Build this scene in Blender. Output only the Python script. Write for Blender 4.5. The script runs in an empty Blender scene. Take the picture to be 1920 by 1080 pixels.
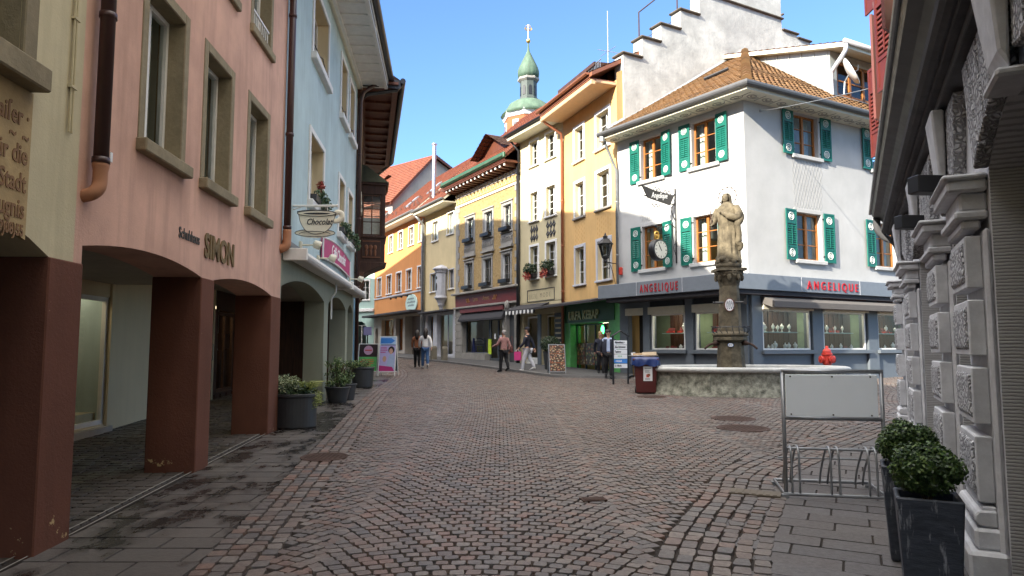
import bpy, bmesh, math, random
from mathutils import Vector, Matrix
R = random.Random(7)
S = bpy.context.scene
COL = S.collection
pi = math.pi
# ------------------------------------------------------------------ camera model
FPX, HZ, EYE, SL = 1300.0, 650.0, 1.6, 0.0215
TH = math.atan((HZ - 540) / FPX); CT, ST = math.cos(TH), math.sin(TH)
def ray(px, py):
    u = (px - 960) / FPX; v = (py - 540) / FPX
    return (u, CT + v * ST, ST - v * CT)
def gz(x, y): return SL * y
def gnd(px, py):
    x, y, z = ray(px, py); t = EYE / (SL * y - z)
    return Vector((x * t, y * t, EYE + z * t))
def at(px, py, d):
    x, y, z = ray(px, py); t = d / y
    return Vector((x * t, d, EYE + z * t))
class Fac:
    """a facade line a->b; local x along it, local y into the building, z up"""
    def __init__(s, a, b):
        s.a = a; s.b = b; L = math.hypot(b[0]-a[0], b[1]-a[1]); s.L = L
        s.d = ((b[0]-a[0])/L, (b[1]-a[1])/L); s.n = (-s.d[1], s.d[0])
        s.rz = math.atan2(s.d[1], s.d[0])
    def px(s, px, py, off=0):
        x, y, z = ray(px, py); ax = s.a[0]+s.n[0]*off; ay = s.a[1]+s.n[1]*off
        t = (ax*s.n[0]+ay*s.n[1])/(x*s.n[0]+y*s.n[1]); X, Y = x*t, y*t
        return ((X-ax)*s.d[0]+(Y-ay)*s.d[1], EYE+z*t)
    def w(s, x, y, z): return Vector((s.a[0]+s.d[0]*x+s.n[0]*y, s.a[1]+s.d[1]*x+s.n[1]*y, z))
    def local(s, X, Y):
        dx, dy = X-s.a[0], Y-s.a[1]
        return (dx*s.d[0]+dy*s.d[1], dx*s.n[0]+dy*s.n[1])
# ------------------------------------------------------------------ objects
def tag(o, label=None, cat=None, group=None, kind=None):
    if label: o['label'] = label
    if cat: o['category'] = cat
    if group: o['group'] = group
    if kind: o['kind'] = kind
    return o
def empty(name, loc, rz=0, label=None, cat=None, group=None):
    o = bpy.data.objects.new(name, None); COL.objects.link(o)
    o.location = loc; o.rotation_euler = (0, 0, rz); o.empty_display_size = .2
    return tag(o, label, cat, group)
def copy_tree(o, parent=None):
    c = o.copy(); COL.objects.link(c)
    if parent is not None: c.parent = parent
    for ch in [k for k in o.children]: copy_tree(ch, c)
    return c
class MB:
    def __init__(s): s.v = []; s.f = []; s.m = []; s.uv = {}
    def add(s, verts, faces, mi=0):
        b = len(s.v); s.v += [tuple(p) for p in verts]
        for f in faces: s.f.append(tuple(i+b for i in f)); s.m.append(mi)
        return s
    def poly(s, pts, mi=0, uv=None):
        if uv: s.uv[len(s.f)] = uv
        return s.add(pts, [tuple(range(len(pts)))], mi)
    def box(s, x0, x1, y0, y1, z0, z1, mi=0):
        return s.add([(x0,y0,z0),(x1,y0,z0),(x1,y1,z0),(x0,y1,z0),(x0,y0,z1),(x1,y0,z1),(x1,y1,z1),(x0,y1,z1)],
              [(0,3,2,1),(4,5,6,7),(0,1,5,4),(1,2,6,5),(2,3,7,6),(3,0,4,7)], mi)
    def prism(s, pts, y0, y1, mi=0, ax='y'):
        """2-D outline (x,z) extruded along y (ax y), (x,y) along z (ax z), (y,z) along x (ax x)"""
        n = len(pts)
        if ax == 'y': A = [(p[0],y0,p[1]) for p in pts]; B = [(p[0],y1,p[1]) for p in pts]
        elif ax == 'z': A = [(p[0],p[1],y0) for p in pts]; B = [(p[0],p[1],y1) for p in pts]
        else: A = [(y0,p[0],p[1]) for p in pts]; B = [(y1,p[0],p[1]) for p in pts]
        F = [tuple(range(n))[::-1], tuple(range(n, 2*n))]
        F += [(i, (i+1) % n, n+(i+1) % n, n+i) for i in range(n)]
        return s.add(A+B, F, mi)
    def tube(s, pts, r, n=8, mi=0, caps=True, closed=False):
        pts = [Vector(p) for p in pts]; k = len(pts)
        rs = r if isinstance(r, (list, tuple)) else [r]*k
        V = []; F = []; ref = None
        for i, p in enumerate(pts):
            if closed: t = (pts[(i+1) % k]-pts[i-1])
            else: t = (pts[min(i+1, k-1)]-pts[max(i-1, 0)])
            t.normalize()
            if ref is None:
                ref = Vector((0,0,1)) if abs(t.z) < .9 else Vector((1,0,0))
            a = t.cross(ref)
            if a.length < 1e-4: a = t.cross(Vector((.3,.9,.1)))
            a.normalize(); b = a.cross(t); ref = b
            for j in range(n):
                q = 2*pi*j/n; V.append(p + a*math.cos(q)*rs[i] + b*math.sin(q)*rs[i])
        for i in range(k if closed else k-1):
            i2 = (i+1) % k
            for j in range(n): F.append((i*n+j, i*n+(j+1) % n, i2*n+(j+1) % n, i2*n+j))
        if caps and not closed:
            F.append(tuple(range(n))[::-1]); F.append(tuple(range((k-1)*n, k*n)))
        return s.add(V, F, mi)
    def lathe(s, prof, n=20, c=(0,0), mi=0, fn=None, caps=True, rot=0):
        V = []; F = []; k = len(prof)
        for i, (r, z) in enumerate(prof):
            for j in range(n):
                q = 2*pi*j/n + rot; rr = r*(fn(q, z) if fn else 1)
                V.append((c[0]+rr*math.cos(q), c[1]+rr*math.sin(q), z))
        for i in range(k-1):
            for j in range(n): F.append((i*n+j, i*n+(j+1) % n, (i+1)*n+(j+1) % n, (i+1)*n+j))
        if caps: F.append(tuple(range(n))[::-1]); F.append(tuple(range((k-1)*n, k*n)))
        return s.add(V, F, mi)
    def ball(s, c, r, n=10, mi=0):
        rx, ry, rz = r if isinstance(r, (list, tuple)) else (r, r, r)
        V = []; F = []; m = max(5, n//2+1)
        for i in range(m+1):
            a = pi*i/m; ca, sa = math.cos(a), max(math.sin(a), .03)
            for j in range(n):
                q = 2*pi*j/n; V.append((c[0]+rx*sa*math.cos(q), c[1]+ry*sa*math.sin(q), c[2]-rz*ca))
        for i in range(m):
            for j in range(n): F.append((i*n+j, i*n+(j+1) % n, (i+1)*n+(j+1) % n, (i+1)*n+j))
        F.append(tuple(range(n))[::-1]); F.append(tuple(range(m*n, m*n+n)))
        return s.add(V, F, mi)
    def xf(s, M, start=0):
        for i in range(start, len(s.v)): s.v[i] = tuple(M @ Vector(s.v[i]))
        return s
    def build(s, name, mats, parent=None, smooth=False, bevel=0, fix=True, loc=None, rot=None, seg=1):
        me = bpy.data.meshes.new(name); me.from_pydata(s.v, [], s.f)
        for m in (mats if isinstance(mats, (list, tuple)) else [mats]): me.materials.append(m)
        me.polygons.foreach_set('material_index', s.m)
        if s.uv:
            L = me.uv_layers.new(name='uv')
            for fi, uv in s.uv.items():
                p = me.polygons[fi]
                for k, li in enumerate(p.loop_indices): L.data[li].uv = uv[k]
        if fix:
            bm = bmesh.new(); bm.from_mesh(me); bmesh.ops.recalc_face_normals(bm, faces=bm.faces); bm.to_mesh(me); bm.free()
        if smooth: me.polygons.foreach_set('use_smooth', [True]*len(me.polygons))
        me.update()
        o = bpy.data.objects.new(name, me); COL.objects.link(o)
        if parent is not None: o.parent = parent
        if loc is not None: o.location = loc
        if rot is not None: o.rotation_euler = rot
        if bevel:
            b = o.modifiers.new('b', 'BEVEL'); b.width = bevel; b.segments = seg; b.limit_method = 'ANGLE'; b.angle_limit = .6
            if smooth is False and seg > 1: b.harden_normals = False
        return o
def catmull(P, n=6):
    P = [Vector(p) for p in P]; out = []
    for i in range(len(P)-1):
        a = P[max(i-1,0)]; b = P[i]; c = P[i+1]; d = P[min(i+2, len(P)-1)]
        for k in range(n):
            t = k/n
            out.append(.5*((2*b)+(c-a)*t+(2*a-5*b+4*c-d)*t*t+(3*b-a-3*c+d)*t**3))
    out.append(P[-1]); return out
def text_mb(mb, body, size, x, z, y=-.012, ext=.006, align='LEFT', sx=1, bold=0, shear=0, mi=0, mat=None, space=1):
    """letters standing in the local xz plane facing -y"""
    cu = bpy.data.curves.new('t', 'FONT'); cu.body = body; cu.size = size; cu.extrude = ext; cu.offset = bold
    cu.align_x = align; cu.shear = shear; cu.space_character = space; cu.resolution_u = 3
    o = bpy.data.objects.new('t', cu); COL.objects.link(o)
    bpy.context.view_layer.update()
    me = bpy.data.meshes.new_from_object(o.evaluated_get(bpy.context.evaluated_depsgraph_get()))
    V = [(x+v.co.x*sx, y-v.co.z, z+v.co.y) for v in me.vertices]
    if mat is not None: V = [tuple(mat @ Vector(p)) for p in V]
    mb.add(V, [tuple(p.vertices) for p in me.polygons], mi)
    bpy.data.objects.remove(o); bpy.data.curves.remove(cu); bpy.data.meshes.remove(me)
    return mb
# ------------------------------------------------------------------ materials
def lin(h):
    if isinstance(h, str):
        h = [int(h[i:i+2], 16)/255 for i in (0, 2, 4)]
        return tuple(c/12.92 if c < .04045 else ((c+.055)/1.055)**2.4 for c in h)
    return h
class NT:
    def __init__(s, name):
        s.m = bpy.data.materials.new(name); s.m.use_nodes = True; s.t = s.m.node_tree
        s.b = s.t.nodes['Principled BSDF']
    def n(s, ty, **kw):
        x = s.t.nodes.new(ty)
        for k, v in kw.items():
            if k.startswith('i_'):
                key = k[2:].replace('_', ' ')
                x.inputs[key].default_value = v
            else: setattr(x, k, v)
        return x
    def l(s, a, b): s.t.links.new(a, b)
    def mix(s, f, a, b, mode='MIX'):
        x = s.n('ShaderNodeMix', data_type='RGBA', blend_type=mode)
        for sock, val in ((x.inputs[0], f), (x.inputs[6], a), (x.inputs[7], b)):
            if hasattr(val, 'is_output'): s.l(val, sock)
            elif isinstance(val, (tuple, list)): sock.default_value = (*val[:3], 1)
            else: sock.default_value = val
        return x.outputs[2]
    def math(s, op, a, b=None, c=None):
        x = s.n('ShaderNodeMath', operation=op)
        for i, val in enumerate((a, b, c)):
            if val is None: continue
            if hasattr(val, 'is_output'): s.l(val, x.inputs[i])
            else: x.inputs[i].default_value = val
        return x.outputs[0]
    def coord(s, kind='Object', scale=(1,1,1), rot=(0,0,0)):
        tc = s.n('ShaderNodeTexCoord'); mp = s.n('ShaderNodeMapping')
        mp.inputs['Scale'].default_value = scale; mp.inputs['Rotation'].default_value = rot
        s.l(tc.outputs[kind], mp.inputs[0]); return mp.outputs[0]
    def noise(s, vec, scale, detail=4, rough=.55, dist=0):
        x = s.n('ShaderNodeTexNoise'); x.inputs['Scale'].default_value = scale; x.inputs['Detail'].default_value = detail
        x.inputs['Roughness'].default_value = rough; x.inputs['Distortion'].default_value = dist
        s.l(vec, x.inputs['Vector']); return x.outputs[0]
    def ramp(s, fac, stops, interp='LINEAR'):
        x = s.n('ShaderNodeValToRGB'); e = x.color_ramp; e.interpolation = interp
        while len(e.elements) < len(stops): e.elements.new(.5)
        for el, (p, c) in zip(e.elements, stops):
            el.position = p; el.color = (*c, 1) if isinstance(c, (tuple, list)) else (c, c, c, 1)
        s.l(fac, x.inputs[0]); return x.outputs[0]
    def bump(s, h, strength=.3, dist=.01):
        x = s.n('ShaderNodeBump'); x.inputs['Strength'].default_value = strength; x.inputs['Distance'].default_value = dist
        s.l(h, x.inputs['Height']); s.l(x.outputs[0], s.b.inputs['Normal']); return x.outputs[0]
    def base(s, c, rough=None, metal=0, spec=None):
        if hasattr(c, 'is_output'): s.l(c, s.b.inputs['Base Color'])
        else: s.b.inputs['Base Color'].default_value = (*c[:3], 1)
        if rough is not None:
            if hasattr(rough, 'is_output'): s.l(rough, s.b.inputs['Roughness'])
            else: s.b.inputs['Roughness'].default_value = rough
        s.b.inputs['Metallic'].default_value = metal
        if spec is not None: s.b.inputs['Specular IOR Level'].default_value = spec
        return s.m
def sc(c, k): return tuple(min(1, x*k) for x in c)
def plaster(name, col, stain=.25, rough=.9, bump=.25, grime=None, relief=0, peel=None):
    k = NT(name); v = k.coord()
    big = k.noise(v, .9, 5, .6); streak = k.noise(k.coord(scale=(3.2,3.2,.28)), 1.6, 4, .6); fine = k.noise(v, 42, 4, .7)
    c = k.mix(k.ramp(big, [(.3, 0.), (.72, 1.)]), sc(col, 1-stain*.55), sc(col, 1+stain*.12))
    c = k.mix(k.math('MULTIPLY', k.ramp(streak, [(.48, 0.), (.78, 1.)]), stain*(.25 if relief > 1 else 1)), c, grime or sc(col, .5))
    if relief > 1: c = k.mix(k.math('MULTIPLY', k.ramp(k.noise(v, .45, 7, .7, .8), [(.42, 0.), (.66, 1.)]), .6), c, grime or sc(col, .5))
    c = k.mix(k.math('MULTIPLY', fine, .12), c, sc(col, .55))
    if peel:
        z_ = k.n('ShaderNodeSeparateXYZ'); k.l(v, z_.inputs[0]); pz = k.math('MULTIPLY_ADD', k.ramp(z_.outputs[2], [(.15, .09), (.75, 0.)]), 1., k.noise(v, 4.5, 6, .7)); c = k.mix(k.ramp(pz, [(.70, 0.), (.72, 1.)]), c, peel)
    h = fine
    if relief: h = k.math('ADD', k.math('MULTIPLY', k.noise(v, 5, 5, .6), relief), fine)
    k.base(c, rough, 0, .25); k.bump(h, bump, .012); return k.m
def paint(name, col, rough=.5, metal=0, var=.12, bump=.04, scale=6):
    k = NT(name); v = k.coord(); nz = k.noise(v, scale, 5, .6)
    k.base(k.mix(k.ramp(nz, [(.3, 0.), (.75, 1.)]), sc(col, 1-var), sc(col, 1+var*.4)), k.math('MULTIPLY_ADD', nz, .25, rough-.1), metal)
    k.bump(k.noise(v, 60, 3), bump, .004); return k.m
def stone(name, col, scale=14, var=.35, bump=.5, col2=None, rough=.88, blotch=2.0):
    k = NT(name); v = k.coord(); a = k.noise(v, blotch, 6, .65); b = k.noise(v, scale, 6, .65); f = k.noise(v, scale*5, 3, .6)
    c = k.mix(k.ramp(a, [(.32, 0.), (.68, 1.)]), sc(col, 1-var), col2 or sc(col, 1.1))
    c = k.mix(k.math('MULTIPLY', k.ramp(b, [(.35, 0.), (.7, 1.)]), .45), c, sc(col, .6))
    k.base(c, rough, 0, .3); k.bump(k.math('ADD', b, k.math('MULTIPLY', f, .35)), bump, .02); return k.m
def wood(name, col, axis=2, rough=.55, dark=.45):
    k = NT(name); s = [22, 22, 22]; s[axis] = 1.6; v = k.coord(scale=tuple(s)); nz = k.noise(v, 1, 5, .65, .6); lo = k.noise(k.coord(), 2.2, 3)
    c = k.mix(k.ramp(nz, [(.35, 0.), (.65, 1.)]), sc(col, dark), col); c = k.mix(k.math('MULTIPLY', lo, .35), c, sc(col, .6))
    k.base(c, rough, 0, .4); k.bump(nz, .25, .004); return k.m
def clear_glass(name, tint=(.8,.86,.84), rough=.01, ior=1.5):
    k = NT(name); t = k.t; t.nodes.remove(k.b)
    out = [n for n in t.nodes if n.type == 'OUTPUT_MATERIAL'][0]
    tr = k.n('ShaderNodeBsdfTransparent'); tr.inputs[0].default_value = (*tint, 1)
    gl = k.n('ShaderNodeBsdfGlossy'); gl.inputs['Roughness'].default_value = rough; gl.inputs['Color'].default_value = (1,1,1,1)
    fr = k.n('ShaderNodeFresnel'); fr.inputs[0].default_value = ior
    bp = k.n('ShaderNodeBump'); bp.inputs['Strength'].default_value = .12; bp.inputs['Distance'].default_value = .02
    k.l(k.noise(k.coord(), 1.3, 2), bp.inputs['Height']); k.l(bp.outputs[0], gl.inputs['Normal']); k.l(bp.outputs[0], fr.inputs['Normal'])
    mx = k.n('ShaderNodeMixShader'); k.l(fr.outputs[0], mx.inputs[0]); k.l(tr.outputs[0], mx.inputs[1]); k.l(gl.outputs[0], mx.inputs[2])
    k.l(mx.outputs[0], out.inputs[0]); return k.m
def tiles(name, cols, tw=.21, th=.3, rough=.8, moss=None):
    """uses uv in metres: u along the eave, v up the slope"""
    k = NT(name); tc = k.n('ShaderNodeTexCoord'); uv = tc.outputs['UV']
    br = k.n('ShaderNodeTexBrick'); br.offset = .5
    for nm, val in (('Scale', 1), ('Mortar Size', .012), ('Mortar Smooth', .3), ('Bias', 0), ('Brick Width', tw), ('Row Height', th)): br.inputs[nm].default_value = val
    br.inputs['Color1'].default_value = (*cols[0], 1); br.inputs['Color2'].default_value = (*cols[1], 1); br.inputs['Mortar'].default_value = (*sc(cols[0], .3), 1)
    k.l(uv, br.inputs['Vector']); nz = k.noise(uv, 1.4, 5, .65)
    c = k.mix(k.ramp(nz, [(.4, 0.), (.7, 1.)]), br.outputs[0], moss or sc(cols[0], .55)); c = k.mix(.65, br.outputs[0], c)
    w = k.n('ShaderNodeSeparateXYZ'); k.l(uv, w.inputs[0])
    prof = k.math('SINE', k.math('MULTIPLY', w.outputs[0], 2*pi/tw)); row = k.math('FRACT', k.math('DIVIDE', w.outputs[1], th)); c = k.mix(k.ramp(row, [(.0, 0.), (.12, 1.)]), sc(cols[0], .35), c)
    k.base(c, rough, 0, .3); k.bump(k.math('ADD', prof, k.math('MULTIPLY', k.noise(uv, 30, 3), .5)), .9, .04); return k.m
def leaf(name, a, b, c=None):
    k = NT(name); g = k.n('ShaderNodeNewGeometry')
    k.base(k.ramp(g.outputs['Random Per Island'], [(0., a), (.6, b), (1., c or sc(b, 1.5))]), .5, 0, .4)
    return k.m
def emit(name, col, st):
    k = NT(name); k.base(col, .5); k.b.inputs['Emission Color'].default_value = (*col, 1); k.b.inputs['Emission Strength'].default_value = st; return k.m
M = {}
M['pink'] = plaster('pink_plaster', (.72,.44,.335), .6); M['cream_l'] = plaster('yellow_cream_plaster', (.66,.58,.38), .5)
M['brown_p'] = plaster('brown_render', (.165,.066,.042), .5, bump=.5, grime=(.09,.04,.025), peel=(.50,.36,.18))
M['blue'] = plaster('pale_blue_plaster', (.50,.62,.62), .38); M['greyg'] = plaster('grey_green_render', (.30,.32,.25), .2)
M['orange'] = plaster('orange_plaster', (.64,.28,.10), .22); M['yellow'] = plaster('pale_yellow_plaster', (.80,.62,.28), .15)
M['beige'] = plaster('beige_plaster', (.64,.52,.30), .25); M['mode'] = plaster('cream_plaster', (.62,.53,.33), .25); M['ochre'] = plaster('ochre_plaster', (.68,.43,.18), .3)
M['white'] = plaster('white_plaster', (.50,.495,.48), .28, bump=.4, relief=.9, grime=(.5,.49,.46)); M['gable'] = plaster('weathered_white_plaster', (.56,.55,.51), .8, bump=.6, relief=2.2, grime=(.26,.26,.25))
M['turq'] = plaster('turquoise_plaster', (.42,.58,.52), .2); M['greyw'] = plaster('warm_grey_plaster', (.46,.42,.36), .35); M['inner'] = plaster('off_white_inner_wall', (.68,.57,.37), .15)
M['bluew'] = plaster('blue_plaster', (.17,.33,.46), .2); M['towr'] = plaster('tower_orange_plaster', (.36,.125,.055), .15)
M['frame_st'] = stone('olive_sandstone', (.30,.25,.16), 18, .3, .35); M['grey_st'] = stone('grey_sandstone', (.34,.32,.29), 16, .25, .35); M['white_st'] = paint('white_painted_stone', (.74,.73,.70), .7)
M['font_st'] = stone('fountain_sandstone', (.12,.098,.064), 8, .55, 1., (.20,.165,.108), blotch=5); M['basin'] = stone('lichen_limestone', (.25,.25,.19), 20, .75, 1.0, (.46,.45,.36), blotch=7)
M['rim'] = stone('worn_pale_limestone', (.5,.5,.47), 12, .3, .6)
M['brickg'] = None
M['white_p'] = paint('white_paint', (.76,.75,.71), .45); M['cream_p'] = paint('cream_paint', (.70,.66,.52), .5); M['grey_p'] = paint('blue_grey_paint', (.125,.145,.165), .5); M['grey_d'] = paint('dark_grey_paint', (.075,.082,.092), .5)
M['lgrey'] = paint('light_grey_paint', (.50,.50,.53), .6); M['black'] = paint('black_metal', (.014,.014,.016), .4); M['zinc'] = paint('weathered_zinc', (.33,.345,.35), .45, .6, .25); M['galv'] = paint('galvanised_steel', (.34,.355,.37), .42, .75, .2)
M['copper'] = paint('copper_pipe', (.36,.14,.075), .5, .4); M['brownpipe'] = paint('brown_enamel', (.055,.022,.018), .35); M['clay'] = paint('orange_clay', (.40,.18,.09), .7)
M['patina'] = None
M['gold'] = paint('gilded_metal', (.75,.47,.12), .3, .9); M['green_sh'] = paint('green_shutter_paint', (.005,.135,.098), .45, var=.25); M['red_sh'] = paint('oxblood_shutter_paint', (.12,.018,.012), .5, var=.3); M['palegreen'] = paint('pale_mint_paint', (.55,.72,.66), .5)
M['owood'] = wood('orange_brown_wood', (.46,.17,.035)); M['dwood'] = wood('dark_brown_wood', (.085,.036,.02)); M['dwoodx'] = wood('dark_brown_boards', (.13,.055,.028), 0); M['rwood'] = wood('red_brown_wood', (.16,.05,.025))
M['glass'] = clear_glass('window_glass'); M['shopglass'] = clear_glass('shop_glass', (.92,.95,.92), .01, 1.28)
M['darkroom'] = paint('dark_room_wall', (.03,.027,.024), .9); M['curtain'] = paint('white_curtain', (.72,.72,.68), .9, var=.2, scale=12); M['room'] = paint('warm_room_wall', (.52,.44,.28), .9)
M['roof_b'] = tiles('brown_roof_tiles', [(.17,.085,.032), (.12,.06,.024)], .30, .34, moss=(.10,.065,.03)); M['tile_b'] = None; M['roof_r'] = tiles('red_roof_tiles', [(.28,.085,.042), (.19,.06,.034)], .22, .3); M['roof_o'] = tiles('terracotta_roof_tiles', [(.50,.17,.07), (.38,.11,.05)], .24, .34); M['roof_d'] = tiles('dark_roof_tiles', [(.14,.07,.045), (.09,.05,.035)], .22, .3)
M['red'] = paint('red_hydrant_paint', (.62,.055,.035), .4); M['lred'] = paint('red_letters', (.38,.004,.012), .6); M['kgreen'] = paint('bright_green_paint', (.13,.46,.13), .45, var=.25); M['kgreen_d'] = paint('dark_green_board', (.02,.10,.035), .5)
M['letter_d'] = paint('dark_letters', (.03,.03,.035), .5); M['letter_o'] = paint('olive_bronze_letters', (.15,.095,.03), .6); M['magenta'] = paint('magenta_board', (.44,.03,.17), .5); M['cup'] = paint('cream_sign_board', (.84,.79,.64), .55, var=.06)
M['cloth_w'] = paint('white_knit', (.72,.70,.68), .9); M['cloth_n'] = paint('navy_cloth', (.018,.02,.035), .9); M['denim'] = paint('blue_denim', (.05,.11,.24), .9, var=.25); M['skin'] = paint('skin', (.56,.32,.22), .55); M['hair_d'] = paint('dark_hair', (.02,.013,.01), .6)
M['hair_g'] = paint('grey_hair', (.30,.28,.27), .7); M['hair_b'] = paint('blond_hair', (.42,.30,.13), .7); M['cloth_r'] = paint('rose_jacket', (.42,.22,.20), .9, var=.3, scale=18); M['cloth_k'] = paint('black_cloth', (.012,.012,.014), .95); M['cloth_b'] = paint('light_blue_shirt', (.38,.45,.62), .9); M['cloth_l'] = paint('pale_trousers', (.58,.58,.62), .9)
M['cloth_o'] = paint('rust_jacket', (.30,.11,.05), .9); M['pinkbag'] = paint('pink_paper_bag', (.60,.05,.22), .6); M['leather'] = paint('brown_leather', (.10,.03,.025), .5); M['shoe'] = paint('white_shoes', (.62,.6,.58), .7); M['scarf'] = paint('red_scarf', (.5,.05,.03), .9)
M['pot'] = paint('dark_grey_plastic', (.036,.038,.04), .5, var=.2); M['slatepot'] = None
M['box_l'] = leaf('boxwood_leaves', (.012,.030,.008), (.040,.085,.018), (.11,.17,.04)); M['leafy'] = leaf('shrub_leaves', (.03,.065,.02), (.08,.14,.04), (.22,.27,.10)); M['pale_l'] = leaf('silver_leaves', (.12,.17,.09), (.26,.30,.16), (.42,.44,.26)); M['dark_l'] = leaf('dark_leaves', (.010,.020,.008), (.022,.045,.016), (.05,.08,.03)); M['petal'] = leaf('red_petals', (.25,.03,.02), (.40,.06,.04), (.5,.16,.10)); M['ivy'] = leaf('ivy_leaves', (.02,.05,.02), (.05,.10,.045), (.16,.2,.1))
M['twig'] = wood('brown_twigs', (.10,.06,.035)); M['soil'] = stone('dark_soil', (.035,.025,.018), 40, .4, .8)
M['paper'] = paint('white_paper', (.78,.78,.78), .6, var=.04); M['signblue'] = paint('sign_blue', (.05,.22,.62), .45); M['lime'] = paint('lime_paper', (.62,.80,.03), .6); M['navyb'] = paint('navy_board', (.012,.022,.12), .4); M['brownbin'] = paint('maroon_plastic', (.085,.012,.010), .45); M['bluebag'] = paint('blue_plastic_bag', (.012,.03,.13), .3)
M['lamp_on'] = emit('lit_shop_lamp', (1.,.86,.6), 4.); M['led_g'] = emit('green_led', (.05,1.,.25), 3.)
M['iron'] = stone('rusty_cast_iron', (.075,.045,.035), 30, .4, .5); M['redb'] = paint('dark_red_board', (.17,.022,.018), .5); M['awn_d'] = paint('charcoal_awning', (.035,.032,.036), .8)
def brick_gold():
    k = NT('golden_clinker'); v = k.coord(); a = k.noise(v, 7, 6, .75, .5); b = k.noise(v, 34, 4, .7)
    c = k.ramp(a, [(.3, (.25,.16,.06)), (.5, (.42,.285,.12)), (.7, (.55,.41,.20))])
    k.base(k.mix(k.math('MULTIPLY', b, .4), c, (.16,.10,.04)), .9); k.bump(k.math('ADD', a, b), .9, .03); return k.m
M['brickg'] = brick_gold()
def patina():
    k = NT('green_copper_patina'); v = k.coord(scale=(1,1,.16)); a = k.noise(v, 1.6, 6, .65); b = k.noise(k.coord(), 6, 4)
    c = k.ramp(a, [(.3, (.05,.075,.045)), (.46, (.045,.095,.06)), (.62, (.08,.14,.09)), (.75, (.07,.10,.06))])
    k.base(k.mix(k.math('MULTIPLY', b, .3), c, (.12,.15,.10)), .7); k.bump(b, .3, .05); return k.m
M['patina'] = patina()
def tile_mat():
    k = NT('weathered_brown_tiles'); g = k.n('ShaderNodeNewGeometry'); v = k.coord(); r = g.outputs['Random Per Island']
    c = k.ramp(r, [(0., (.10,.052,.022)), (.35, (.165,.085,.032)), (.7, (.21,.11,.042)), (1., (.145,.068,.03))]); nz = k.noise(v, 1.1, 6, .7); n2 = k.noise(v, 22, 4)
    c = k.mix(k.math('MULTIPLY', k.ramp(nz, [(.45, 0.), (.65, 1.)]), .55), c, (.13,.085,.04)); k.base(k.mix(k.math('MULTIPLY', n2, .4), c, (.07,.04,.02)), .8, 0, .3); k.bump(n2, .3, .01); return k.m
M['tile_b'] = tile_mat()
def slate():
    k = NT('chalk_streaked_slate'); v = k.coord(scale=(1,1,3.5)); a = k.noise(v, 7, 6, .7); b = k.noise(k.coord(scale=(9,9,1.6)), 1.5, 5, .7)
    c = k.ramp(a, [(.35, (.022,.028,.044)), (.6, (.045,.055,.075)), (.8, (.08,.09,.115))])
    k.base(k.mix(k.math('MULTIPLY', k.ramp(b, [(.57, 0.), (.66, 1.)]), .75), c, (.34,.36,.40)), .6); k.bump(a, .6, .012); return k.m
M['slatepot'] = slate()
def vermic():
    k = NT('vermiculated_grey_stone'); v = k.coord(); vo = k.n('ShaderNodeTexVoronoi', feature='DISTANCE_TO_EDGE'); vo.inputs['Scale'].default_value = 24
    mx = k.n('ShaderNodeMix', data_type='VECTOR'); mx.inputs[0].default_value = .06
    nz = k.n('ShaderNodeTexNoise'); nz.inputs['Scale'].default_value = 14; k.l(v, nz.inputs['Vector']); k.l(v, mx.inputs[4]); k.l(nz.outputs['Color'], mx.inputs[5])
    k.l(mx.outputs[1], vo.inputs['Vector']); d = k.ramp(vo.outputs['Distance'], [(.06, 0.), (.22, 1.)])
    k.base(k.mix(d, (.27,.27,.285), (.63,.635,.66)), .85); k.bump(d, 1., .03); return k.m
M['vermic'] = vermic()
def stripe():
    k = NT('tooled_grey_stone'); v = k.coord(); w = k.n('ShaderNodeTexWave', wave_type='BANDS', bands_direction='Z'); w.inputs['Scale'].default_value = 14; w.inputs['Distortion'].default_value = 1.2; w.inputs['Detail'].default_value = 2; w.inputs['Detail Scale'].default_value = 2
    k.l(v, w.inputs['Vector']); h = k.ramp(w.outputs['Fac'], [(.15, 0.), (.5, 1.)]); nz = k.noise(v, 3, 5)
    k.base(k.mix(h, (.34,.34,.35), k.mix(nz, (.48,.48,.49), (.60,.60,.61))), .88); k.bump(h, .8, .012); return k.m
M['stripe'] = stripe()
M['ashlar'] = stone('smooth_grey_stone', (.60,.61,.645), 10, .2, .25, (.70,.71,.735)); M['ashlar_d'] = stone('sooty_grey_stone', (.10,.10,.105), 12, .4, .3)
def food(name, pal, scale):
    k = NT(name); v = k.coord(); vo = k.n('ShaderNodeTexVoronoi'); vo.inputs['Scale'].default_value = scale; k.l(v, vo.inputs['Vector'])
    sep = k.n('ShaderNodeSeparateColor'); k.l(vo.outputs['Color'], sep.inputs[0])
    c = k.ramp(sep.outputs[0], [(i/len(pal), p) for i, p in enumerate(pal)], 'CONSTANT')
    k.base(k.mix(k.ramp(vo.outputs['Distance'], [(.0, 0.), (.6, 1.)]), c, (.05,.03,.02)), .4); return k.m
M['food'] = food('food_photo_print', [(.55,.18,.05), (.65,.5,.12), (.12,.25,.05), (.5,.06,.03), (.75,.62,.4), (.03,.02,.02)], 9)
M['food2'] = food('pizza_photo_print', [(.60,.22,.12), (.70,.52,.28), (.62,.35,.2), (.75,.65,.5), (.5,.12,.08)], 16)
M['screen'] = food('magazine_print', [(.10,.15,.3), (.5,.4,.3), (.02,.02,.02), (.2,.3,.15), (.5,.5,.5)], 12)
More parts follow.
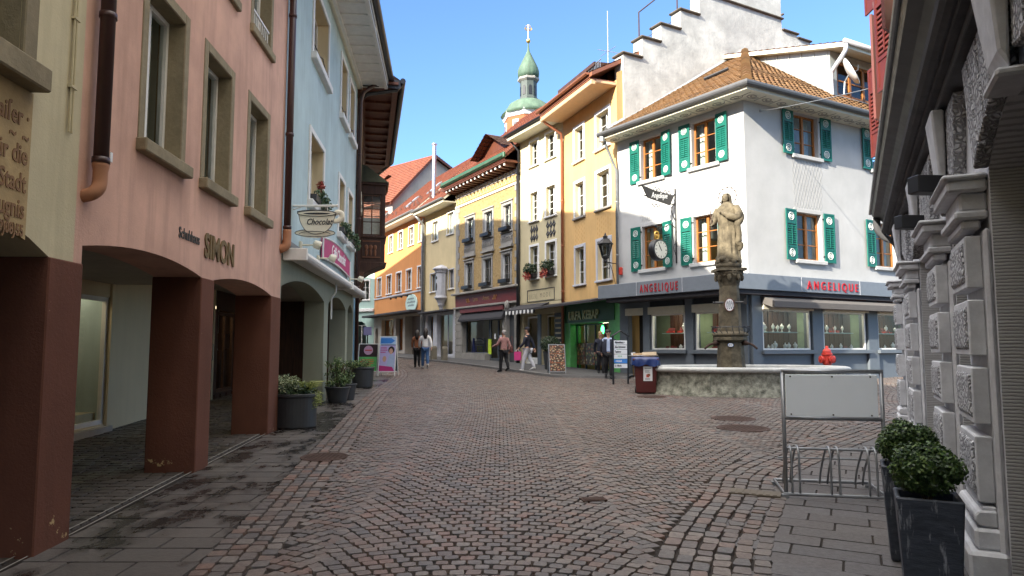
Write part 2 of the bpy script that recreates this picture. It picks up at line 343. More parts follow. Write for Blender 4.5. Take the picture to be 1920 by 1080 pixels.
# ------------------------------------------------------------------ facade pieces
def wall_cells(mb, x0, x1, z0, z1, ops, rev=.2, y=0., mi=0, rmi=0):
    bx = []
    for o in ops: bx.append((o[0], o[1], o[2], o[3]+(o[4] if len(o) > 4 else 0)))
    xs = sorted({x0, x1, *[b[0] for b in bx], *[b[1] for b in bx]}); zs = sorted({z0, z1, *[b[2] for b in bx], *[b[3] for b in bx]})
    xs = [x for x in xs if x0-1e-6 <= x <= x1+1e-6]; zs = [z for z in zs if z0-1e-6 <= z <= z1+1e-6]
    for i in range(len(xs)-1):
        for j in range(len(zs)-1):
            cx, cz = (xs[i]+xs[i+1])/2, (zs[j]+zs[j+1])/2
            if any(b[0] < cx < b[1] and b[2] < cz < b[3] for b in bx): continue
            mb.poly([(xs[i],y,zs[j]),(xs[i+1],y,zs[j]),(xs[i+1],y,zs[j+1]),(xs[i],y,zs[j+1])], mi)
    for o, b in zip(ops, bx):
        a0, a1, c0, c1 = o[:4]; rise = o[4] if len(o) > 4 else 0; rev_ = o[5] if len(o) > 5 else rev; rm_ = o[6] if len(o) > 6 else rmi
        P = [(a0,c0), (a0,c1)]
        if rise:
            arc = []
            n = 12; hw = (a1-a0)/2; RR = (hw*hw+rise*rise)/(2*rise); cz = c1+rise-RR; cx = (a0+a1)/2; A = math.asin(min(1, hw/RR))
            if rise > hw*.98: A = pi/2; RR = hw; cz = c1; 
            for i in range(n+1):
                q = -A+2*A*i/n; zz = cz+RR*math.cos(q) if rise <= hw*.98 else c1+rise*math.cos(q)
                arc.append((cx+RR*math.sin(q), zz))
            for i in range(n): mb.poly([(arc[i][0],y,arc[i][1]),(arc[i+1][0],y,arc[i+1][1]),(arc[i+1][0],y,c1+rise),(arc[i][0],y,c1+rise)], mi)
            P += arc[1:-1]
        P += [(a1,c1), (a1,c0)]
        for i in range(len(P)):
            p, q = P[i], P[(i+1) % len(P)]
            mb.poly([(p[0],y,p[1]),(p[0],y+rev_,p[1]),(q[0],y+rev_,q[1]),(q[0],y,q[1])], rm_)
def frame_box(mb, x0, x1, z0, z1, y0, y1, w, mi=0, wt=None, wb=None):
    wt = w if wt is None else wt; wb = w if wb is None else wb
    mb.box(x0, x0+w, y0, y1, z0, z1, mi); mb.box(x1-w, x1, y0, y1, z0, z1, mi)
    if wt: mb.box(x0+w, x1-w, y0, y1, z1-wt, z1, mi)
    if wb: mb.box(x0+w, x1-w, y0, y1, z0, z0+wb, mi)
def curtain_mb(x0, x1, z0, z1, y, folds=7, gap=0.):
    mb = MB(); n = folds*6; mid = (x0+x1)/2
    for i in range(n):
        a = x0+(x1-x0)*i/n; b = x0+(x1-x0)*(i+1)/n
        if gap and abs((a+b)/2-mid) < gap: continue
        ya = y+.025*math.sin(i*2*pi/6); yb = y+.025*math.sin((i+1)*2*pi/6)
        mb.poly([(a,ya,z0),(b,yb,z0),(b,yb,z1),(a,ya,z1)])
    return mb
def window(root, x0, x1, z0, z1, y=.16, fm='white_p', cols=2, rows=3, fw=.05, bar=.022, curtain=None, sur=None, surw=.12, sill=None, lab=None, glass='glass', sash=True, surd=.035, sillh=.1, silld=.12, top=None):
    """casement filling an opening: window > window_pane, window_surround, window_sill, curtain"""
    mb = MB(); frame_box(mb, x0, x1, z0, z1, y-.03, y+.04, fw)
    ix0, ix1, iz0, iz1 = x0+fw, x1-fw, z0+fw, z1-fw
    for c in range(1, cols):
        x = ix0+(ix1-ix0)*c/cols; wdt = bar*2 if (sash and c == cols//2 and cols % 2 == 0) else bar
        mb.box(x-wdt/2, x+wdt/2, y-.024, y+.03, iz0, iz1)
    for r in range(1, rows):
        z = iz0+(iz1-iz0)*r/rows
        for c in range(cols):
            a = ix0+(ix1-ix0)*c/cols+bar; b = ix0+(ix1-ix0)*(c+1)/cols-bar
            mb.box(a, b, y-.02, y+.025, z-bar/2, z+bar/2)
    o = mb.build('window', M[fm], root)
    if lab: o['label'] = lab
    MB().poly([(ix0,y+.005,iz0),(ix1,y+.005,iz0),(ix1,y+.005,iz1),(ix0,y+.005,iz1)]).build('window_pane', M[glass], o, fix=False)
    if curtain:
        g = {'full': 0., 'half': (x1-x0)*.16, 'side': (x1-x0)*.27}[curtain]
        curtain_mb(ix0, ix1, iz0, iz1-.02, y+.14, 6, g).build('curtain', M['curtain'], o, smooth=True, fix=False)
    if sur:
        m2 = MB(); frame_box(m2, x0-surw, x1+surw, z0, z1+surw, -surd, .004, surw, wb=0)
        if top: m2.box(x0-surw-.05, x1+surw+.05, -surd-.06, .004, z1+surw, z1+surw+.07)
        m2.build('window_surround', M[sur], o, bevel=.008)
    if sill:
        MB().box(x0-surw*.9-.03, x1+surw*.9+.03, -silld, .05, z0-sillh, z0-.002).build('window_sill', M[sill], o, bevel=.012)
    return o
def downpipe(root, pts, r, mat, shoe=None, straps=()):
    mb = MB().tube(pts, r, 12)
    for z in straps: mb.lathe([(r*1.18, z-.025), (r*1.18, z+.025)], 12, (pts[-1][0], pts[-1][1]))
    o = mb.build('downpipe', M[mat], root, smooth=True)
    return o
def slope_mb(A, B, C, D, th=.3, lip=.035):
    """tiled slope: A,B eave left/right, C,D top right/left; courses that step out"""
    A, B, C, D = map(Vector, (A, B, C, D)); mb = MB(); nrm = (B-A).cross(D-A).normalized()
    if nrm.z < 0: nrm = -nrm
    H = ((D+C)/2-(A+B)/2).length; n = max(2, int(H/th)); ax = (B-A).normalized()
    up = (D-A); up = (up-ax*up.dot(ax)).normalized()
    for i in range(n):
        t0, t1 = i/n, (i+1)/n
        a = A.lerp(D, t0); b = B.lerp(C, t0); c = B.lerp(C, t1); d = A.lerp(D, t1)
        a2, b2 = a+nrm*lip, b+nrm*lip
        uvf = lambda p: ((p-A).dot(ax), (p-A).dot(up))
        mb.poly([a2, b2, c, d], 0, [uvf(a), uvf(b), uvf(c), uvf(d)])
        mb.poly([a, b, b2, a2], 0, [(uvf(a)[0], uvf(a)[1]+.01), (uvf(b)[0], uvf(b)[1]+.01), uvf(b), uvf(a)])
    return mb
def roof(root, L, ez, oh=.8, run=5., rise=5., tile='roof_r', sof='white_p', gut='zinc', x0=0., wallm=None, back=True, gutter=True, panels=0, thick=.16, over=0., skew=0.):
    """gable roof along local x: front slope rises from the eave at y=-oh to the ridge at y=run"""
    k = rise/(run+oh); a, b = x0-over, L+over
    f = slope_mb((a,-oh,ez), (b-skew*oh,-oh,ez), (b+skew*run,run,ez+rise), (a,run,ez+rise))
    f.m = [0]*len(f.f)
    if back:
        g = slope_mb((b+skew*(2*run+oh),2*run+oh,ez), (a,2*run+oh,ez), (a,run,ez+rise), (b+skew*run,run,ez+rise)); base = len(f.f)
        vb = len(f.v); f.v += g.v
        for i, q in enumerate(g.f): f.f.append(tuple(x+vb for x in q)); f.m.append(0); f.uv[base+i] = g.uv[i]
    t = thick; st = len(f.v)
    f.prism([(-oh,ez-.01),(run,ez+rise-.02),(2*run+oh,ez-.01),(2*run+oh,ez-t),(run,ez+rise-t-.02),(-oh,ez-t)], a+.002, b-.002, 1, 'x')
    if skew: f.v[st:] = [(x+(skew*y if x > (a+b)/2 else 0), y, z) for x, y, z in f.v[st:]]
    o = f.build('roof', [M[tile], M[sof]], root, fix=False)
    s = MB().box(a, b, -oh+.03, -.002, ez-t-.06, ez-t)
    if panels:
        for i in range(panels+1):
            x = a+(b-a)*i/panels; s.box(max(a, x-.05), min(b, x+.05), -oh+.05, -.05, ez-t-.10, ez-t-.061)
        s.box(a, b, -oh+.02, -oh+.12, ez-t-.13, ez-t-.061); s.box(a, b, -.16, -.003, ez-t-.16, ez-t-.061)
    s.build('soffit', M[sof], o)
    if gutter:
        gm = MB(); n = 8; prof = [(-oh-.09+.085*math.cos(pi+pi*i/n), ez+.01+.085*math.sin(pi+pi*i/n)) for i in range(n+1)]
        prof += [(p[0]*1.0, p[1]) for p in [(-oh-.02, ez+.01), (-oh-.16, ez+.01)]]
        gm.prism(prof[:n+1], a-.05, b+.05, 0, 'x'); gm.build('gutter', M[gut], o, smooth=False)
    return o
def shell(mb, L, D, z0, ez, run, rise, oh=.8, mi=0, x0=0., skew=0., cut=None):
    """side walls with gables and back wall"""
    k = rise/(run+oh); gzt = ez+oh*k-.2
    for x in (x0, L):
        s_ = skew if x == L else 0
        if cut: mb.poly([(x,0,cut[1]),(x,cut[0],cut[1]),(x,cut[0],z0),(x,D,z0),(x,D,gzt),(x,run,gzt+run*k-.1),(x,0,gzt)], mi); continue
        mb.poly([(x,0,z0),(x+s_*D,D,z0),(x+s_*D,D,gzt),(x+s_*run,run,gzt+run*k-.1),(x,0,gzt)], mi)
    mb.poly([(x0,D,z0),(L+skew*D,D,z0),(L+skew*D,D,gzt),(x0,D,gzt)], mi)
def tile_rows(mb, A, B, C, D, tw=.26, th=.33, lip=.045, arch=.035, rnd=R):
    """single curved tiles laid in courses over the slope A,B (eave) to C,D (top)"""
    A, B, C, D = map(Vector, (A, B, C, D)); nrm = (B-A).cross(D-A).normalized()
    if nrm.z < 0: nrm = -nrm
    ax = (B-A).normalized(); up = (D-A); up = (up-ax*up.dot(ax)).normalized(); H = (D-A).dot(up); n = int(H/th)
    for i in range(n):
        v0 = H*i/n; v1 = H*(i+1)/n+.05; t = (v0+v1)/2/H; l = A.lerp(D, min(1,t)); r = B.lerp(C, min(1,t)); ul = (l-A).dot(ax); ur = (r-A).dot(ax)
        j0 = math.ceil(ul/tw); j1 = math.floor(ur/tw)
        for j in range(j0, j1):
            dz = rnd.uniform(-.006,.006); V = []
            for vv, lf in ((v0+rnd.uniform(-.01,.01), lip+dz), (v1, .008)):
                for f, h in ((.02,.0),(.22,arch),(.42,arch*1.05),(.62,.25*arch),(.98,.0)): V.append(A+ax*((j+f)*tw)+up*vv+nrm*(lf+h))
            for f, h in ((.02,.0),(.22,arch),(.42,arch*1.05),(.62,.25*arch),(.98,.0)): V.append(A+ax*((j+f)*tw)+up*v0+nrm*.0)
            mb.add(V, [(q,q+1,q+6,q+5) for q in range(4)]+[(10+q,11+q,q+1,q) for q in range(4)])
    return mb
def leaves(mb, c, r, n, size, mi=0, shell_=.55, flat=1., rnd=R, up=.2):
    rx, ry, rz = r if isinstance(r, (tuple, list)) else (r, r, r)
    for _ in range(n):
        while True:
            p = Vector((rnd.uniform(-1,1), rnd.uniform(-1,1), rnd.uniform(-1,1)))
            if shell_ < p.length < 1: break
        w = Vector((p.x*rx+c[0], p.y*ry+c[1], p.z*rz+c[2]))
        nn = (p.normalized()*.7+Vector((rnd.gauss(0,.6), rnd.gauss(0,.6), rnd.gauss(0,.6)+up))).normalized()
        t = nn.cross(Vector((rnd.uniform(-1,1), rnd.uniform(-1,1), rnd.uniform(-1,1))))
        if t.length < 1e-3: continue
        t.normalize(); b = nn.cross(t); s = size*rnd.uniform(.6,1.3)
        mb.poly([w-t*s*.5, w+b*s*.28, w+t*s*.5, w-b*s*.28], mi)
    return mb
# ------------------------------------------------------------------ world, sun, camera
SUN_H = Vector((.712, .70)).normalized(); EL = math.radians(26)
w = bpy.data.worlds.new('World'); S.world = w; w.use_nodes = True
bg = w.node_tree.nodes['Background']; sky = w.node_tree.nodes.new('ShaderNodeTexSky'); sky.sky_type = 'NISHITA'; sky.sun_disc = False
sky.sun_elevation = EL; sky.sun_rotation = math.atan2(-SUN_H.x, -SUN_H.y) % (2*pi); sky.air_density = 1.; sky.dust_density = .3; sky.ozone_density = 6; sky.altitude = 400
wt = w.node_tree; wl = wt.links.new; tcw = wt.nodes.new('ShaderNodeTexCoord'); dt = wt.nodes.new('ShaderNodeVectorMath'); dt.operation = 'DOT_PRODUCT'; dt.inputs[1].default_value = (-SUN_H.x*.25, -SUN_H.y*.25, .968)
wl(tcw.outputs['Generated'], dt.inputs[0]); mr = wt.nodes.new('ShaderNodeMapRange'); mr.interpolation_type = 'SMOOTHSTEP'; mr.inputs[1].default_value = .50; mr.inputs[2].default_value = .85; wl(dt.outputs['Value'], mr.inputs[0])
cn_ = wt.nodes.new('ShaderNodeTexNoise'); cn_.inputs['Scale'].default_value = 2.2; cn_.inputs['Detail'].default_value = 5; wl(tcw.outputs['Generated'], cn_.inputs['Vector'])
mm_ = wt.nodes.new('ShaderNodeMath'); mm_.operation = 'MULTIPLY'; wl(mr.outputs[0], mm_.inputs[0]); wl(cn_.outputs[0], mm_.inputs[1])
cx_ = wt.nodes.new('ShaderNodeMix'); cx_.data_type = 'RGBA'; wl(mm_.outputs[0], cx_.inputs[0]); wl(sky.outputs[0], cx_.inputs[6]); cx_.inputs[7].default_value = (30., 28.4, 26.2, 1)   # bright cloud added overhead, out of view, to fill the shaded street
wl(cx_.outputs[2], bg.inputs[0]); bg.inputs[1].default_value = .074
sl = bpy.data.lights.new('sun', 'SUN'); sl.energy = 2.8; sl.angle = math.radians(.53); sl.color = (1., .93, .80)
so = bpy.data.objects.new('sun', sl); COL.objects.link(so)
so.rotation_euler = Vector((SUN_H.x*math.cos(EL), SUN_H.y*math.cos(EL), -math.sin(EL))).to_track_quat('-Z', 'Y').to_euler(); so.location = (-20, -15, 40)
cd = bpy.data.cameras.new('camera'); cam = bpy.data.objects.new('camera', cd); COL.objects.link(cam); S.camera = cam
cam.location = (0, 0, EYE); cam.rotation_euler = (pi/2+TH, 0, 0); cd.sensor_width = 36; cd.lens = FPX*36/1920; cd.clip_end = 2000; cd.clip_start = .05
S.view_settings.view_transform = 'Standard'; S.view_settings.look = 'None'; S.view_settings.exposure = 2.25
S.cycles.caustics_reflective = False; S.cycles.caustics_refractive = False; S.cycles.max_bounces = 8; S.cycles.diffuse_bounces = 6; S.cycles.transparent_max_bounces = 12; S.cycles.use_denoising = True
# ------------------------------------------------------------------ plan of the place
K = 1.06
kp = lambda *p: (p[0]*K, p[1]*K)
zk = lambda z: 1.6+K*(z-1.6)
P1 = kp(3.77,24.3); P2 = kp(2.15,28.5); P3 = kp(.37,31.8); P4 = kp(-3.08,38); P5 = kp(-5.36,42.2); P6 = kp(-10.2,51.3); CN = kp(6.85,20)
LX = lambda y: (-3.07-.07*y, y)
CREAM = Fac(LX(-14), LX(5.41)); PINK = Fac(LX(5.41), LX(11.57)); BLUE = Fac(LX(11.57), (-4.83,21.1)); DK1 = Fac((-4.83,21.1), (-6.9,31)); DK2 = Fac((-6.9,31), (-10.5,38))
ORANGE = Fac(P6, P5); BEIGE = Fac(P5, P4); BRICK = Fac(P4, P3); MODE = Fac(P3, P2); OCHRE = Fac(P2, P1); WL = Fac(P1, CN); WR = Fac(CN, (CN[0]+1.8*6, CN[1]+6))
STF = lambda y: (.96+.49*y, y)
STONE = Fac(STF(12.9), STF(-4))
def house(name, fac, label, cat='house'):
    return empty(name, (fac.a[0], fac.a[1], 0), fac.rz, label, cat)
# ================================================================== left row
cream = house('cream_house', CREAM, 'yellow-cream house at the left edge with a carved sandstone inscription panel')
mb = MB(); CL = CREAM.L
CX = 8.6
wall_cells(mb, CX, CL, -.5, 9.7, [(16.0,19.14,-.5,2.26,.35,.6,0),(12.2,15.4,-.5,2.26,.35,.6,0),(17.42,18.66,3.56,5.2,0,.3),(14.6,15.9,3.56,5.2,0,.3),(17.42,18.66,6.3,7.9,0,.3)], .3, 0, 0, 1)
shell(mb, CL, 10, -.5, 9.7, 5, 4.0, x0=CX, cut=(2.75,2.85))
mb.build('wall', [M['cream_l'], M['frame_st']], cream, fix=False)
for a, b in ((17.42,18.66),(14.6,15.9)):
    o = window(cream, a, b, 3.56, 5.2, .26, 'cream_p', 2, 1, .06, curtain='half', sur='frame_st', surw=.15, sill='frame_st', sillh=.17, silld=.14)
    MB().box(b-.13, b-.06, .19, .225, 3.62, 5.14).build('shutter', M['green_sh'], o)
window(cream, 17.42, 18.66, 6.3, 7.9, .26, 'cream_p', 2, 1, .06, curtain='half', sur='frame_st', surw=.15, sill='frame_st', sillh=.17)
for x0, x1 in ((19.128,19.588),(15.388,16.012)): MB().box(x0, x1, -.012, .612, -.3, 2.262).build('pillar', M['brown_p'], cream, bevel=.01)
MB().box(CX, CL, .6, 2.7, 2.75, 2.85).build('arcade_ceiling', M['greyw'], cream)
MB().box(CX, CL, 2.7, 2.8, -.3, 2.75).build('arcade_wall', M['brown_p'], cream)
pn = MB().box(17.1, 18.83, -.012, .01, 2.62, 3.385).build('inscription_panel', stone('ochre_sandstone_panel', (.50,.36,.18), 9, .3, .4, blotch=2.5), cream)
t = MB()
for body, z, sz in (('der Kaiſer ·', 3.12, .185), ('  ~  ~', 3.0, .16), ('für die', 2.86, .185), ('Hat Stadt', 2.665, .185)):
    text_mb(t, body, sz, 18.80, z, -.013, .004, 'RIGHT', .75, .003)
for body, z, sz in (('zeugnis', 2.485, .18), ('19)08)55', 2.36, .11)):
    text_mb(t, body, sz, 18.80, z, -.013, .004, 'RIGHT', .75, .003)
pn2 = MB().prism([(17.1,2.62),(17.1,2.6),(18.0,2.56),(18.83,2.34),(18.83,2.62)], -.012, .01).build('inscription_panel', pn.data.materials[0], cream)
t.build('carved_lettering', paint('carved_brown_letters', (.24,.13,.06), .8), pn, fix=False)
roof(cream, CL, 9.7, .8, 5, 4.0, 'roof_r', 'dwoodx', 'brownpipe', x0=CX)
mb = MB()
for dx in (0, .03): mb.tube([(19.27+dx*1.2, -.02, 3.25), (19.27+dx, -.02, 4.2), (19.28+dx, -.02, 5.4), (19.28+dx,-.02,9.3)], .009, 6)
for z in (3.6, 4.15, 4.75, 5.4): mb.box(19.25, 19.33, -.035, 0, z, z+.02)
mb.build('cable', M['cream_l'], cream)

pink = house('pink_house', PINK, 'salmon pink house with a shoe shop name above brown arcade pillars')
mb = MB(); L = PINK.L
PW = [(1.07,1.93),(2.62,3.46),(4.28,5.16)]
ops = [(.12,2.67,-.5,2.41,.11,.54,0),(3.06,5.63,-.5,2.41,.11,.54,0)]
for a, b in PW: ops += [(a,b,3.56,5.12,0,.28),(a,b,6.22,7.8,0,.28)]
wall_cells(mb, 0, L, -.5, 9.4, ops, .36, 0, 0, 1); shell(mb, L, 10, -.5, 9.4, 5, 4.3, cut=(2.75,2.72))
mb.build('wall', [M['pink'], M['frame_st']], pink, fix=False)
for a, b in PW:
    o = window(pink, a, b, 3.56, 5.12, .20, 'white_p', 2, 1, .05, curtain='full', sur='frame_st', surw=.12, sill='frame_st', sillh=.13, silld=.10, surd=.012)
    o = window(pink, a, b, 6.22, 7.8, .20, 'white_p', 2, 1, .05, curtain='full', sur='frame_st', surw=.12, sill='frame_st', sillh=.13, silld=.06, surd=.012)
    g = MB()
    for i in range(9): g.tube([(a+(b-a)*(i+.5)/9, .03, 6.24), (a+(b-a)*(i+.5)/9, .03, 6.5)], .008, 5)
    g.box(a, b, .015, .045, 6.5, 6.53); g.build('window_grille', M['white_p'], o)
for x0, x1 in ((2.67,3.06),(5.63,6.17)): MB().box(x0-.012, x1+.012, -.012, .552, -.3, 2.408).build('pillar', M['brown_p'], pink, bevel=.01)
t = text_mb(MB(), 'Schuhhaus', .17, 1.97, 2.775, -.006, .003, 'LEFT', .83, .002); t.build('lettering', M['letter_d'], pink, fix=False)
t = text_mb(MB(), 'SIMON', .40, 2.71, 2.665, -.010, .006, 'LEFT', .86, .012); t.build('lettering', M['letter_o'], pink, fix=False)
MB().box(0, L, .541, 2.7, 2.62, 2.72).build('arcade_ceiling', M['greyw'], pink)
AW0, AW1 = PINK.px(120,650,2.7)[0], min(L-.05, PINK.px(229,650,2.7)[0])
mb = MB(); wall_cells(mb, 0, L, -.3, 2.62, [(AW0,AW1,.36,2.40)], .12, 2.7); mb.box(6.1, L, 2.66, 2.699, -.3, 2.62); mb.build('arcade_wall', M['inner'], pink, fix=False)
window(pink, AW0, AW1, .36, 2.40, 2.76, 'white_p', 1, 1, .07, glass='shopglass', lab='wide shop window with a pale frame under the arcade')
sh = MB().box(3.0, 6.15, 3.9, 3.95, -.2, 2.62); sh.box(3.4, 6.1, 2.85, 3.5, -.2, .55); sh.box(4.4, 4.46, 2.9, 3.9, .5, 2.6); sh.build('shop_interior', M['room'], pink)
MB().box(3.4, 6.0, 3.0, 3.3, 2.54, 2.58).build('shop_lamp', emit('added_shop_fill', (1.,.86,.62), .9), pink)  # glowing panel added to brighten the shop interior, not a known lamp
mb = MB()
for x, z, h in ((4.0,1.15,.25),(4.75,1.15,.4),(5.2,1.5,.2),(5.6,1.1,.5)): mb.box(x-.2, x+.2, 3.2, 3.5, z-.02, z); mb.prism([(x-.12,z),(x+.10,z),(x+.12,z+.08),(x,z+.14),(x-.06,z+h),(x-.12,z+h)], 3.28, 3.38)
mb.build('shoe_display', M['leather'], pink)
mb = MB(); mb.box(0, L, 2.6, 2.699, -.3, .33); mb.build('wall_base', M['greyw'], pink)
roof(pink, L, 9.4, .8, 5, 4.3, 'roof_r', 'dwoodx', 'brownpipe')
xx = .16
downpipe(pink, [(xx,-.09,9.2),(xx,-.09,3.06)], .058, 'brownpipe', straps=(3.12,4.35,5.9))
mb = MB().tube(catmull([(xx,-.09,3.10),(xx,-.09,2.95),(xx-.02,-.085,2.88),(xx-.05,-.05,2.83),(xx-.06,.03,2.81)], 4), [.064]*2+[.056]*15, 12); mb.v = mb.v; mb.build('downpipe_shoe', M['clay'], pink, smooth=True)
MB().box(xx+.02, xx+.055, -.155, -.148, 3.12, 3.2).build('pipe_label', M['paper'], pink)
xx = L-.02
downpipe(pink, [(xx,-.09,9.2),(xx,-.09,3.52)], .06, 'brownpipe', straps=(3.6,5.2,7.3))
MB().tube(catmull([(xx,-.09,3.56),(xx,-.09,3.40),(xx-.02,-.08,3.28),(xx-.05,.02,3.22)], 4), .072, 12).build('downpipe_shoe', M['clay'], pink, smooth=True)

blue = house('cafe_house', BLUE, 'pale blue plastered house with white window frames and a grey-green arched cafe arcade', 'house')
L = BLUE.L
BU = [(2.25,4.05,7.62,9.05),(6.12,7.18,7.66,9.2),(7.82,8.78,7.66,9.2)]; BLW = [(2.2,3.75,4.55,5.95),(6.12,7.1,4.55,5.98),(7.85,8.8,4.55,5.98)]
mb = MB(); wall_cells(mb, 0, L, 3.3, 9.95, [(*q,0,.34) for q in BU+BLW], .34, 0, 0, 1); shell(mb, L, 10, -.5, 9.95, 5, 5.7, cut=(2.75,3.05))
mb.build('wall', [M['blue'], M['inner']], blue, fix=False)
mb = MB(); wall_cells(mb, 0, L, -.5, 3.3, [(.05,4.33,-.5,2.62,.24,.44),(4.9,7.88,-.5,2.62,.24,.44),(8.3,9.4,-.5,2.62,.2,.44)], .44, 0, 0, 0)
mb.build('arcade_front', M['greyg'], blue, fix=False)
MB().box(-.02, L, -.13, -.002, 3.30, 3.40).build('ledge', M['grey_p'], blue, bevel=.02)
for i, q in enumerate(BU+BLW):
    o = window(blue, *q, .27, 'white_p', 2, 2, .055, curtain='side' if i % 2 else None, sur='white_st', surw=.12, sill='white_st', sillh=.15, silld=.12)
    if i < 3:
        g = MB(); g.tube([(q[0],-.03,q[2]+.2),(q[0]+.3*(q[1]-q[0]),-.04,q[2]+.17),((q[0]+q[1])/2,-.05,q[2]+.26),(q[0]+.7*(q[1]-q[0]),-.04,q[2]+.17),(q[1],-.03,q[2]+.2)], .012, 6)
        g.build('window_rail', M['black'], o, smooth=True)
for x0, x1 in ((.1,6.2),(6.28,9.25)):
    mb = MB(); mb.tube([(x0,-.30,3.17),(x1,-.30,3.17)], .085, 12); mb.box(x0+.02, x1-.02, -.29, -.01, 3.13, 3.24); mb.box(x0-.03, x0+.05, -.41, -.005, 3.06, 3.27); mb.box(x1-.05, x1+.03, -.41, -.005, 3.06, 3.27)
    mb.build('awning_cassette', M['white_p'], blue, smooth=False, bevel=.01)
MB().tube([(4.98,-.16,3.2),(4.98,-.16,2.9),(4.98,-.06,2.75),(4.98,-.06,2.25)], .022, 8).build('awning_crank', M['white_p'], blue)
MB().box(0, L, .441, 2.7, 2.95, 3.05).build('arcade_ceiling', M['greyw'], blue)
MB().box(L-.14, L-.04, .445, 3.9, -.3, 2.95).build('arcade_end', M['dwood'], blue)
B0 = BLUE.px(281,650,2.7)[0]; B1 = 4.0
mb = MB(); wall_cells(mb, 0, 5.3, -.3, 2.95, [(B0,B1,.5,2.45),(4.15,5.2,.25,2.45)], .12, 2.7); mb.build('arcade_wall', M['inner'], blue, fix=False)
mb = MB(); wall_cells(mb, 5.3, L, -.3, 2.95, [(5.5,6.9,.5,2.5),(7.2,8.9,.5,2.5)], .12, 2.69)
for k in range(9): mb.box(5.32+k*.47, 5.36+k*.47, 2.66, 2.689, -.2, .46)
mb.build('cafe_front', M['dwood'], blue, fix=False)
for a, b, z, lb in ((B0,B1,.5,'dark shop window with a white frame'),(5.5,6.9,.5,'cafe window'),(7.2,8.9,.5,'cafe window')): window(blue, a, b, z, 2.45, 2.76, 'white_p' if b < 5 else 'dwoodx', 2, 1, .07, glass='shopglass')
d = MB(); frame_box(d, 4.15, 5.2, .3, 2.45, 2.72, 2.78, .08); d = d.build('door', M['white_p'], blue)
MB().poly([(4.23,2.75,.38),(5.12,2.75,.38),(5.12,2.75,2.37),(4.23,2.75,2.37)]).build('door_glass', M['shopglass'], d, fix=False)
MB().tube([(5.0,2.70,1.25),(5.0,2.63,1.3),(5.0,2.63,1.65),(5.0,2.70,1.7)], .015, 8).build('door_handle', M['galv'], d)
MB().box(.05, 9.4, 3.9, 3.95, -.2, 2.95).build('shop_interior', M['room'], blue); MB().box(.6, 8.5, 3.1, 3.3, 2.6, 2.64).build('shop_lamp', emit('added_cafe_fill', (1.,.8,.5), .7), blue)  # the emissive strip is an added fill for the dark rooms behind the glass
mb = MB()
for x in (1.8,2.6,3.3,6.0,7.0,8.0): mb.box(x-.28, x+.28, 3.3, 3.7, .4, 1.5); mb.box(x-.2, x+.2, 3.2, 3.3, 1.55, 1.95)
mb.build('cafe_furniture', M['dwood'], blue)
# magazine rack and shop things just inside the cafe arch
roof(blue, L, 9.95, .95, 5, 5.7, 'roof_r', 'white_p', 'black', panels=16)
MB().box(-.02, L-.05, -.10, -.002, 9.62, 9.72).build('cornice', M['cream_p'], blue, bevel=.02)
downpipe(blue, [(L-.12,-.75,9.9),(L-.12,-.2,9.5),(L-.12,-.12,9.2),(L-.12,-.12,.2)], .06, 'brownpipe', straps=(3.4,5.5,7.5))

dark = house('timber_house', DK1, 'dark brown timber house with a carved oriel above a blue ground floor')
L = DK1.L; L2 = DK2.L
def dk(x, y, z):  # DK2 local -> DK1 local
    p = DK2.w(x, y, z); q = DK1.local(p.x, p.y); return (q[0], q[1], z)
UW = [(x, x+.85, z, z+1.5) for z in (4.7, 7.3) for x in (.6,1.9,3.2,7.0,8.3)]
mb = MB(); wall_cells(mb, 0, L, 3.9, 9.8, [(*q,0,.2) for q in UW], .2, 0, 0, 0); shell(mb, L, 9, 3.9, 9.8, 5, 5.5); mb.poly([dk(0,0,3.9),dk(L2,0,3.9),dk(L2,0,9.8),dk(0,0,9.8)])
mb.build('wall', M['dwood'], dark, fix=False)
mb = MB(); wall_cells(mb, 0, L, -.5, 3.9, [(x, x+1.5, -.5, 2.2, .6, .35) for x in (.5,2.5,4.5,6.5,8.3)], .35, 0, 0, 0); mb.poly([dk(0,0,-.5),dk(L2,0,-.5),dk(L2,0,3.9),dk(0,0,3.9)]); mb.poly([dk(L2,0,-.5),dk(L2,8,-.5),dk(L2,8,12),dk(L2,0,9.8)])
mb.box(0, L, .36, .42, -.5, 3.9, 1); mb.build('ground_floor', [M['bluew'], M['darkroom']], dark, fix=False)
for q in UW:
    o = window(dark, *q, .14, 'white_p', 2, 3, .045, sur='dwood', surw=.10, sill='dwood', sillh=.1, silld=.12, surd=.05)
mb = MB()
for z in (3.92, 6.55, 9.35): mb.box(0, L, -.14, -.002, z, z+.2)
for x in (.25,1.65,2.95,4.3,6.75,8.05,9.4):
    for z0 in (4.12, 6.75): mb.box(x-.07, x+.07, -.07, -.002, z0, z0+2.43)
    mb.prism([(-.002,3.90),(-.30,3.90),(-.26,3.75),(-.12,3.55),(-.002,3.35)], x-.09, x+.09, 0, 'x')
mb.build('timber_frame', M['dwoodx'], dark, bevel=.01)
for x in (1.0, 2.3, 3.6, 7.4, 8.7):
    MB().box(x-.35, x+.35, -.17, -.003, 6.35, 6.54).build('carved_console', M['cream_p'], dark, bevel=.02); MB().box(x-.28, x+.28, -.13, -.003, 3.55, 3.7).build('carved_console', M['cream_p'], dark, bevel=.02)
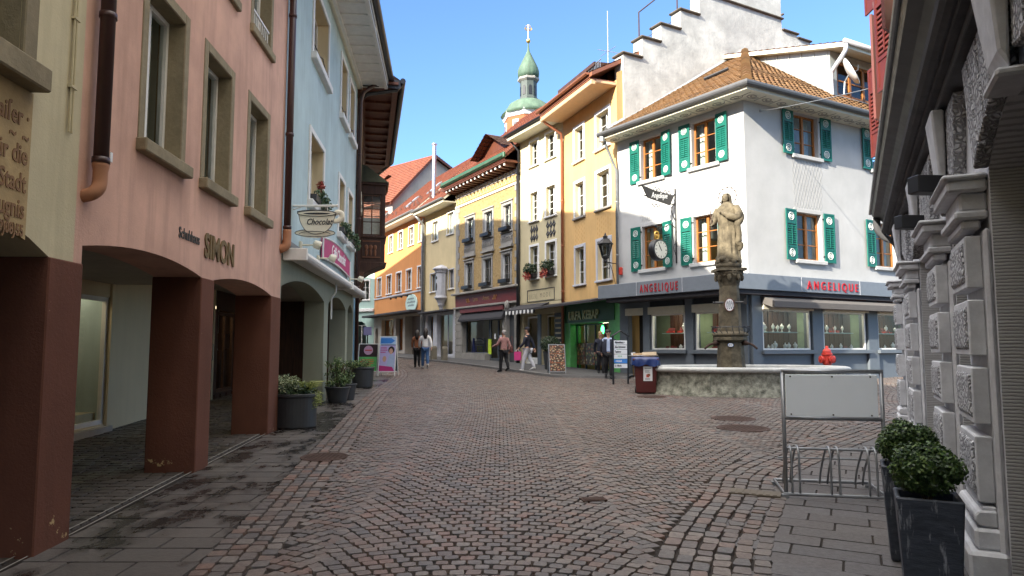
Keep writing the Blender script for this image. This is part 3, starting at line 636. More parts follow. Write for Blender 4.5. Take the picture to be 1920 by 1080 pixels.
# bent roof with panelled soffit
oh = 1.3; ez = 9.95
E0 = (0,-oh,ez); p = dk(0,-oh,ez); E1 = (L-.25,-oh,ez); E2 = dk(L2,-oh,ez)
rf = slope_mb((-.1,-oh,ez), E1, (L-1.5,5,ez+5.2), (-.1,5,ez+5.2)); rf2 = slope_mb(E1, E2, dk(L2,5,ez+5.2), (L-1.5,5,ez+5.2))
rf.m = [0]*len(rf.f); b = len(rf.v); nf = len(rf.f); rf.v += rf2.v
for i, q in enumerate(rf2.f): rf.f.append(tuple(x+b for x in q)); rf.m.append(0); rf.uv[nf+i] = rf2.uv[i]
rf.poly([(-.1,5,ez+5.2),(L-1.5,5,ez+5.2),(L-1.5,10,ez),(-.1,10,ez)]); rf.poly([(-.1,-oh,ez),(-.1,5,ez+5.2),(-.1,10,ez)]); rf.poly([(L-1.5,5,ez+5.2),dk(L2,5,ez+5.2),dk(L2,10,ez),(L-1.5,10,ez)]); rf.poly([E2,dk(L2,5,ez+5.2),dk(L2,10,ez)])
ro = rf.build('roof', M['roof_d'], dark, fix=False)
s = MB(); zz = ez-.06
s.poly([(-.1,-oh+.03,zz),(L-.25,-oh+.03,zz),(L,0,zz),(-.1,0,zz)]); s.poly([(L-.25,-oh+.03,zz),dk(L2,-oh+.03,zz),dk(L2,0,zz),(L,0,zz)])
n = 11
for i in range(n+1):
    x = -.1+(L-.1)*i/n; s.box(x-.09, x+.09, -oh+.05, -.02, zz-.09, zz-.002)
s.box(-.1, L-.2, -oh+.04, -oh+.22, zz-.10, zz-.001); s.box(-.1, L, -.22, -.02, zz-.10, zz-.001)
for i in range(n):
    x = -.1+(L-.1)*(i+.5)/n; s.box(x-.26, x+.26, -oh+.36, -.36, zz-.045, zz-.003)
for i in range(6):
    a = dk(L2*(i+.5)/6-.09, 0, 0); s.poly([dk(L2*(i+.5)/6-.1,-oh+.05,zz-.06), dk(L2*(i+.5)/6+.1,-oh+.05,zz-.06), dk(L2*(i+.5)/6+.1,-.02,zz-.06), dk(L2*(i+.5)/6-.1,-.02,zz-.06)])
s.build('soffit', M['rwood'], ro, fix=False)
MB().box(-.12, -.10, -oh-.02, 0, ez-.25, ez+.03).build('verge_board', M['black'], ro)
g = MB().tube([(-.15,-oh-.09,ez), (L-.3,-oh-.09,ez), dk(L2,-oh-.09,ez)], .09, 8); g.build('gutter', M['black'], ro)
MB().tube([(.05,-oh-.05,ez-.06),(.05,-oh+.1,ez-.25),(.03,-.3,ez-.45),(.02,-.12,ez-.6)], .06, 10).build('downpipe', M['black'], dark, smooth=True)
# oriel
ox0, ox1 = 4.75, 6.35; oy = -1.02
mb = MB(); frame = [(ox0,0),(ox0,oy),(ox1,oy),(ox1,0)]
wall_z = [(4.75,5.75),(7.35,7.75)]
for z0, z1 in wall_z:
    mb.prism([(ox0,.02),(ox0,oy),(ox1,oy),(ox1,.02)], z0, z1, 0, 'z')
for (x, y) in ((ox0,oy),(ox1-.14,oy),(ox0,-.16),(ox1-.14,-.16)): mb.box(x, x+.14, y, y+.14, 5.75, 7.35)
mb.prism([(.02,4.1),(-.5,4.45),(oy-.05,4.70),(oy-.08,4.76),(.02,4.76)], ox0-.06, ox1+.06, 0, 'x')
mb.box(ox0-.05, ox1+.05, oy-.05, .02, 5.68, 5.76); mb.box(ox0-.08, ox1+.08, oy-.08, .02, 7.70, 7.80)
mb.box(ox0-.02, ox0-.001, oy+.16, -.16, 4.9, 5.6)
orl = mb.build('oriel', M['dwood'], dark, bevel=.012)
w1 = MB()
def side_win(mb, x, s):
    y0, y1, z0, z1 = oy+.14, -.16, 5.78, 7.33
    for a, b2, c, d in ((y0,y0+.05,z0,z1),(y1-.05,y1,z0,z1),(y0,y1,z0,z0+.05),(y0,y1,z1-.05,z1),((y0+y1)/2-.018,(y0+y1)/2+.018,z0,z1),(y0,y1,z0+.5,z0+.53),(y0,y1,z0+1.0,z0+1.03)): mb.box(min(x,x+s), max(x,x+s), a, b2, c, d)
side_win(w1, ox0+.03, .04); side_win(w1, ox1-.07, .04)
for x in (ox0+.14, (ox0+ox1)/2-.03, ox1-.2): w1.box(x, x+.06, oy+.03, oy+.07, 5.78, 7.33)
w1.box(ox0+.14, ox1-.14, oy+.035, oy+.065, 6.6, 6.64)
wo = w1.build('window', M['dwoodx'], dark)
p = MB()
for x in (ox0+.05, ox1-.05): p.poly([(x,oy+.14,5.8),(x,-.16,5.8),(x,-.16,7.3),(x,oy+.14,7.3)])
p.poly([(ox0+.14,oy+.05,5.8),(ox1-.14,oy+.05,5.8),(ox1-.14,oy+.05,7.3),(ox0+.14,oy+.05,7.3)])
p.build('window_pane', M['glass'], wo, fix=False)
p = MB().poly([(ox0+.3,oy+.2,5.8),(ox0+.3,-.2,5.8),(ox0+.3,-.2,6.5),(ox0+.3,oy+.2,6.5)]); p.build('curtain', M['curtain'], wo, fix=False)
c = MB()
for y in (-.34,-.5,-.66):
    c.ball((ox0-.025, y, 5.32), (.02,.075,.10), 8); c.ball((ox0-.025, y, 5.12), (.02,.05,.14), 8)
c.box(ox0-.03, ox0-.021, -.85, -.2, 4.93, 4.97); c.box(ox0-.03, ox0-.021, -.85, -.2, 5.53, 5.57); c.build('carved_panel', paint('carved_oak', (.20,.075,.03), .6), orl, smooth=False)
c = MB(); zr = 7.8
c.add([(ox0-.12,oy-.12,zr),(ox1+.12,oy-.12,zr),(ox1+.12,.02,zr),(ox0-.12,.02,zr),(ox0+.45,-.3,zr+.75),(ox1-.45,-.3,zr+.75),(ox1-.45,.02,zr+.85),(ox0+.45,.02,zr+.85)], [(0,1,5,4),(1,2,6,5),(3,0,4,7),(4,5,6,7),(0,3,2,1)])
c.build('oriel_roof', stone('mossy_copper_sheet', (.10,.10,.055), 6, .4, .3), orl)

# the street goes on behind the timber house
EH = Fac(tuple(DK2.w(L2+.05,0,0))[:2], (-27.6,56.2)); eh = house('plaster_house', EH, 'plain plastered house beyond the timber house at the left bend of the street', 'house')
mb = MB(); wall_cells(mb, 0, EH.L, -.2, 9.6, [(x, x+.9, z, z+1.4) for x in (1.2,3.2,5.2,7.4,10,12.5,15,18,21) for z in (4.2,6.9)], .15); shell(mb, EH.L, 9, -.2, 9.6, 4.5, 4.8); mb.build('wall', M['greyw'], eh, fix=False); roof(eh, EH.L, 9.7, .8, 4.5, 4.8, 'roof_r', 'dwoodx')
for x in (1.2,3.2,5.2,7.4,10,12.5,15,18,21):
    for z in (4.2,6.9): window(eh, x, x+.9, z, z+1.4, .1)
# ================================================================== right row, far to near
def xs(fac, a, b, row=None):
    return fac.px(a, row or 600)[0], fac.px(b, row or 600)[0]
def plainwin(root, q, **kw):
    a = dict(y=.13, fm='white_p', cols=2, rows=3, fw=.05, sur='white_st', surw=.11, sill='white_st', sillh=.08, silld=.09); a.update(kw)
    return window(root, *q, **a)
# ---- turquoise house at the bend
TQ = Fac((P6[0]-6.6, P6[1]+3.2), (P6[0]-.02, P6[1]+.02))
tq = house('turquoise_house', TQ, 'pale turquoise house far off at the bend of the street, left of the orange one')
mb = MB(); L = TQ.L; ops = [(x, x+.9, z, z+1.5) for x in (1.2,2.9,4.4,5.9) for z in (5.3,8.3)]; ar = [(5.3,6.6,1.0,3.0,.6,.3),(3.2,4.6,1.0,3.0,.6,.3)]
wall_cells(mb, 0, L, .2, 10.6, ops+ar, .2); shell(mb, L, 8, .2, 10.6, 4, 4); mb.build('wall', M['turq'], tq, fix=False)
for q in ops: plainwin(tq, q)
for q in ar: window(tq, q[0], q[1], 1.0, 3.3, .28, 'white_p', 2, 1)
MB().box(0, L, -.15, -.002, 4.35, 4.6).build('ledge', M['white_st'], tq, bevel=.03)
roof(tq, L, 10.6, .8, 4, 4, 'roof_r', 'white_p')
# ---- orange house
org = house('orange_house', ORANGE, 'bright orange house with a row of white windows and a dark shop canopy', 'house')
L = ORANGE.L
lo = [xs(ORANGE, a+1.2, b-1.2, 540) for a, b in ((706.6,716),(724,735),(742,753.5),(761,772.5),(782,794))]
hi = [xs(ORANGE, a+1.2, b-1.2, 470) for a, b in ((709,718),(728.5,737.5),(746,756),(765.5,776.5),(784.5,795))]
ops = [(a, b, zk(5.28), zk(6.55)) for a, b in lo]+[(a, b, zk(8.15), zk(9.3)) for a, b in hi]
mb = MB(); wall_cells(mb, 0, L, zk(3.78), zk(9.9), ops, .16); shell(mb, L, 9, .2, zk(9.9), 4.5, 4.8); mb.build('wall', M['orange'], org, fix=False)
for q in ops: plainwin(org, q, cols=2, rows=3, curtain='side')
mb = MB(); gops = [(*xs(ORANGE,703.5,709,630), 1.0, 2.7,.35,.3),(*xs(ORANGE,715,738,630),1.3,3.6),(*xs(ORANGE,742,755,630),1.3,3.6),(*xs(ORANGE,759,793,630),1.0,3.7,0,.6)]
wall_cells(mb, 0, L, .2, zk(3.78), gops, .35); mb.build('ground_floor', M['greyw'], org, fix=False)
for q in gops[1:3]: window(org, *q[:4], .3, 'grey_p', 2, 1, .05, glass='shopglass')
a, b = gops[3][:2]; MB().box(a, b, .55, .6, .9, 3.7).build('gate', paint('brown_grey_gate', (.16,.13,.115), .6), org)
a, b = gops[1][:2]; MB().box((a+b)/2, b-.1, .5, .52, 1.4, 3.4).build('lit_panel', emit('warm_shop_light', (1.,.55,.18), .5), org)
MB().box(gops[0][0]-.5, L-.1, -.95, -.002, zk(3.70), zk(3.84)).build('canopy', M['awn_d'], org, bevel=.02)
MB().box(0, L, -.05, -.002, zk(5.02), zk(5.12)).build('string_course', M['lgrey'], org)
roof(org, L, zk(9.95), .75, 4.5, 4.8, 'roof_r', 'cream_p', 'zinc')
s = empty('oval_shop_sign', ORANGE.w(xs(ORANGE,763,786,575)[0]+1.05, -.06, zk(4.35)), ORANGE.rz, 'pale mint oval shop sign on the orange wall', 'sign')
e = [(1.12*math.cos(i*pi/16), .62*math.sin(i*pi/16)) for i in range(32)]
MB().prism(e, -.03, .03).build('board', M['palegreen'], s)
for z, wd in ((.25,.55),(.02,.8),(-.2,.6)):
    t = MB(); x = -wd
    while x < wd: t.box(x, x+.07, -.035, -.031, z, z+.09+R.random()*.05); x += .12
    t.build('lettering', M['grey_p'], s)
s = empty('lamp_rail', ORANGE.w(xs(ORANGE,743,781,558)[0], -.05, zk(4.88)), ORANGE.rz, 'black rail of small spotlights over the oval sign', 'lamp')
mb = MB().tube([(0,-.35,0),(3.6,-.35,.0)], .03, 8)
for x in (.05,1.2,2.4,3.55): mb.tube([(x,.05,0),(x,-.35,0)], .025, 6); mb.lathe([(.05,-.14),(.09,-.02)], 10, (x,-.38))
mb.build('rail', M['black'], s)
# ---- beige house
bge = house('beige_house', BEIGE, 'narrow beige plastered house with a small white corbelled oriel turret', 'house')
L = BEIGE.L
ops = [(*xs(BEIGE,807.5,820,530), zk(4.85), zk(5.9)), (*xs(BEIGE,841.5,851,525), zk(4.85), zk(5.9)), (*xs(BEIGE,811,821.5,430), zk(7.85), zk(9.0)), (*xs(BEIGE,839,851,420), zk(7.95), zk(9.15))]
mb = MB(); wall_cells(mb, 0, L, zk(3.6), zk(9.8), ops, .14); shell(mb, L, 9, .2, zk(9.8), 4.5, 4.8); mb.build('wall', M['beige'], bge, fix=False)
for i, q in enumerate(ops): plainwin(bge, q, fm='lgrey' if i < 2 else 'white_p', sur='lgrey' if i < 2 else 'white_st', rows=1, cols=4 if i == 3 else 3, surw=.07, curtain='full')
mb = MB(); gops = [(*xs(BEIGE,801,812,620),1.1,zk(3.45)),(*xs(BEIGE,819,849,620),1.1,zk(3.45))]; wall_cells(mb, 0, L, .2, zk(3.6), gops, .3); mb.build('ground_floor', M['lgrey'], bge, fix=False)
for q in gops: window(bge, *q, .24, 'lgrey', 1 if q is gops[0] else 2, 1, .06, glass='shopglass')
MB().box(.2, L-.2, .9, .95, .8, zk(3.5)).build('shop_interior', M['room'], bge)
MB().box(.1, L-.3, -.5, -.002, zk(3.56), zk(3.66)).build('canopy', M['awn_d'], bge, bevel=.02)
tx = sum(xs(BEIGE,823,842,530))/2+.22; tz = zk(4.3); ts = .80
prof = [(.03,-.95),(.06,-.85),(.05,-.8),(.16,-.6),(.14,-.55),(.27,-.35),(.25,-.3),(.40,-.05),(.52,.02),(.52,.12),(.42,.16),(.42,1.55),(.5,1.58),(.52,1.7),(.66,1.76),(.66,1.83),(.4,1.95),(.1,2.05)]
mb = MB().lathe([(r*ts,z+tz) for r, z in prof], 8, (tx,-.26), rot=pi/8); o = mb.build('oriel', M['lgrey'], bge, bevel=.008)
mb = MB().lathe([(.10,0),(.10,.03)], 12); mb.xf(Matrix.Translation((tx,-.55,tz+1.25)) @ Matrix.Rotation(pi/2,4,'X')); mb.prism([(tx+.10*math.cos(i*pi/6), tz+.72+.24*math.sin(i*pi/6)) for i in range(12)], -.575, -.55); mb.box(tx-.30, tx-.26, -.40, -.2, tz+.4, tz+1.3)
mb.build('niche_opening', M['darkroom'], o)
roof(bge, L, zk(9.78), .85, 4.5, 4.8, 'roof_r', 'cream_p', 'zinc')
downpipe(bge, [(.02,-.8,zk(9.7)),(.25,-.5,zk(9.3)),(.12,-.12,zk(9.0)),(.12,-.12,1.0)], .09, 'zinc')
MB().tube([(.0,-.12,zk(9.5)),(-.15,-.12,zk(8.5)),(-.15,-.12,1.0)], .06, 8).build('downpipe', M['zinc'], bge)
s = empty('stovepipe', BEIGE.w(1.25, .1, zk(10.2)), BEIGE.rz, 'tall shiny steel stovepipe rising from the red roofs', 'chimney')
mb = MB().lathe([(.13,-.6),(.13,3.75)], 14); mb.lathe([(.15,1.5),(.15,1.55)], 14); mb.lathe([(.15,2.9),(.15,2.95)], 14); mb.lathe([(.18,3.82),(.18,3.9),(.08,3.95)], 14); mb.lathe([(.04,3.75),(.04,3.83)], 8)
mb.build('pipe', paint('polished_steel', (.55,.56,.58), .3, .9), s, smooth=False)
MB().lathe([(.42,-.3),(.2,.15)], 10).build('flashing', M['patina'], s)
# snow guards on the red roofs
for root, L in ((org, ORANGE.L), (bge, BEIGE.L)):
    mb = MB()
    for k in range(26 if root is org else 12):
        x = R.uniform(.3, L-.3); t = R.uniform(.05,.35); y = -.75+5.25*t; z = zk(9.9)+4.8*t+.09
        mb.box(x, x+.25, y-.03, y, z, z+.16)
    mb.build('snow_guard', M['dwoodx'], root)
mb = MB()
for x, t in ((5.2,.25),(8.3,.35)):
    y0 = -.75+5.25*t; z0 = zk(9.95)+4.8*t; mb.add([(x,y0,z0+.12),(x+.75,y0,z0+.12),(x+.75,y0+.85,z0+.92),(x,y0+.85,z0+.92),(x,y0,z0),(x+.75,y0,z0),(x+.75,y0+.85,z0+.78),(x,y0+.85,z0+.78)], [(0,1,2,3),(0,4,5,1),(1,5,6,2),(0,3,7,4)])
mb.build('roof_window', M['zinc'], org, fix=False)
mb = MB(); t = .35; y0 = -.75+5.25*t; z0 = zk(9.8)+4.8*t
mb.add([(2.6,y0,z0+.12),(3.9,y0,z0+.12),(3.9,y0+1.6,z0+1.6),(2.6,y0+1.6,z0+1.6),(2.6,y0,z0),(3.9,y0,z0),(3.9,y0+1.6,z0+1.45),(2.6,y0+1.6,z0+1.45)], [(0,1,2,3),(0,4,5,1),(1,5,6,2),(0,3,7,4)])
mb.build('roof_window', M['grey_d'], bge, fix=False)
# ---- grey gable house behind
GG = Fac((-9.7,55.5), (-4.5,61.4))
gg = house('gable_house', GG, 'plain grey gable house with red roof edges standing behind the orange house', 'house')
L = GG.L; mb = MB(); mb.poly([(0,0,8),(L,0,8),(L,0,16.6),(L*.55,0,17.9),(0,0,13.5)]); mb.poly([(0,0,8),(0,12,8),(0,12,13.5),(0,0,13.5)]); mb.poly([(L,0,8),(L,12,8),(L,12,16.6),(L,0,16.6)]); mb.build('wall', M['greyw'], gg, fix=False)
rf = slope_mb((-.5,-.35,13.2),(-.5,12,13.2),(L*.55,12,18.1),(L*.55,-.35,18.1)); r2 = slope_mb((L+.4,12,16.6),(L+.4,-.35,16.6),(L*.55,-.35,18.1),(L*.55,12,18.1)); b = len(rf.v); nf = len(rf.f); rf.v += r2.v
for i, q in enumerate(r2.f): rf.f.append(tuple(x+b for x in q)); rf.m.append(0); rf.uv[nf+i] = r2.uv[i]
ro = rf.build('roof', M['roof_r'], gg, fix=False)
mb = MB(); mb.prism([(-.5,13.2),(L*.55,18.1),(L+.4,16.6),(L+.4,16.4),(L*.55,17.85),(-.5,12.95)], -.36, -.30); mb.build('verge_board', M['rwood'], ro)
DG = Fac((-14.6,60), (-9.9,57.9)); dg = house('dormer_house', DG, 'dark red dormer with glowing terracotta tiles showing over the street end', 'house')
mb = MB(); mb.box(0, DG.L, 0, 4, 8, 14.0); mb.build('wall', M['redb'], dg)
rf = slope_mb((-.4,-.5,14.0),(DG.L+.4,-.5,14.0),(DG.L+.2,2.2,15.5),(-.2,2.2,15.5), .34, .05); rf.build('roof', M['roof_o'], dg, fix=False)
mb = MB(); mb.prism([(1.6,15.0),(3.3,16.3),(4.4,15.9),(4.6,15.4),(4.6,14.6),(1.6,14.6)], 1.5, 2.6); mb.build('dormer_gable', M['redb'], dg)
rf = slope_mb((2.7,1.2,15.9),(2.7,3.2,15.9),(3.6,3.2,16.6),(3.6,1.2,16.6)); rf.build('dormer_roof', M['roof_d'], dg, fix=False)
# ---- golden brick house
brk = house('clinker_house', BRICK, 'golden clinker house with grey quoins, carved friezes and a dark red shop board', 'house')
L = BRICK.L
colsU = [(874.5,889),(908,923.5),(943.5,959)]; colsL = [(873,886.5),(906,921.5),(942.5,957.5)]
up = [(*xs(BRICK,a,b,430), zk(7.12), zk(8.4)) for a, b in colsU]; lw = [(*xs(BRICK,a,b,515), zk(4.62), zk(6.02)) for a, b in colsL]
mb = MB(); wall_cells(mb, 0, L, zk(4.4), zk(10.1), up+lw, .2, 0, 0, 1); shell(mb, L, 9, .2, zk(10.1), 4.5, 5.0); mb.build('wall', [M['brickg'], M['white_st']], brk, fix=False)
for q in up+lw:
    o = window(brk, *q, .14, 'grey_st', 2, 3, .045, curtain='side', sur='grey_st', surw=.15, sill='grey_st', sillh=.09, silld=.12, top=True)
    pb = MB().box(q[0]-.02, q[1]+.02, -.30, -.08, q[2]+.005, q[2]+.2); pb.build('flower_box', M['black'], o, bevel=.015)
for q in up:  # friezes under the upper windows
    mb = MB(); a, b = q[0]-.16, q[1]+.16
    mb.box(a, b, -.05, -.001, q[2]-.72, q[2]-.1); mb.box(a-.06, b+.06, -.13, -.001, q[2]-.83, q[2]-.725)
    for k in range(5):
        x = a+(b-a)*(k+.5)/5; mb.tube([(x-.1,-.06,q[2]-.55),(x-.04,-.08,q[2]-.3),(x+.05,-.08,q[2]-.5),(x+.1,-.06,q[2]-.25)], .03, 6)
    mb.build('carved_frieze', M['grey_st'], brk)
for side in (0, 1):
    mb = MB(); z = zk(4.5); k = 0
    while z < zk(9.2):
        wd = .34 if k % 2 else .5
        if side: mb.box(L-wd, L+.02, -.03, -.001, z, z+.334)
        else: mb.box(-.02, wd, -.03, -.001, z, z+.334)
        z += .335; k += 1
    mb.build('quoin_strip', M['grey_st'], brk, bevel=.012)
mb = MB(); mb.box(-.05, L+.05, -.06, -.001, zk(9.22), zk(9.32)); mb.box(-.05, L+.05, -.04, -.001, zk(9.72), zk(9.8))
for i in range(24):
    x = L*(i+.5)/24; mb.box(x-.09, x+.09, -.10, -.001, zk(9.82), zk(9.93))
mb.build('cornice', M['white_st'], brk)
mb = MB()
for i in range(18):
    x = .1+(L-.2)*(i+.5)/18; mb.tube([(x-.15,-.03,zk(9.4)),(x,-.04,zk(9.65)),(x+.15,-.03,zk(9.4))], .04, 6); mb.ball((x,-.03,zk(9.42)), .05, 6)
mb.build('relief_band', M['yellow'], brk)
mb = MB()
for i in range(16):
    x = L*(i+.5)/16; mb.box(x-.07, x+.07, -.72, -.003, zk(9.98), zk(10.12)); mb.box(x-.05, x+.05, -.78, -.72, zk(10.0), zk(10.12), 1)
mb.box(-.1, L+.1, -.85, -.002, zk(10.12), zk(10.17)); mb.build('modillions', [M['rwood'], M['white_p']], brk)
ro = roof(brk, L, zk(10.4), .9, 4.5, 5.0, 'roof_r', 'rwood', 'patina')
MB().box(-.1, L+.1, -1.0, -.86, zk(10.3), zk(10.56)).build('green_gutter_board', paint('dark_green_gutter', (.03,.10,.05), .4), ro, bevel=.03)
# dormer
dx0, dx1 = 2.9, 5.9; bz = 11.0
mb = MB(); wall_cells(mb, dx0, dx1, bz-.3, bz+1.05, [(dx0+.25,dx0+1.15,bz+.2,bz+.95),(dx1-1.3,dx1-.3,bz+.2,bz+.95)], .1, .25); mb.poly([(dx0,.25,bz+1.05),(dx1,.25,bz+1.05),((dx0+dx1)/2,.25,bz+1.85)]); mb.poly([(dx0,.25,bz-.5),(dx0,3.2,bz+1.05),(dx0,.25,bz+1.05)]); mb.poly([(dx1,.25,bz-.5),(dx1,3.2,bz+1.05),(dx1,.25,bz+1.05)])
dm = mb.build('dormer', M['rwood'], brk, fix=False)
for a, b in ((dx0+.25,dx0+1.15),(dx1-1.3,dx1-.3)): 
    f = MB(); frame_box(f, a, b, bz+.2, bz+.95, .27, .34, .07); f.box((a+b)/2-.03,(a+b)/2+.03,.28,.33,bz+.27,bz+.88); f.poly([(a,.33,bz+.2),(b,.33,bz+.2),(b,.33,bz+.95),(a,.33,bz+.95)],1); f.build('dormer_window', [M['dwood'], M['glass']], dm, fix=False)
xm = (dx0+dx1)/2
r1 = slope_mb((dx0-.35,-.35,bz+.9),(dx0-.35,3,bz+.9),(xm,3,bz+1.95),(xm,-.35,bz+1.95)); r2 = slope_mb((dx1+.35,3,bz+.9),(dx1+.35,-.35,bz+.9),(xm,-.35,bz+1.95),(xm,3,bz+1.95)); b = len(r1.v); nf = len(r1.f); r1.v += r2.v
for i, q in enumerate(r2.f): r1.f.append(tuple(x+b for x in q)); r1.m.append(0); r1.uv[nf+i] = r2.uv[i]
r1.build('dormer_roof', M['roof_d'], dm, fix=False)
# shop front
a0, a1 = xs(BRICK,868,943,620); d0, d1 = xs(BRICK,948.5,964,620); zt = zk(4.4)
mb = MB(); wall_cells(mb, 0, L, .2, zt-.02, [(a0,a1,.75,zk(3.3),0,.3),(d0,d1,.6,zk(2.95),(d1-d0)/2*.98,.3)], .3, 0, 0, 0)
mb.build('ground_floor', M['grey_st'], brk, fix=False)
for x0, x1 in ((0,a0-.02),(a1+.02,d0-.08),(d1+.08,L)):
    mb = MB().box(x0+.02, x1-.02, -.012, -.001, .8, zk(3.5)); z = .9
    while z < zk(3.5)-.3: mb.box(x0+.01, x1-.01, -.05, -.011, z, z+.36); z += .40
    mb.build('rusticated_pier', M['grey_st'], brk, bevel=.02)
mb = MB().box(-.1, L+.05, -.30, -.002, zk(4.36), zk(4.47)); mb.box(-.05, L+.02, -.18, -.002, zk(3.62), zk(3.72)); mb.build('shop_cornice', M['grey_st'], brk, bevel=.02)
bd = MB().box(.08, L-.05, -.07, -.002, zk(3.73), zk(4.35)); bd.box(a0-.2, a1+.2, -.12, -.002, zk(3.38), zk(3.6)); bd = bd.build('shop_board', M['redb'], brk)
GILT = paint('gilt_letters', (.42,.22,.09), .4)
for wd_, xw in (('Lanna', 2.7), ('Annora', 4.0)): text_mb(MB(), wd_, .34, xw, zk(3.95), -.078, .004, 'CENTER', .75, .0).build('lettering', GILT, bd, fix=False)
for x, s_ in ((1.75,1),(5.0,-1)): MB().tube([(x+s_*.02*i, -.08, zk(4.02)+.13*math.sin(i*.55)) for i in range(-11,12)], .02, 6).build('gilt_scroll', GILT, bd, fix=False)
aw = MB(); aw.prism([(-.002,zk(3.38)),(-.22,zk(3.02)),(-.22,zk(2.92)),(-.002,zk(3.0))], a0-.25, a1+.25, 0, 'x'); aw.build('awning', M['awn_d'], brk)
xm = a0+(a1-a0)*.60; window(brk, a0, xm, 1.25, zk(3.0), .24, 'grey_d', 1, 1, .06, glass='shopglass')
MB().box(a0, xm, -.05, .28, .75, 1.245).build('stall_riser', M['grey_st'], brk)
dd = MB(); frame_box(dd, xm+.1, a1, .8, zk(3.0), .2, .28, .09, wb=.2); dd.box((xm+a1)/2, (xm+a1)/2+.1, .2, .28, .8, zk(2.9)); dd = dd.build('door', M['grey_d'], brk)
MB().poly([(xm+.1,.24,.9),(a1,.24,.9),(a1,.24,zk(2.95)),(xm+.1,.24,zk(2.95))]).build('door_glass', M['shopglass'], dd, fix=False)
pp = MB()
for x, z, w_, h_ in ((xm+.55,2.0,.2,.3),(a1-.75,1.9,.22,.3),(a1-.4,1.85,.2,.3),(a1-.6,1.4,.22,.3)): pp.box(x, x+w_, .21, .215, z, z+h_)
pp.build('notice', M['paper'], dd); MB().box(xm-.12, xm+.25, .2, .21, 1.2, 2.0).build('notice', M['lime'], dd)
MB().box(a0-.3, L, 1.4, 1.45, .6, zk(3.3)).build('shop_interior', M['room'], brk)
d = MB().prism([(d0,.6),(d1,.6),(d1,zk(2.95))]+[((d0+d1)/2+(d1-d0)/2*math.cos(i*pi/10), zk(2.95)+(d1-d0)/2*math.sin(i*pi/10)) for i in range(1,10)]+[(d0,zk(2.95))], .22, .3); d.build('door', M['grey_d'], brk)
mb = MB().ball(((d0+d1)/2,-.16,zk(3.55)), (.16,.14,.24), 10); mb.box((d0+d1)/2-.2,(d0+d1)/2+.2,-.12,-.002,zk(3.3),zk(3.42)); mb.build('carved_keystone', M['grey_st'], brk)
downpipe(brk, [(L-.02,-.1,zk(10.2)),(L-.02,-.1,.8)], .09, 'black')
# ---- cream fashion-shop house
mod = house('fashion_shop_house', MODE, 'tall narrow cream house with diamond patterns between its windows, above a fashion shop', 'house')
L = MODE.L
cs = [(.98,1.66),(2.36,3.12)]; cs = [(a*K, b*K) for a, b in cs]
ops = [(a, b, zk(z0), zk(z1)) for a, b in cs for z0, z1 in ((9.72,10.85),(7.2,8.5),(4.62,6.05))]
mb = MB(); wall_cells(mb, 0, L, zk(3.55), zk(11.25), ops, .22); shell(mb, L, 9, .2, zk(11.25), 4.5, 3.2); mb.build('wall', M['mode'], mod, fix=False)
for q in ops:
    plainwin(mod, q, y=.18, cols=2, rows=4 if q[3]-q[2] > 1.3 else 3, sillh=.07, silld=.1)
for a, b in cs:
    mb = MB()
    for r in range(2):
        for c in range(3):
            cx = a+(b-a)*(c+.5)/3; cz = zk(6.45)+.38*r; wd = (b-a)/6.3; h = .2
            for s_ in (1, .52): 
                P = [(cx-wd*s_,cz),(cx,cz+h*s_),(cx+wd*s_,cz),(cx,cz-h*s_)]
                mb.tube([(p[0],-.006,p[1]) for p in P], .022 if s_ == 1 else .03, 4, closed=True)
    mb.build('diamond_pattern', M['letter_d'], mod)
# flower boxes on the first-floor sills
for a, b in cs:
    f = empty('flower_box', MODE.w((a+b)/2, -.2, zk(4.62)), MODE.rz, 'dark box of faded red geraniums on the %s first-floor sill over the fashion shop' % ('left' if a < 2 else 'right'), 'flower box', 'geranium boxes over the fashion shop')
    MB().box(-(b-a)/2, (b-a)/2, -.13, .13, .0, .2).build('box', M['black'], f, bevel=.015)
    leaves(MB(), (0,-.05,.42), (.46,.28,.30), 420, .12, 0, .2).build('foliage', M['dark_l'], f, fix=False)
    leaves(MB(), (0,-.22,.08), (.34,.14,.22), 130, .10, 0, .2).build('blossom', M['petal'], f, fix=False)
a0, a1 = xs(MODE,983,1009,630); d0, d1 = xs(MODE,1016,1040,630)
mb = MB(); wall_cells(mb, 0, L, .2, zk(3.53), [(a0,a1,.6,zk(3.0),0,.3),(d0,d1,.6,zk(3.0),0,.5)], .3); mb.build('ground_floor', M['mode'], mod, fix=False)
window(mod, a0+.04, a1-.04, 1.0, zk(2.95), .2, 'white_p', 1, 1, .09, glass='shopglass'); MB().box(a0, a1, .1, .26, .6, .99).build('stall_riser', M['white_p'], mod)
MB().box(a0-.2, L, 1.1, 1.15, .5, zk(3.3)).build('shop_interior', paint('bright_shop_wall', (.62,.48,.16), .8), mod)
MB().box(a1+.02, d0-.02, -.05, -.002, .6, zk(3.0)).build('shop_pillar', M['grey_p'], mod)
dd = MB(); frame_box(dd, d0, d0+(d1-d0)*.62, .7, zk(2.95), .3, .36, .06); dd.poly([(d0,.34,.7),(d0+(d1-d0)*.62,.34,.7),(d0+(d1-d0)*.62,.34,zk(2.9)),(d0,.34,zk(2.9))],1); dd.box(d0+(d1-d0)*.62, d1, .25, .33, .7, zk(2.95)); dd.build('door', [M['white_p'], M['shopglass']], mod, fix=False)
pn = MB(); frame_box(pn, xs(MODE,989,1040,550)[0], xs(MODE,989,1040,550)[1], zk(3.58), zk(4.12), -.02, -.002, .03); pn = pn.build('sign_border', M['letter_d'], mod)
x0 = xs(MODE,992,1040,550)[0]
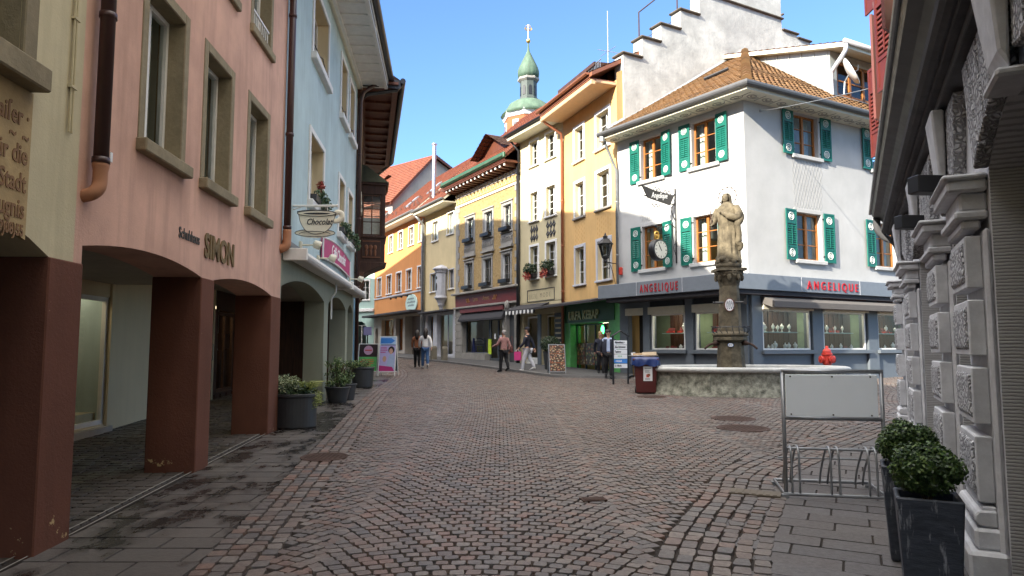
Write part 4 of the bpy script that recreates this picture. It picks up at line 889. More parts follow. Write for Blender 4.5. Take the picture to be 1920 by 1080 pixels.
t = text_mb(MB(), 'JÜRGENS', .36, x0, zk(3.7), -.004, .001, 'LEFT', .52, -.012); t.build('lettering', M['letter_d'], mod, fix=False); t = MB(); text_mb(t, 'M·O·D·E', .30, x0+1.02, zk(3.74), -.004, .001, 'LEFT', .78, -.006, space=1.12); t.build('lettering', M['letter_d'], mod, fix=False)
aw = MB(); x0, x1 = xs(MODE,973,1030,580); zA = zk(3.5)
aw.prism([(-.003,zA),(-.75,zA-.28),(-.75,zA-.33),(-.003,zA-.05)], x0, x1, 1, 'x')
n = 16
for i in range(n):
    a = x0+(x1-x0)*i/n; b = x0+(x1-x0)*(i+1)/n; m_ = (a+b)/2
    aw.poly([(a,-.75,zA-.33),(b,-.75,zA-.33),(b,-.755,zA-.45),(m_,-.76,zA-.54),(a,-.755,zA-.45)], i % 2)
aw.build('awning', [M['white_p'], M['awn_d']], mod, fix=False)
bd = MB().box(d1+.08, L-.1, -.06, -.002, 1.3, zk(3.0)); bd = bd.build('menu_board', M['black'], mod)
t = MB()
for i in range(7): t.box(d1+.16, L-.18, -.068, -.061, 1.5+i*.22, 1.58+i*.22)
t.build('menu_text', M['inner'], bd)
ro = roof(mod, L, zk(11.3), .75, 4.5, 3.2, 'roof_d', 'cream_p', 'black'); downpipe(mod, [(.0,-.6,zk(11.2)),(.06,-.12,zk(10.7)),(.06,-.12,zk(9.6))], .055, 'black')
# ---- ochre house with the kebab shop
och = house('ochre_house', OCHRE, 'ochre house with deep eaves and white windows above a bright green kebab shop', 'house')
L = OCHRE.L
cs = [(1.1*K,1.86*K),(2.95*K,3.92*K)]
FOL = paint('faded_ochre_lattice', (.50,.27,.08), .9)
rows = ((9.0,10.35),(6.72,8.1),(4.05,5.5))
ops = [(a, b, zk(z0), zk(z1)) for z0, z1 in rows for a, b in cs]
mb = MB(); wall_cells(mb, 0, L, zk(3.3), zk(11.2), ops, .3, 0, 0, 1); shell(mb, L, 9, .2, zk(11.2), 4.5, 3.2, skew=-.22); mb.build('wall', [M['ochre'], M['inner']], och, fix=False)
for i, q in enumerate(ops):
    window(och, *q, .2, 'white_p', 2, 3, .055, curtain='full' if i > 3 else None, sur='lgrey' if i > 3 else 'white_st', surw=.13, sill='lgrey' if i > 3 else 'grey_st' if i > 1 else 'white_st', sillh=.09, silld=.1)
for a, b in cs:
    mb = MB()
    for r in range(9):
        for c in range(7):
            if (r+c) % 2: continue
            x = a+(b-a)*c/6; z = zk(5.62)+.1*r; mb.box(x-.012, x+.012, -.003, -.0005, z-.03, z+.07)
    mb.build('painted_lattice', FOL, och)
ro = roof(och, L-.06, zk(11.3), 1.15, 4.5, 3.2, 'roof_d', 'copper', 'copper', skew=-.22); 
mb = MB(); mb.box(-.05, L, -1.1, -.9, zk(11.3)-.42, zk(11.3)-.225); mb.box(-.05, L, -.9, -.01, zk(11.3)-.34, zk(11.3)-.225); mb.build('eave_boards', paint('peach_eave_paint', (.62,.40,.22), .6), ro, bevel=.02)
downpipe(och, [(.05,-1.1,zk(11.1)),(.1,-.9,zk(10.85)),(.2,-.2,zk(10.45)),(.06,-.1,zk(10.1)),(.06,-.1,1.0)], .065, 'copper', straps=(4,6,8))
# roof dormer with long window
bz = 11.72; dx0, dx1 = .95, 3.75
mb = MB(); wall_cells(mb, dx0, dx1, bz-.6, bz+1.05, [(dx0+.35,dx1-.7,bz,bz+.85)], .1, .2); mb.poly([(dx0,.2,bz-.6),(dx0,2.2,bz+1.05),(dx0,.2,bz+1.05)]); mb.poly([(dx1,.2,bz-.6),(dx1-.45,2.2,bz+1.05),(dx1,.2,bz+1.05)]); dm = mb.build('dormer', M['dwoodx'], och, fix=False)
f = MB(); frame_box(f, dx0+.35, dx1-.7, bz, bz+.85, .22, .29, .08)
for k in (1,2,3): x = dx0+.35+(dx1-dx0-1.05)*k/4; f.box(x-.05, x+.05, .22, .29, bz, bz+.85)
f.poly([(dx0+.35,.27,bz),(dx1-.7,.27,bz),(dx1-.7,.27,bz+.85),(dx0+.35,.27,bz+.85)], 1); f.build('dormer_window', [M['white_p'], M['glass']], dm, fix=False)
mb = MB(); mb.prism([(-.55,bz+.85),(2.2,bz+1.25),(2.2,bz+1.38),(-.55,bz+1.0)], dx0-.3, dx1+.25, 0, 'x'); mb.v = [(x-.22*max(0,y), y, z) for x, y, z in mb.v]; mb.build('dormer_roof', M['dwood'], dm)
MB().tube([(dx0-.2,-.5,bz+.85),(dx0-.1,-.3,bz+.45),(dx0+.05,.1,bz+.25)], .06, 8).build('downpipe', M['black'], dm)
mb = MB()
for i in range(12): mb.tube([(3.1+i*.12,-.5,zk(11.3)+.2),(3.1+i*.12,-.5,zk(11.3)+.75)], .012, 5)
mb.tube([(3.05,-.5,zk(11.3)+.75),(4.5,-.5,zk(11.3)+.75)], .02, 6); mb.build('roof_grating', M['galv'], ro)
an = empty('roof_antenna', OCHRE.w(2.0, 1.2, bz+1.2), OCHRE.rz, 'thin radio antenna with a crossbar on the dormer roof', 'antenna')
MB().tube([(0,0,-.6),(0,0,3.1)], .02, 6).build('mast', M['galv'], an); mb = MB().tube([(-.65,0,1.35),(.65,0,1.25)], .012, 5); mb.tube([(0,-.5,1.3),(0,.5,1.3)], .012, 5); mb.tube([(-1.1,-.3,.1),(-.55,0,-.35)], .03, 6); mb.build('crossbar', M['galv'], an)
# kebab shop
zt = zk(3.3); a0, a1 = .55*K, 3.7*K
mb = MB(); wall_cells(mb, 0, L, .2, zt, [(a0,a1,.55,zk(2.5),0,.5)], .5); mb.build('shop_front', M['kgreen'], och, fix=False)
bd = MB().box(.1, L-.35, -.03, -.001, zk(2.55), zt-.05).build('shop_board', M['kgreen_d'], och)
t = text_mb(MB(), 'URFA KEBAP', .50, .55, zk(2.66), -.05, .02, 'LEFT', .95, .012); t.build('lettering', paint('brass_letters', (.33,.32,.12), .4, .4), bd, fix=False)
dd = MB(); n = 4
frame_box(dd, a0, a1, .58, zk(2.48), .30, .36, .05)
for k in range(1,n): x = a0+(a1-a0)*k/n; dd.box(x-.035, x+.035, .30, .36, .6, zk(2.45))
dd = dd.build('glass_front', M['black'], och); MB().poly([(a0,.33,.6),(a1,.33,.6),(a1,.33,zk(2.45)),(a0,.33,zk(2.45))]).build('glass_pane', M['shopglass'], dd, fix=False)
for k in range(n-1):
    xa = a0+(a1-a0)*k/n+.05; xb = a0+(a1-a0)*(k+1)/n-.05
    MB().box(xa, xb, .28, .295, .85, 1.75).build('food_poster', M['food'], dd)
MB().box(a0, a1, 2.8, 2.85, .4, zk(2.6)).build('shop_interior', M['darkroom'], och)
mb = MB(); mb.box(a0+.7, a0+1.6, 1.2, 1.25, 2.55, 2.60); mb.build('shop_lamp', M['lamp_on'], och)
MB().prism([(1.75+.09*math.cos(i*pi/8), 2.30+.17*math.sin(i*pi/8)) for i in range(16)], .9, .95).build('green_sign', M['led_g'], och)
MB().box(2.35, 3.2, 1.0, 1.06, 1.9, 2.5).build('lit_menu', M['screen'], och)
cn = MB(); cn.prism([(-.002,zk(3.42)),(-1.15,zk(3.22)),(-1.15,zk(3.14)),(-.002,zk(3.3))], -1.3, L-.05, 0, 'x'); cn.build('canopy', M['awn_d'], och)
s = empty('alarm_box', WL.w(.16, -.065, 4.25), WL.rz, 'small orange-red alarm box on the white wall beside the lantern', 'alarm box')
MB().box(-.06, .06, -.06, .06, 0, .29).build('case', M['red'], s, bevel=.03, seg=2)
# ================================================================== white corner house
wh = house('corner_house', WL, 'white corner house with green ornamented shutters, brown tiled roof and a blue-grey jewellery shop', 'house')
LW = WL.L; DR = Vector((1.8, 1, 0)).normalized()
LRW = 11.0
def wr(x, y, z):   # WR local -> WL local
    p = WR.w(x, y, z); q = WL.local(p.x, p.y); return Vector((q[0], q[1], z))
rzd = WR.rz - WL.rz
def wr_empty(name, x=0): # child frame along the right face
    return Matrix.Translation(wr(x, 0, 0)) @ Matrix.Rotation(rzd, 4, 'Z')
MR = wr_empty('r')
zU = (zk(7.24), zk(8.68)); zL = (zk(4.2), zk(5.66))
lefts = [(1.14*K, 2.06*K), (3.34*K, 4.26*K)]; rights = [(2.30, 3.5), (6.42, 7.6)]
opsL = [(a, b, *z) for z in (zU, zL) for a, b in lefts]
zUr = (7.9, 9.3); zLr = (4.42, 5.98)
opsR = [(a, b, *z) for z in (zUr, zLr) for a, b in rights]
ZT = 9.4
mb = MB(); wall_cells(mb, 0, LW, 3.3, ZT, opsL, .24)
m2 = MB(); wall_cells(m2, 0, LRW, 3.3, ZT, opsR, .24); m2.xf(MR); b = len(mb.v); mb.v += m2.v; mb.f += [tuple(i+b for i in f) for f in m2.f]; mb.m += m2.m
e = wr(LRW,0,0); mb.poly([(e.x,e.y,0),(0,e.y,0),(0,e.y,ZT),(e.x,e.y,ZT)]); mb.poly([(0,0,0),(0,e.y,0),(0,e.y,ZT),(0,0,ZT)])
mb.build('wall', M['white'], wh, fix=False)
SHM = [M['green_sh'], M['white_p'], M['black']]
def shutter(root, x, z0, z1, w, M4=None, hinge=0, ang=0, mats=SHM, ringed=True, parent=None):
    mb = MB(); h = z1-z0; y1 = -.03; y0 = -.065; fr = .055
    p1, p2 = z0+h*.27, z1-h*.27
    frame_box(mb, 0, w, z0, z1, y0, y1, fr); mb.box(fr, w-fr, y0, y1, p1-.03, p1+.03); mb.box(fr, w-fr, y0, y1, p2-.03, p2+.03)
    mb.box(fr, w-fr, y0+.012, y1, z0+fr, p1-.03); mb.box(fr, w-fr, y0+.012, y1, p2+.03, z1-fr)
    mb.box(fr, w-fr, y1-.006, y1, p1+.03, p2-.03, 2)
    n = 9
    for i in range(n):
        z = p1+.05+(p2-p1-.1)*(i+.5)/n; mb.add([(fr,y0+.002,z-.022),(w-fr,y0+.002,z-.022),(w-fr,y1-.008,z+.028),(fr,y1-.008,z+.028),(fr,y0+.008,z-.034),(w-fr,y0+.008,z-.034),(w-fr,y1-.002,z+.016),(fr,y1-.002,z+.016)], [(0,1,2,3),(7,6,5,4),(0,4,5,1),(1,5,6,2),(2,6,7,3),(3,7,4,0)])
    mb.box(w/2-.012, w/2+.012, y0-.012, y0, p1+.06, p2-.06, 0)
    if ringed:
        for zc in ((z0+fr+p1-.03)/2, (z1-fr+p2+.03)/2):
            r = min(w*.24, (p1-z0)*.33)
            mb.tube([(w/2+r*math.cos(i*pi/4+.39), y0+.010, zc+r*math.sin(i*pi/4+.39)) for i in range(8)], .014, 5, 1, closed=True)
            mb.tube([(w/2+r*.5*math.cos(i*pi/4), y0+.010, zc+r*.5*math.sin(i*pi/4)) for i in range(8)], .012, 5, 1, closed=True)
            mb.ball((w/2, y0+.01, zc), (.02,.012,.02), 6, 1)
    for z in (z0+.2, z1-.2): mb.box(-.05 if hinge == 0 else w, 0 if hinge == 0 else w+.05, y1-.02, y1+.035, z-.02, z+.02, 2)
    if ang:
        hx = w if hinge else 0
        mb.xf(Matrix.Translation((hx,-.03,0)) @ Matrix.Rotation(ang,4,'Z') @ Matrix.Translation((-hx,.03,0)))
    mb.xf(Matrix.Translation((x,0,0)))
    if M4 is not None: mb.xf(M4)
    return mb.build('shutter', mats, parent or root)
def wwin(root, q, M4=None, sur=True):
    a, b, z0, z1 = q
    mb = MB(); frame_box(mb, a, b, z0, z1, .14, .21, .06); xm = (a+b)/2; mb.box(xm-.05, xm+.05, .13, .2, z0+.06, z1-.06)
    for x0, x1 in ((a+.06,xm-.05),(xm+.05,b-.06)):
        for k in (1,2): z = z0+(z1-z0)*k/3; mb.box(x0, x1, .15, .19, z-.014, z+.014)
    s = MB(); frame_box(s, a-.13, b+.13, z0, z1+.13, -.02, .003, .13, wb=0)
    si = MB().box(a-.16, b+.16, -.10, .05, z0-.13, z0-.003)
    p = MB().poly([(a,.18,z0),(b,.18,z0),(b,.18,z1),(a,.18,z1)]); c = curtain_mb(a+.06, b-.06, z0+.05, z1-.05, .36, 6, (b-a)*.25)
    for m in (mb, s, si, p, c):
        if M4 is not None: m.xf(M4)
    o = mb.build('window', M['owood'], root); p.build('window_pane', M['glass'], o, fix=False); c.build('curtain', M['curtain'], o, fix=False, smooth=True)
    s.build('window_surround', M['white'], o, bevel=.006); si.build('window_sill', M['white'], o, bevel=.015)
    return o
for i, q in enumerate(opsL):
    o = wwin(wh, q); a, b, z0, z1 = q; w_ = .44*K
    shutter(wh, a-w_-.05, z0-.04, z1+.02, w_, hinge=1, ang=0, parent=o); shutter(wh, b+.05, z0-.04, z1+.02, w_, hinge=0, ang=-.10 if i % 2 else -.18, parent=o)
for i, q in enumerate(opsR):
    o = wwin(wh, q, MR); a, b, z0, z1 = q
    shutter(wh, a-.60, z0-.04, z1+.06, .53, MR, 1, .05, parent=o); shutter(wh, b+.10, z0-.04, z1+.06, .50, MR, 0, -.05, parent=o)
WIRE = paint('grey_wire', (.35,.35,.34), .5)
for (a, b), z0, z1, MM in ((lefts[0], zL[1]+.16, zU[0]-.14, None), (lefts[1], zL[1]+.16, zU[0]-.14, None), (rights[0], zLr[1]+.15, zUr[0]-.16, MR)):
    lat = MB(); st = 0; n = 9; nz = 9
    for d in (1, -1):
        for k in range(n+1):
            x = a+(b-a)*k/n; pts = []
            for j in range(nz+1):
                xx = x+d*(.07 if j % 2 else -.0); sp = .15*(j/nz); xx = (a+b)/2+(xx-(a+b)/2)*(1+sp); pts.append((xx, -.006, z0+(z1-z0)*j/nz))
            lat.tube(pts, .004, 4, caps=False)
    if MM is not None: lat.xf(MM, st)
    lat.build('wire_lattice', WIRE, wh)
# eaves, roof
oh = .75
def out(x, y): return Vector((x, y))
pL0 = Vector(WL.w(-.12,-oh,0)); pL1 = Vector(WL.w(LW,-oh,0)); pR0 = Vector(WR.w(0,-oh,0)); pR1 = Vector(WR.w(LRW,-oh,0))
def isect(a, b, c, d):
    a, b, c, d = (Vector((p[0], p[1])) for p in (a, b, c, d)); r = b-a; s_ = d-c; t = (c-a).cross(s_)/r.cross(s_); return a+r*t
def tl(p, z): q = WL.local(p[0], p[1]); return Vector((q[0], q[1], z))
EC = isect(pL0, pL1, pR0, pR1)
ez = 9.52
E0 = tl(pL0, ez); E1 = tl(EC, ez); E2 = tl(pR1, ez)
g0 = Vector((WL.a[0], WL.a[1], 0)); ap = g0+DR*7.0; AP = tl(ap, 14.35); AB = tl(ap+DR*7, 14.35)
rf = slope_mb(E0, E1, AP, AP+Vector((-.02,.0,0)), .34, .07); r2 = slope_mb(E1, E2, AB, AP, .34, .07); b = len(rf.v); nf = len(rf.f); rf.v += r2.v
for i, q in enumerate(r2.f): rf.f.append(tuple(x+b for x in q)); rf.m.append(0); rf.uv[nf+i] = r2.uv[i]
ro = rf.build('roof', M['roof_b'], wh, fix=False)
tm = MB(); tile_rows(tm, E0, E1, AP, AP); tile_rows(tm, E1, E2, AB, AP); tm.build('roof_tiles', M['tile_b'], ro, smooth=False)
hp = MB(); n = 15
for i in range(n):
    p = E1.lerp(AP, i/n); q = E1.lerp(AP, (i+1.15)/n); hp.tube([p+Vector((0,0,.08)), q+Vector((0,0,.05))], [.17,.12], 8)
hp.build('hip_tiles', M['tile_b'], ro, smooth=False)
s = MB(); W0 = Vector((-.12,0,0)); zs_ = ez-.2
c0 = Vector((LW,0,0)); 
def pl(v, z): return (v.x, v.y, z)
s.poly([pl(E0,zs_),pl(E1,zs_),pl(c0,zs_),pl(W0,zs_)]); s.poly([pl(E1,zs_),pl(E2,zs_),pl(wr(LRW,0,0),zs_),pl(c0,zs_)])
s.poly([pl(E0,zs_),pl(E1,zs_),pl(E1,ez-.02),pl(E0,ez-.02)]); s.poly([pl(E1,zs_),pl(E2,zs_),pl(E2,ez-.02),pl(E1,ez-.02)]); s.poly([pl(E0,zs_),pl(W0,zs_),pl(W0,ez),pl(E0,ez)])
s.build('soffit', M['cream_p'], ro, fix=False)
sd = MB()   # painted scroll ornaments on the soffit boards
def scroll(p0, p1, n):
    ax = (p1-p0).normalized(); 
    for i in range(n):
        c = p0.lerp(p1, (i+.5)/n); nrm = Vector((-ax.y, ax.x, 0)); pts = []
        for k in range(13):
            a = k/12*3.2*pi; r = .17*(1-k/15); pts.append(Vector((c.x, c.y, zs_-.004))+ax*(r*math.cos(a)*1.5)+nrm*(r*math.sin(a)))
        sd.tube(pts, .016, 4)
        e = p0.lerp(p1, i/n); sd.tube([Vector((e.x,e.y,zs_-.004))-nrm*.24, Vector((e.x,e.y,zs_-.004))+nrm*.24], .012, 4)
mL0 = (E0+W0)/2; mC = (E1+c0)/2; mR = (E2+wr(LRW,0,0))/2
scroll(Vector((mL0.x,mL0.y,0)), Vector((mC.x,mC.y,0)), 9); scroll(Vector((mC.x,mC.y,0)), Vector((mR.x,mR.y,0)), 17)
sd.build('soffit_ornament', M['grey_st'], ro, fix=False)
gm = MB().tube([E0+Vector((-.05,-.08,-.03)), E1+Vector((.06,-.10,-.03)), E2+Vector((.1,-.05,-.03))], .095, 10); gm.build('gutter', paint('dark_zinc_gutter', (.10,.10,.10), .45, .4), ro)
fl = MB().tube([E0+Vector((.0,.3,.25)), E0.lerp(AP,.5)+Vector((0,.1,.12)), AP+Vector((0,0,.12))], .10, 6); fl.build('lead_flashing', M['zinc'], ro)
fl = MB(); p = E0.lerp(E1,.52).lerp(AP,.42); q = E0.lerp(E1,.80).lerp(AP,.46); nrm = (E1-E0).cross(AP-E0).normalized(); nrm = nrm if nrm.z > 0 else -nrm
fl.tube([p+nrm*.12, q+nrm*.12], .06, 6); fl.build('snow_guard', M['black'], ro)
downpipe(wh, [tuple(E0+Vector((.1,.0,-.1))), tuple(E0+Vector((.12,.12,-.35))), (.05,-.12,8.2), (.05,-.12,3.8)], .05, 'zinc', straps=(5,7))
MB().lathe([(.12,ez-.30),(.14,ez-.05)], 10, (E0.x+.1, E0.y)).build('rain_hopper', M['zinc'], wh)
# clad dormer on the right-hand slope (right-face frame)
d = MB(); x0, x1, yf, yb = 5.35, 9.2, .75, 5.0; zb, zf, zB = 10.4, 12.35, 13.75
d.poly([(x0,yf,zb),(x0,yb,zB),(x0,yb,zB),(x0,yf,zf)][:2]+[(x0,yf,zf)])
d.poly([(x1,yf,zb),(x1,yb,zB),(x1,yf,zf)]); wall_cells(d, x0, x1, zb, zf, [(x0+.35,x1-.3,zb+.35,zf-.3)], .12, yf)
for k in range(7):
    y = yf+.1+k*.55; t = (y-yf)/(yb-yf); d.box(x0-.03, x0, y-.015, y+.015, zb+(zB-zb)*t, zf+(zB-zf)*t-.02)
d.xf(MR); dm = d.build('dormer', paint('pale_zinc_cladding', (.42,.43,.40), .45, .25, .2), wh, fix=False)
d = slope_mb((x0-.3,yf-.75,zf-.02),(x1+.3,yf-.75,zf-.02),(x1+.3,yb+.6,zB+.22),(x0-.3,yb+.6,zB+.22)); nf = len(d.f); d.prism([(yf-.76,zf-.04),(yb+.6,zB+.2),(yb+.6,zB+.05),(yf-.76,zf-.2)], x0-.31, x1+.3, 1, 'x'); d.xf(MR); d.build('dormer_roof', [M['roof_r'], M['cream_p']], dm, fix=False)
d = MB(); frame_box(d, x0+.35, x1-.3, zb+.35, zf-.3, yf+.03, yf+.1, .1)
for k in range(1,4): x = x0+.35+(x1-x0-.65)*k/4; d.box(x-.06, x+.06, yf+.03, yf+.1, zb+.35, zf-.3)
d.box(x0+.35, x1-.3, yf+.05, yf+.09, (zb+zf)/2-.05, (zb+zf)/2); d.poly([(x0+.35,yf+.08,zb+.35),(x1-.3,yf+.08,zb+.35),(x1-.3,yf+.08,zf-.3),(x0+.35,yf+.08,zf-.3)], 1); d.xf(MR); d.build('dormer_window', [M['owood'], M['glass']], dm, fix=False)
d = MB().tube(catmull([(x0-.25,yf-.8,zf-.05),(x0-.25,yf-.8,zf-.35),(x0-.2,yf-.35,zf-.75),(x0-.12,yf-.12,zf-1.0),(x0-.12,yf-.12,zb+.1)], 4), .075, 10); d.tube([(x0-.35,yf-.85,zf-.02),(x1+.3,yf-.85,zf-.02)], .08, 8); d.xf(MR); d.build('downpipe', M['lgrey'], dm, smooth=True)
p = WR.w(5.5, .05, 11.35)
sd_ = empty('satellite_dish', p, WR.rz, 'round white satellite dish beside the zinc-clad dormer', 'satellite dish')
mb = MB().lathe([(.02,.10),(.25,.075),(.45,.02),(.52,-.05),(.53,-.03),(.46,.05),(.25,.10),(.02,.13)], 24); mb.xf(Matrix.Rotation(1.05,4,'X') @ Matrix.Rotation(.5,4,'Y') @ Matrix.Scale(-1,4,(0,0,1))); mb.build('dish', M['white_p'], sd_, smooth=True)
MB().tube([(0,.05,-.05),(0,.25,-.3),(0,.3,-.75)], .03, 6).build('arm', M['galv'], sd_); MB().tube([(0,0,-.1),(-.25,-.45,-.15),(-.3,-.5,0)], .018, 5).build('receiver', M['grey_d'], sd_)
# ground floor shop
gl = MB(); so_ = [(.42,1.24,-.2,2.95),(1.6,3.13,1.5,2.72),(3.55,4.95,1.5,2.72)]; wall_cells(gl, 0, LW, -.5, 3.3, so_, .22)
g2 = MB(); sr_ = [(.50,2.74,1.5,2.75),(3.35,5.6,1.5,2.75),(6.24,8.5,1.5,2.75)]; wall_cells(g2, 0, LRW, -.5, 3.3, sr_, .22); g2.xf(MR); b = len(gl.v); gl.v += g2.v; gl.f += [tuple(i+b for i in f) for f in g2.f]; gl.m += g2.m
gf = gl.build('shop_wall', M['grey_p'], wh, fix=False)
def piers(xs_, MM):
    m = MB()
    for a, b_ in xs_: m.box(a, b_, -.10, -.002, -.2, 3.28)
    if MM is not None: m.xf(MM)
    m.build('pier', M['grey_p'], gf, bevel=.01)
for a, b_ in ((1.26,1.56),(3.17,3.50),(5.0,LW-.01)): piers([(a,b_)], None)
for a, b_ in ((.01,.46),(2.78,3.30),(5.65,6.2),(8.55,9.0)): piers([(a,b_)], MR)
for ops_, MM in ((so_[1:], None), (sr_, MR)):
    for q in ops_:
        a, b_, z0, z1 = q
        m = MB(); frame_box(m, a+.02, b_-.02, z0, z1, -.03, .06, .05)
        g = MB().poly([(a,.02,z0),(b_,.02,z0),(b_,.02,z1),(a,.02,z1)])
        sb = MB().box(a-.04, b_+.04, -.16, -.002, z1+.0, z1+.26); sb.box(a-.04, b_+.04, -.165, -.161, z1+.08, z1+.09); sb.box(a-.04, b_+.04, -.165, -.161, z1+.17, z1+.18)
        sl_ = MB().box(a-.12, b_+.12, -.20, -.002, z0-.13, z0-.01)
        rr = MB(); rr.box(*((a-1.7, b_-.2) if MM is None else (a+.4, b_+2.3)), 1.2+.012*ops_.index(q), 1.205+.012*ops_.index(q), z0-.1, z1+.2); rr.box(a-.3, b_+.3, .1, 1.2, z0-.12, z0-.06); 
        ls = MB()
        for k in range(2): x = a+(b_-a)*(k+.5)/2; ls.box(x-.22, x+.22, .45, .55, z1+.0, z1+.03)
        gsh = MB().box(a+.15, b_-.12, .35, .7, z0+.55, z0+.575)
        w__ = b_-a; bk = MB().box(*((a-.88+.55*w__, b_-.55) if MM is None else (a+.9, a+1.66+.55*w__)), 1.0, 1.04, z0, z1+.1); [bk.box(x_, x_+.05, .97, .999, z0, z1+.1) for x_ in ([a-.8+.6*w__+.2*k_ for k_ in range(4)] if MM is None else [a+1.2+.25*k_ for k_ in range(6)])]
        dp = MB().box(a+.01, b_-.01, -.09, -.002, z1+.27, z1+.50)
        for x in (m, g, sb, sl_, rr, ls, gsh, bk, dp):
            if MM is not None: x.xf(MM)
        o = m.build('shop_window', M['white_p'], gf); g.build('window_pane', M['shopglass'], o, fix=False); sb.build('shutter_box', M['cream_p'], o, bevel=.01); sl_.build('window_sill', M['grey_p'], o, bevel=.01)
        rr.build('display_back', paint('mint_display_wall', (.26,.32,.20), .8), o); ls.build('display_lamp', emit('display_light', (1.,.95,.75), 8.), o); gsh.build('glass_shelf', M['palegreen'], o); bk.build('display_panel', M['dwood'], o); dp.build('shop_name_strip', M['redb'] if MM is not None else M['black'], o)
m = MB(); x0, x1 = .42, 1.24
m.box(x0, x1, .6, .64, -.2, 3.0, 1)
for k in range(9):
    x = x0+.35+k*.055; m.box(x, x+.03, .42+.03*(k % 2), .45+.03*(k % 2), .45, 2.7)
m.build('folding_gate', [M['lgrey'], M['darkroom']], gf)
MB().box(.40, 1.28, -.12, -.002, 2.72, 2.98).build('shutter_box', M['cream_p'], gf, bevel=.01)
# plinth strip
m = MB().box(1.3, LW-.02, -.115, -.101, .2, .72); m.build('plinth', M['black'], gf)
# fascia canopy running round the corner
fo = isect(WL.w(0,-1.06,0), WL.w(LW,-1.06,0), WR.w(0,-.37,0), WR.w(LRW,-.37,0))
A = WL.w(-.02,-1.06,0); B2 = WR.w(8.6,-.37,0)
plan = [tl(A,0), tl(fo,0), tl(B2,0), wr(8.6,-.003,0), Vector((LW,-.003,0)), Vector((-.02,-.003,0))]
fa = MB().prism([(p.x,p.y) for p in plan], 3.32, 3.80, 0, 'z'); fa = fa.build('fascia_canopy', paint('blue_grey_fascia', (.165,.185,.21), .45), wh, bevel=.012)
jn = MB()
for px_ in (1193, 1279): x, z = WL.px(px_, 530, -1.06); jn.box(x-.008, x+.008, -1.068, -1.059, 3.33, 3.79)
for px_ in (1503, 1612): x, z = WR.px(px_, 530, -.37); k = len(jn.v); jn.box(x-.008, x+.008, -.378, -.369, 3.33, 3.79); jn.xf(MR, k)
jn.build('fascia_joint', M['lgrey'], fa)
def angel(fac, p0, p1, off, MM, row, y):
    a, z = fac.px(p0, row, off); b_, _ = fac.px(p1, row, off)
    t = text_mb(MB(), 'ANGELIQUE', .38, 0, 3.425, y, .01, 'LEFT', .60, .002, space=1.6)
    mx = max(v[0] for v in t.v); s_ = (b_-a)/mx
    # thick stems with thin serifs
    t.v = [(a+v[0]*s_, v[1], v[2]) for v in t.v]
    n = 9
    if MM is not None: t.xf(MM)
    t.build('lettering', M['lred'], fa, fix=False)
angel(WL, 1200, 1271, -1.06, None, 537, -1.075); angel(WR, 1513, 1608, -.37, MR, 535, -.385)
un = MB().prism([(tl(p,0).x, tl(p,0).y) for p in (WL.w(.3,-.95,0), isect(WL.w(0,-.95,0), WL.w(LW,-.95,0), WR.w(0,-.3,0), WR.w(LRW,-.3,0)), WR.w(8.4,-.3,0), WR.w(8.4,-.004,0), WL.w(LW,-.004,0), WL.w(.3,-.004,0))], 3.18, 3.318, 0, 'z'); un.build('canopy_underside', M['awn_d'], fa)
aw = MB(); aw.prism([(-.10,3.16),(-.62,2.98),(-.62,2.80),(-.58,2.78),(-.10,2.95)], .40, 8.3, 0, 'x'); aw.xf(MR); aw.build('rolled_awning', paint('taupe_awning', (.11,.10,.092), .85), fa)
# jewellery things in the shop windows
def stand(loc, rz, kind, lab, grp):
    o = empty('display_bust' if kind == 0 else 'gift_box', loc, rz, lab, 'display bust' if kind == 0 else 'gift box', grp); m = MB()
    if kind == 0: m.lathe([(.055,0),(.055,.015),(.02,.03),(.018,.08),(.065,.12),(.085,.17),(.07,.21),(.03,.235),(.025,.27),(.0,.275)], 10, fn=lambda q, z: 1-.45*abs(math.sin(q))); m.build('bust', M['white_p'], o, smooth=True)
    else: m.box(-.07,.07,-.05,.05,0,.06); m.build('box', M['red'], o); MB().add([(-.07,.05,.06),(.07,.05,.06),(.07,.09,.16),(-.07,.09,.16),(-.07,.06,.055),(.07,.06,.055),(.07,.10,.155),(-.07,.10,.155)], [(0,1,2,3),(7,6,5,4),(0,4,5,1),(2,6,7,3),(1,5,6,2),(0,3,7,4)]).build('lid', M['redb'], o)
    return o
proto = [None, None]
rr_ = random.Random(3)
for fac, ops_, nm in ((WL, so_[1:], 'left'), (WR, sr_, 'right')):
    for q in ops_:
        for row, z in ((0, q[2]-.055), (1, q[2]+.58)):
            n = 7 if q[1]-q[0] > 2 else 5
            for k in range(n):
                kind = 1 if (nm == 'left' and k < n*.6) or (nm == 'right' and q[0] > 3 and k % 2) else 0
                x = q[0]+.25+(q[1]-q[0]-.5)*(k+rr_.uniform(.2,.8))/n; y = (.30 if row == 0 else .5)+rr_.uniform(-.05,.1)
                lab = ('small white jewellery bust displayed behind the glass of the corner shop', 'small red gift box with an open lid in the corner shop windows')[kind]; grp = ('jewellery busts in the shop windows', 'red gift boxes in the shop windows')[kind]
                if proto[kind] is None: o = proto[kind] = stand((0,0,0), 0, kind, lab, grp)
                else: o = copy_tree(proto[kind])
                o.location = fac.w(x, y, z); o.rotation_euler = (0, 0, fac.rz+rr_.uniform(-.3,.3)); s_ = rr_.uniform(.8,1.25); o.scale = (s_, s_, s_)
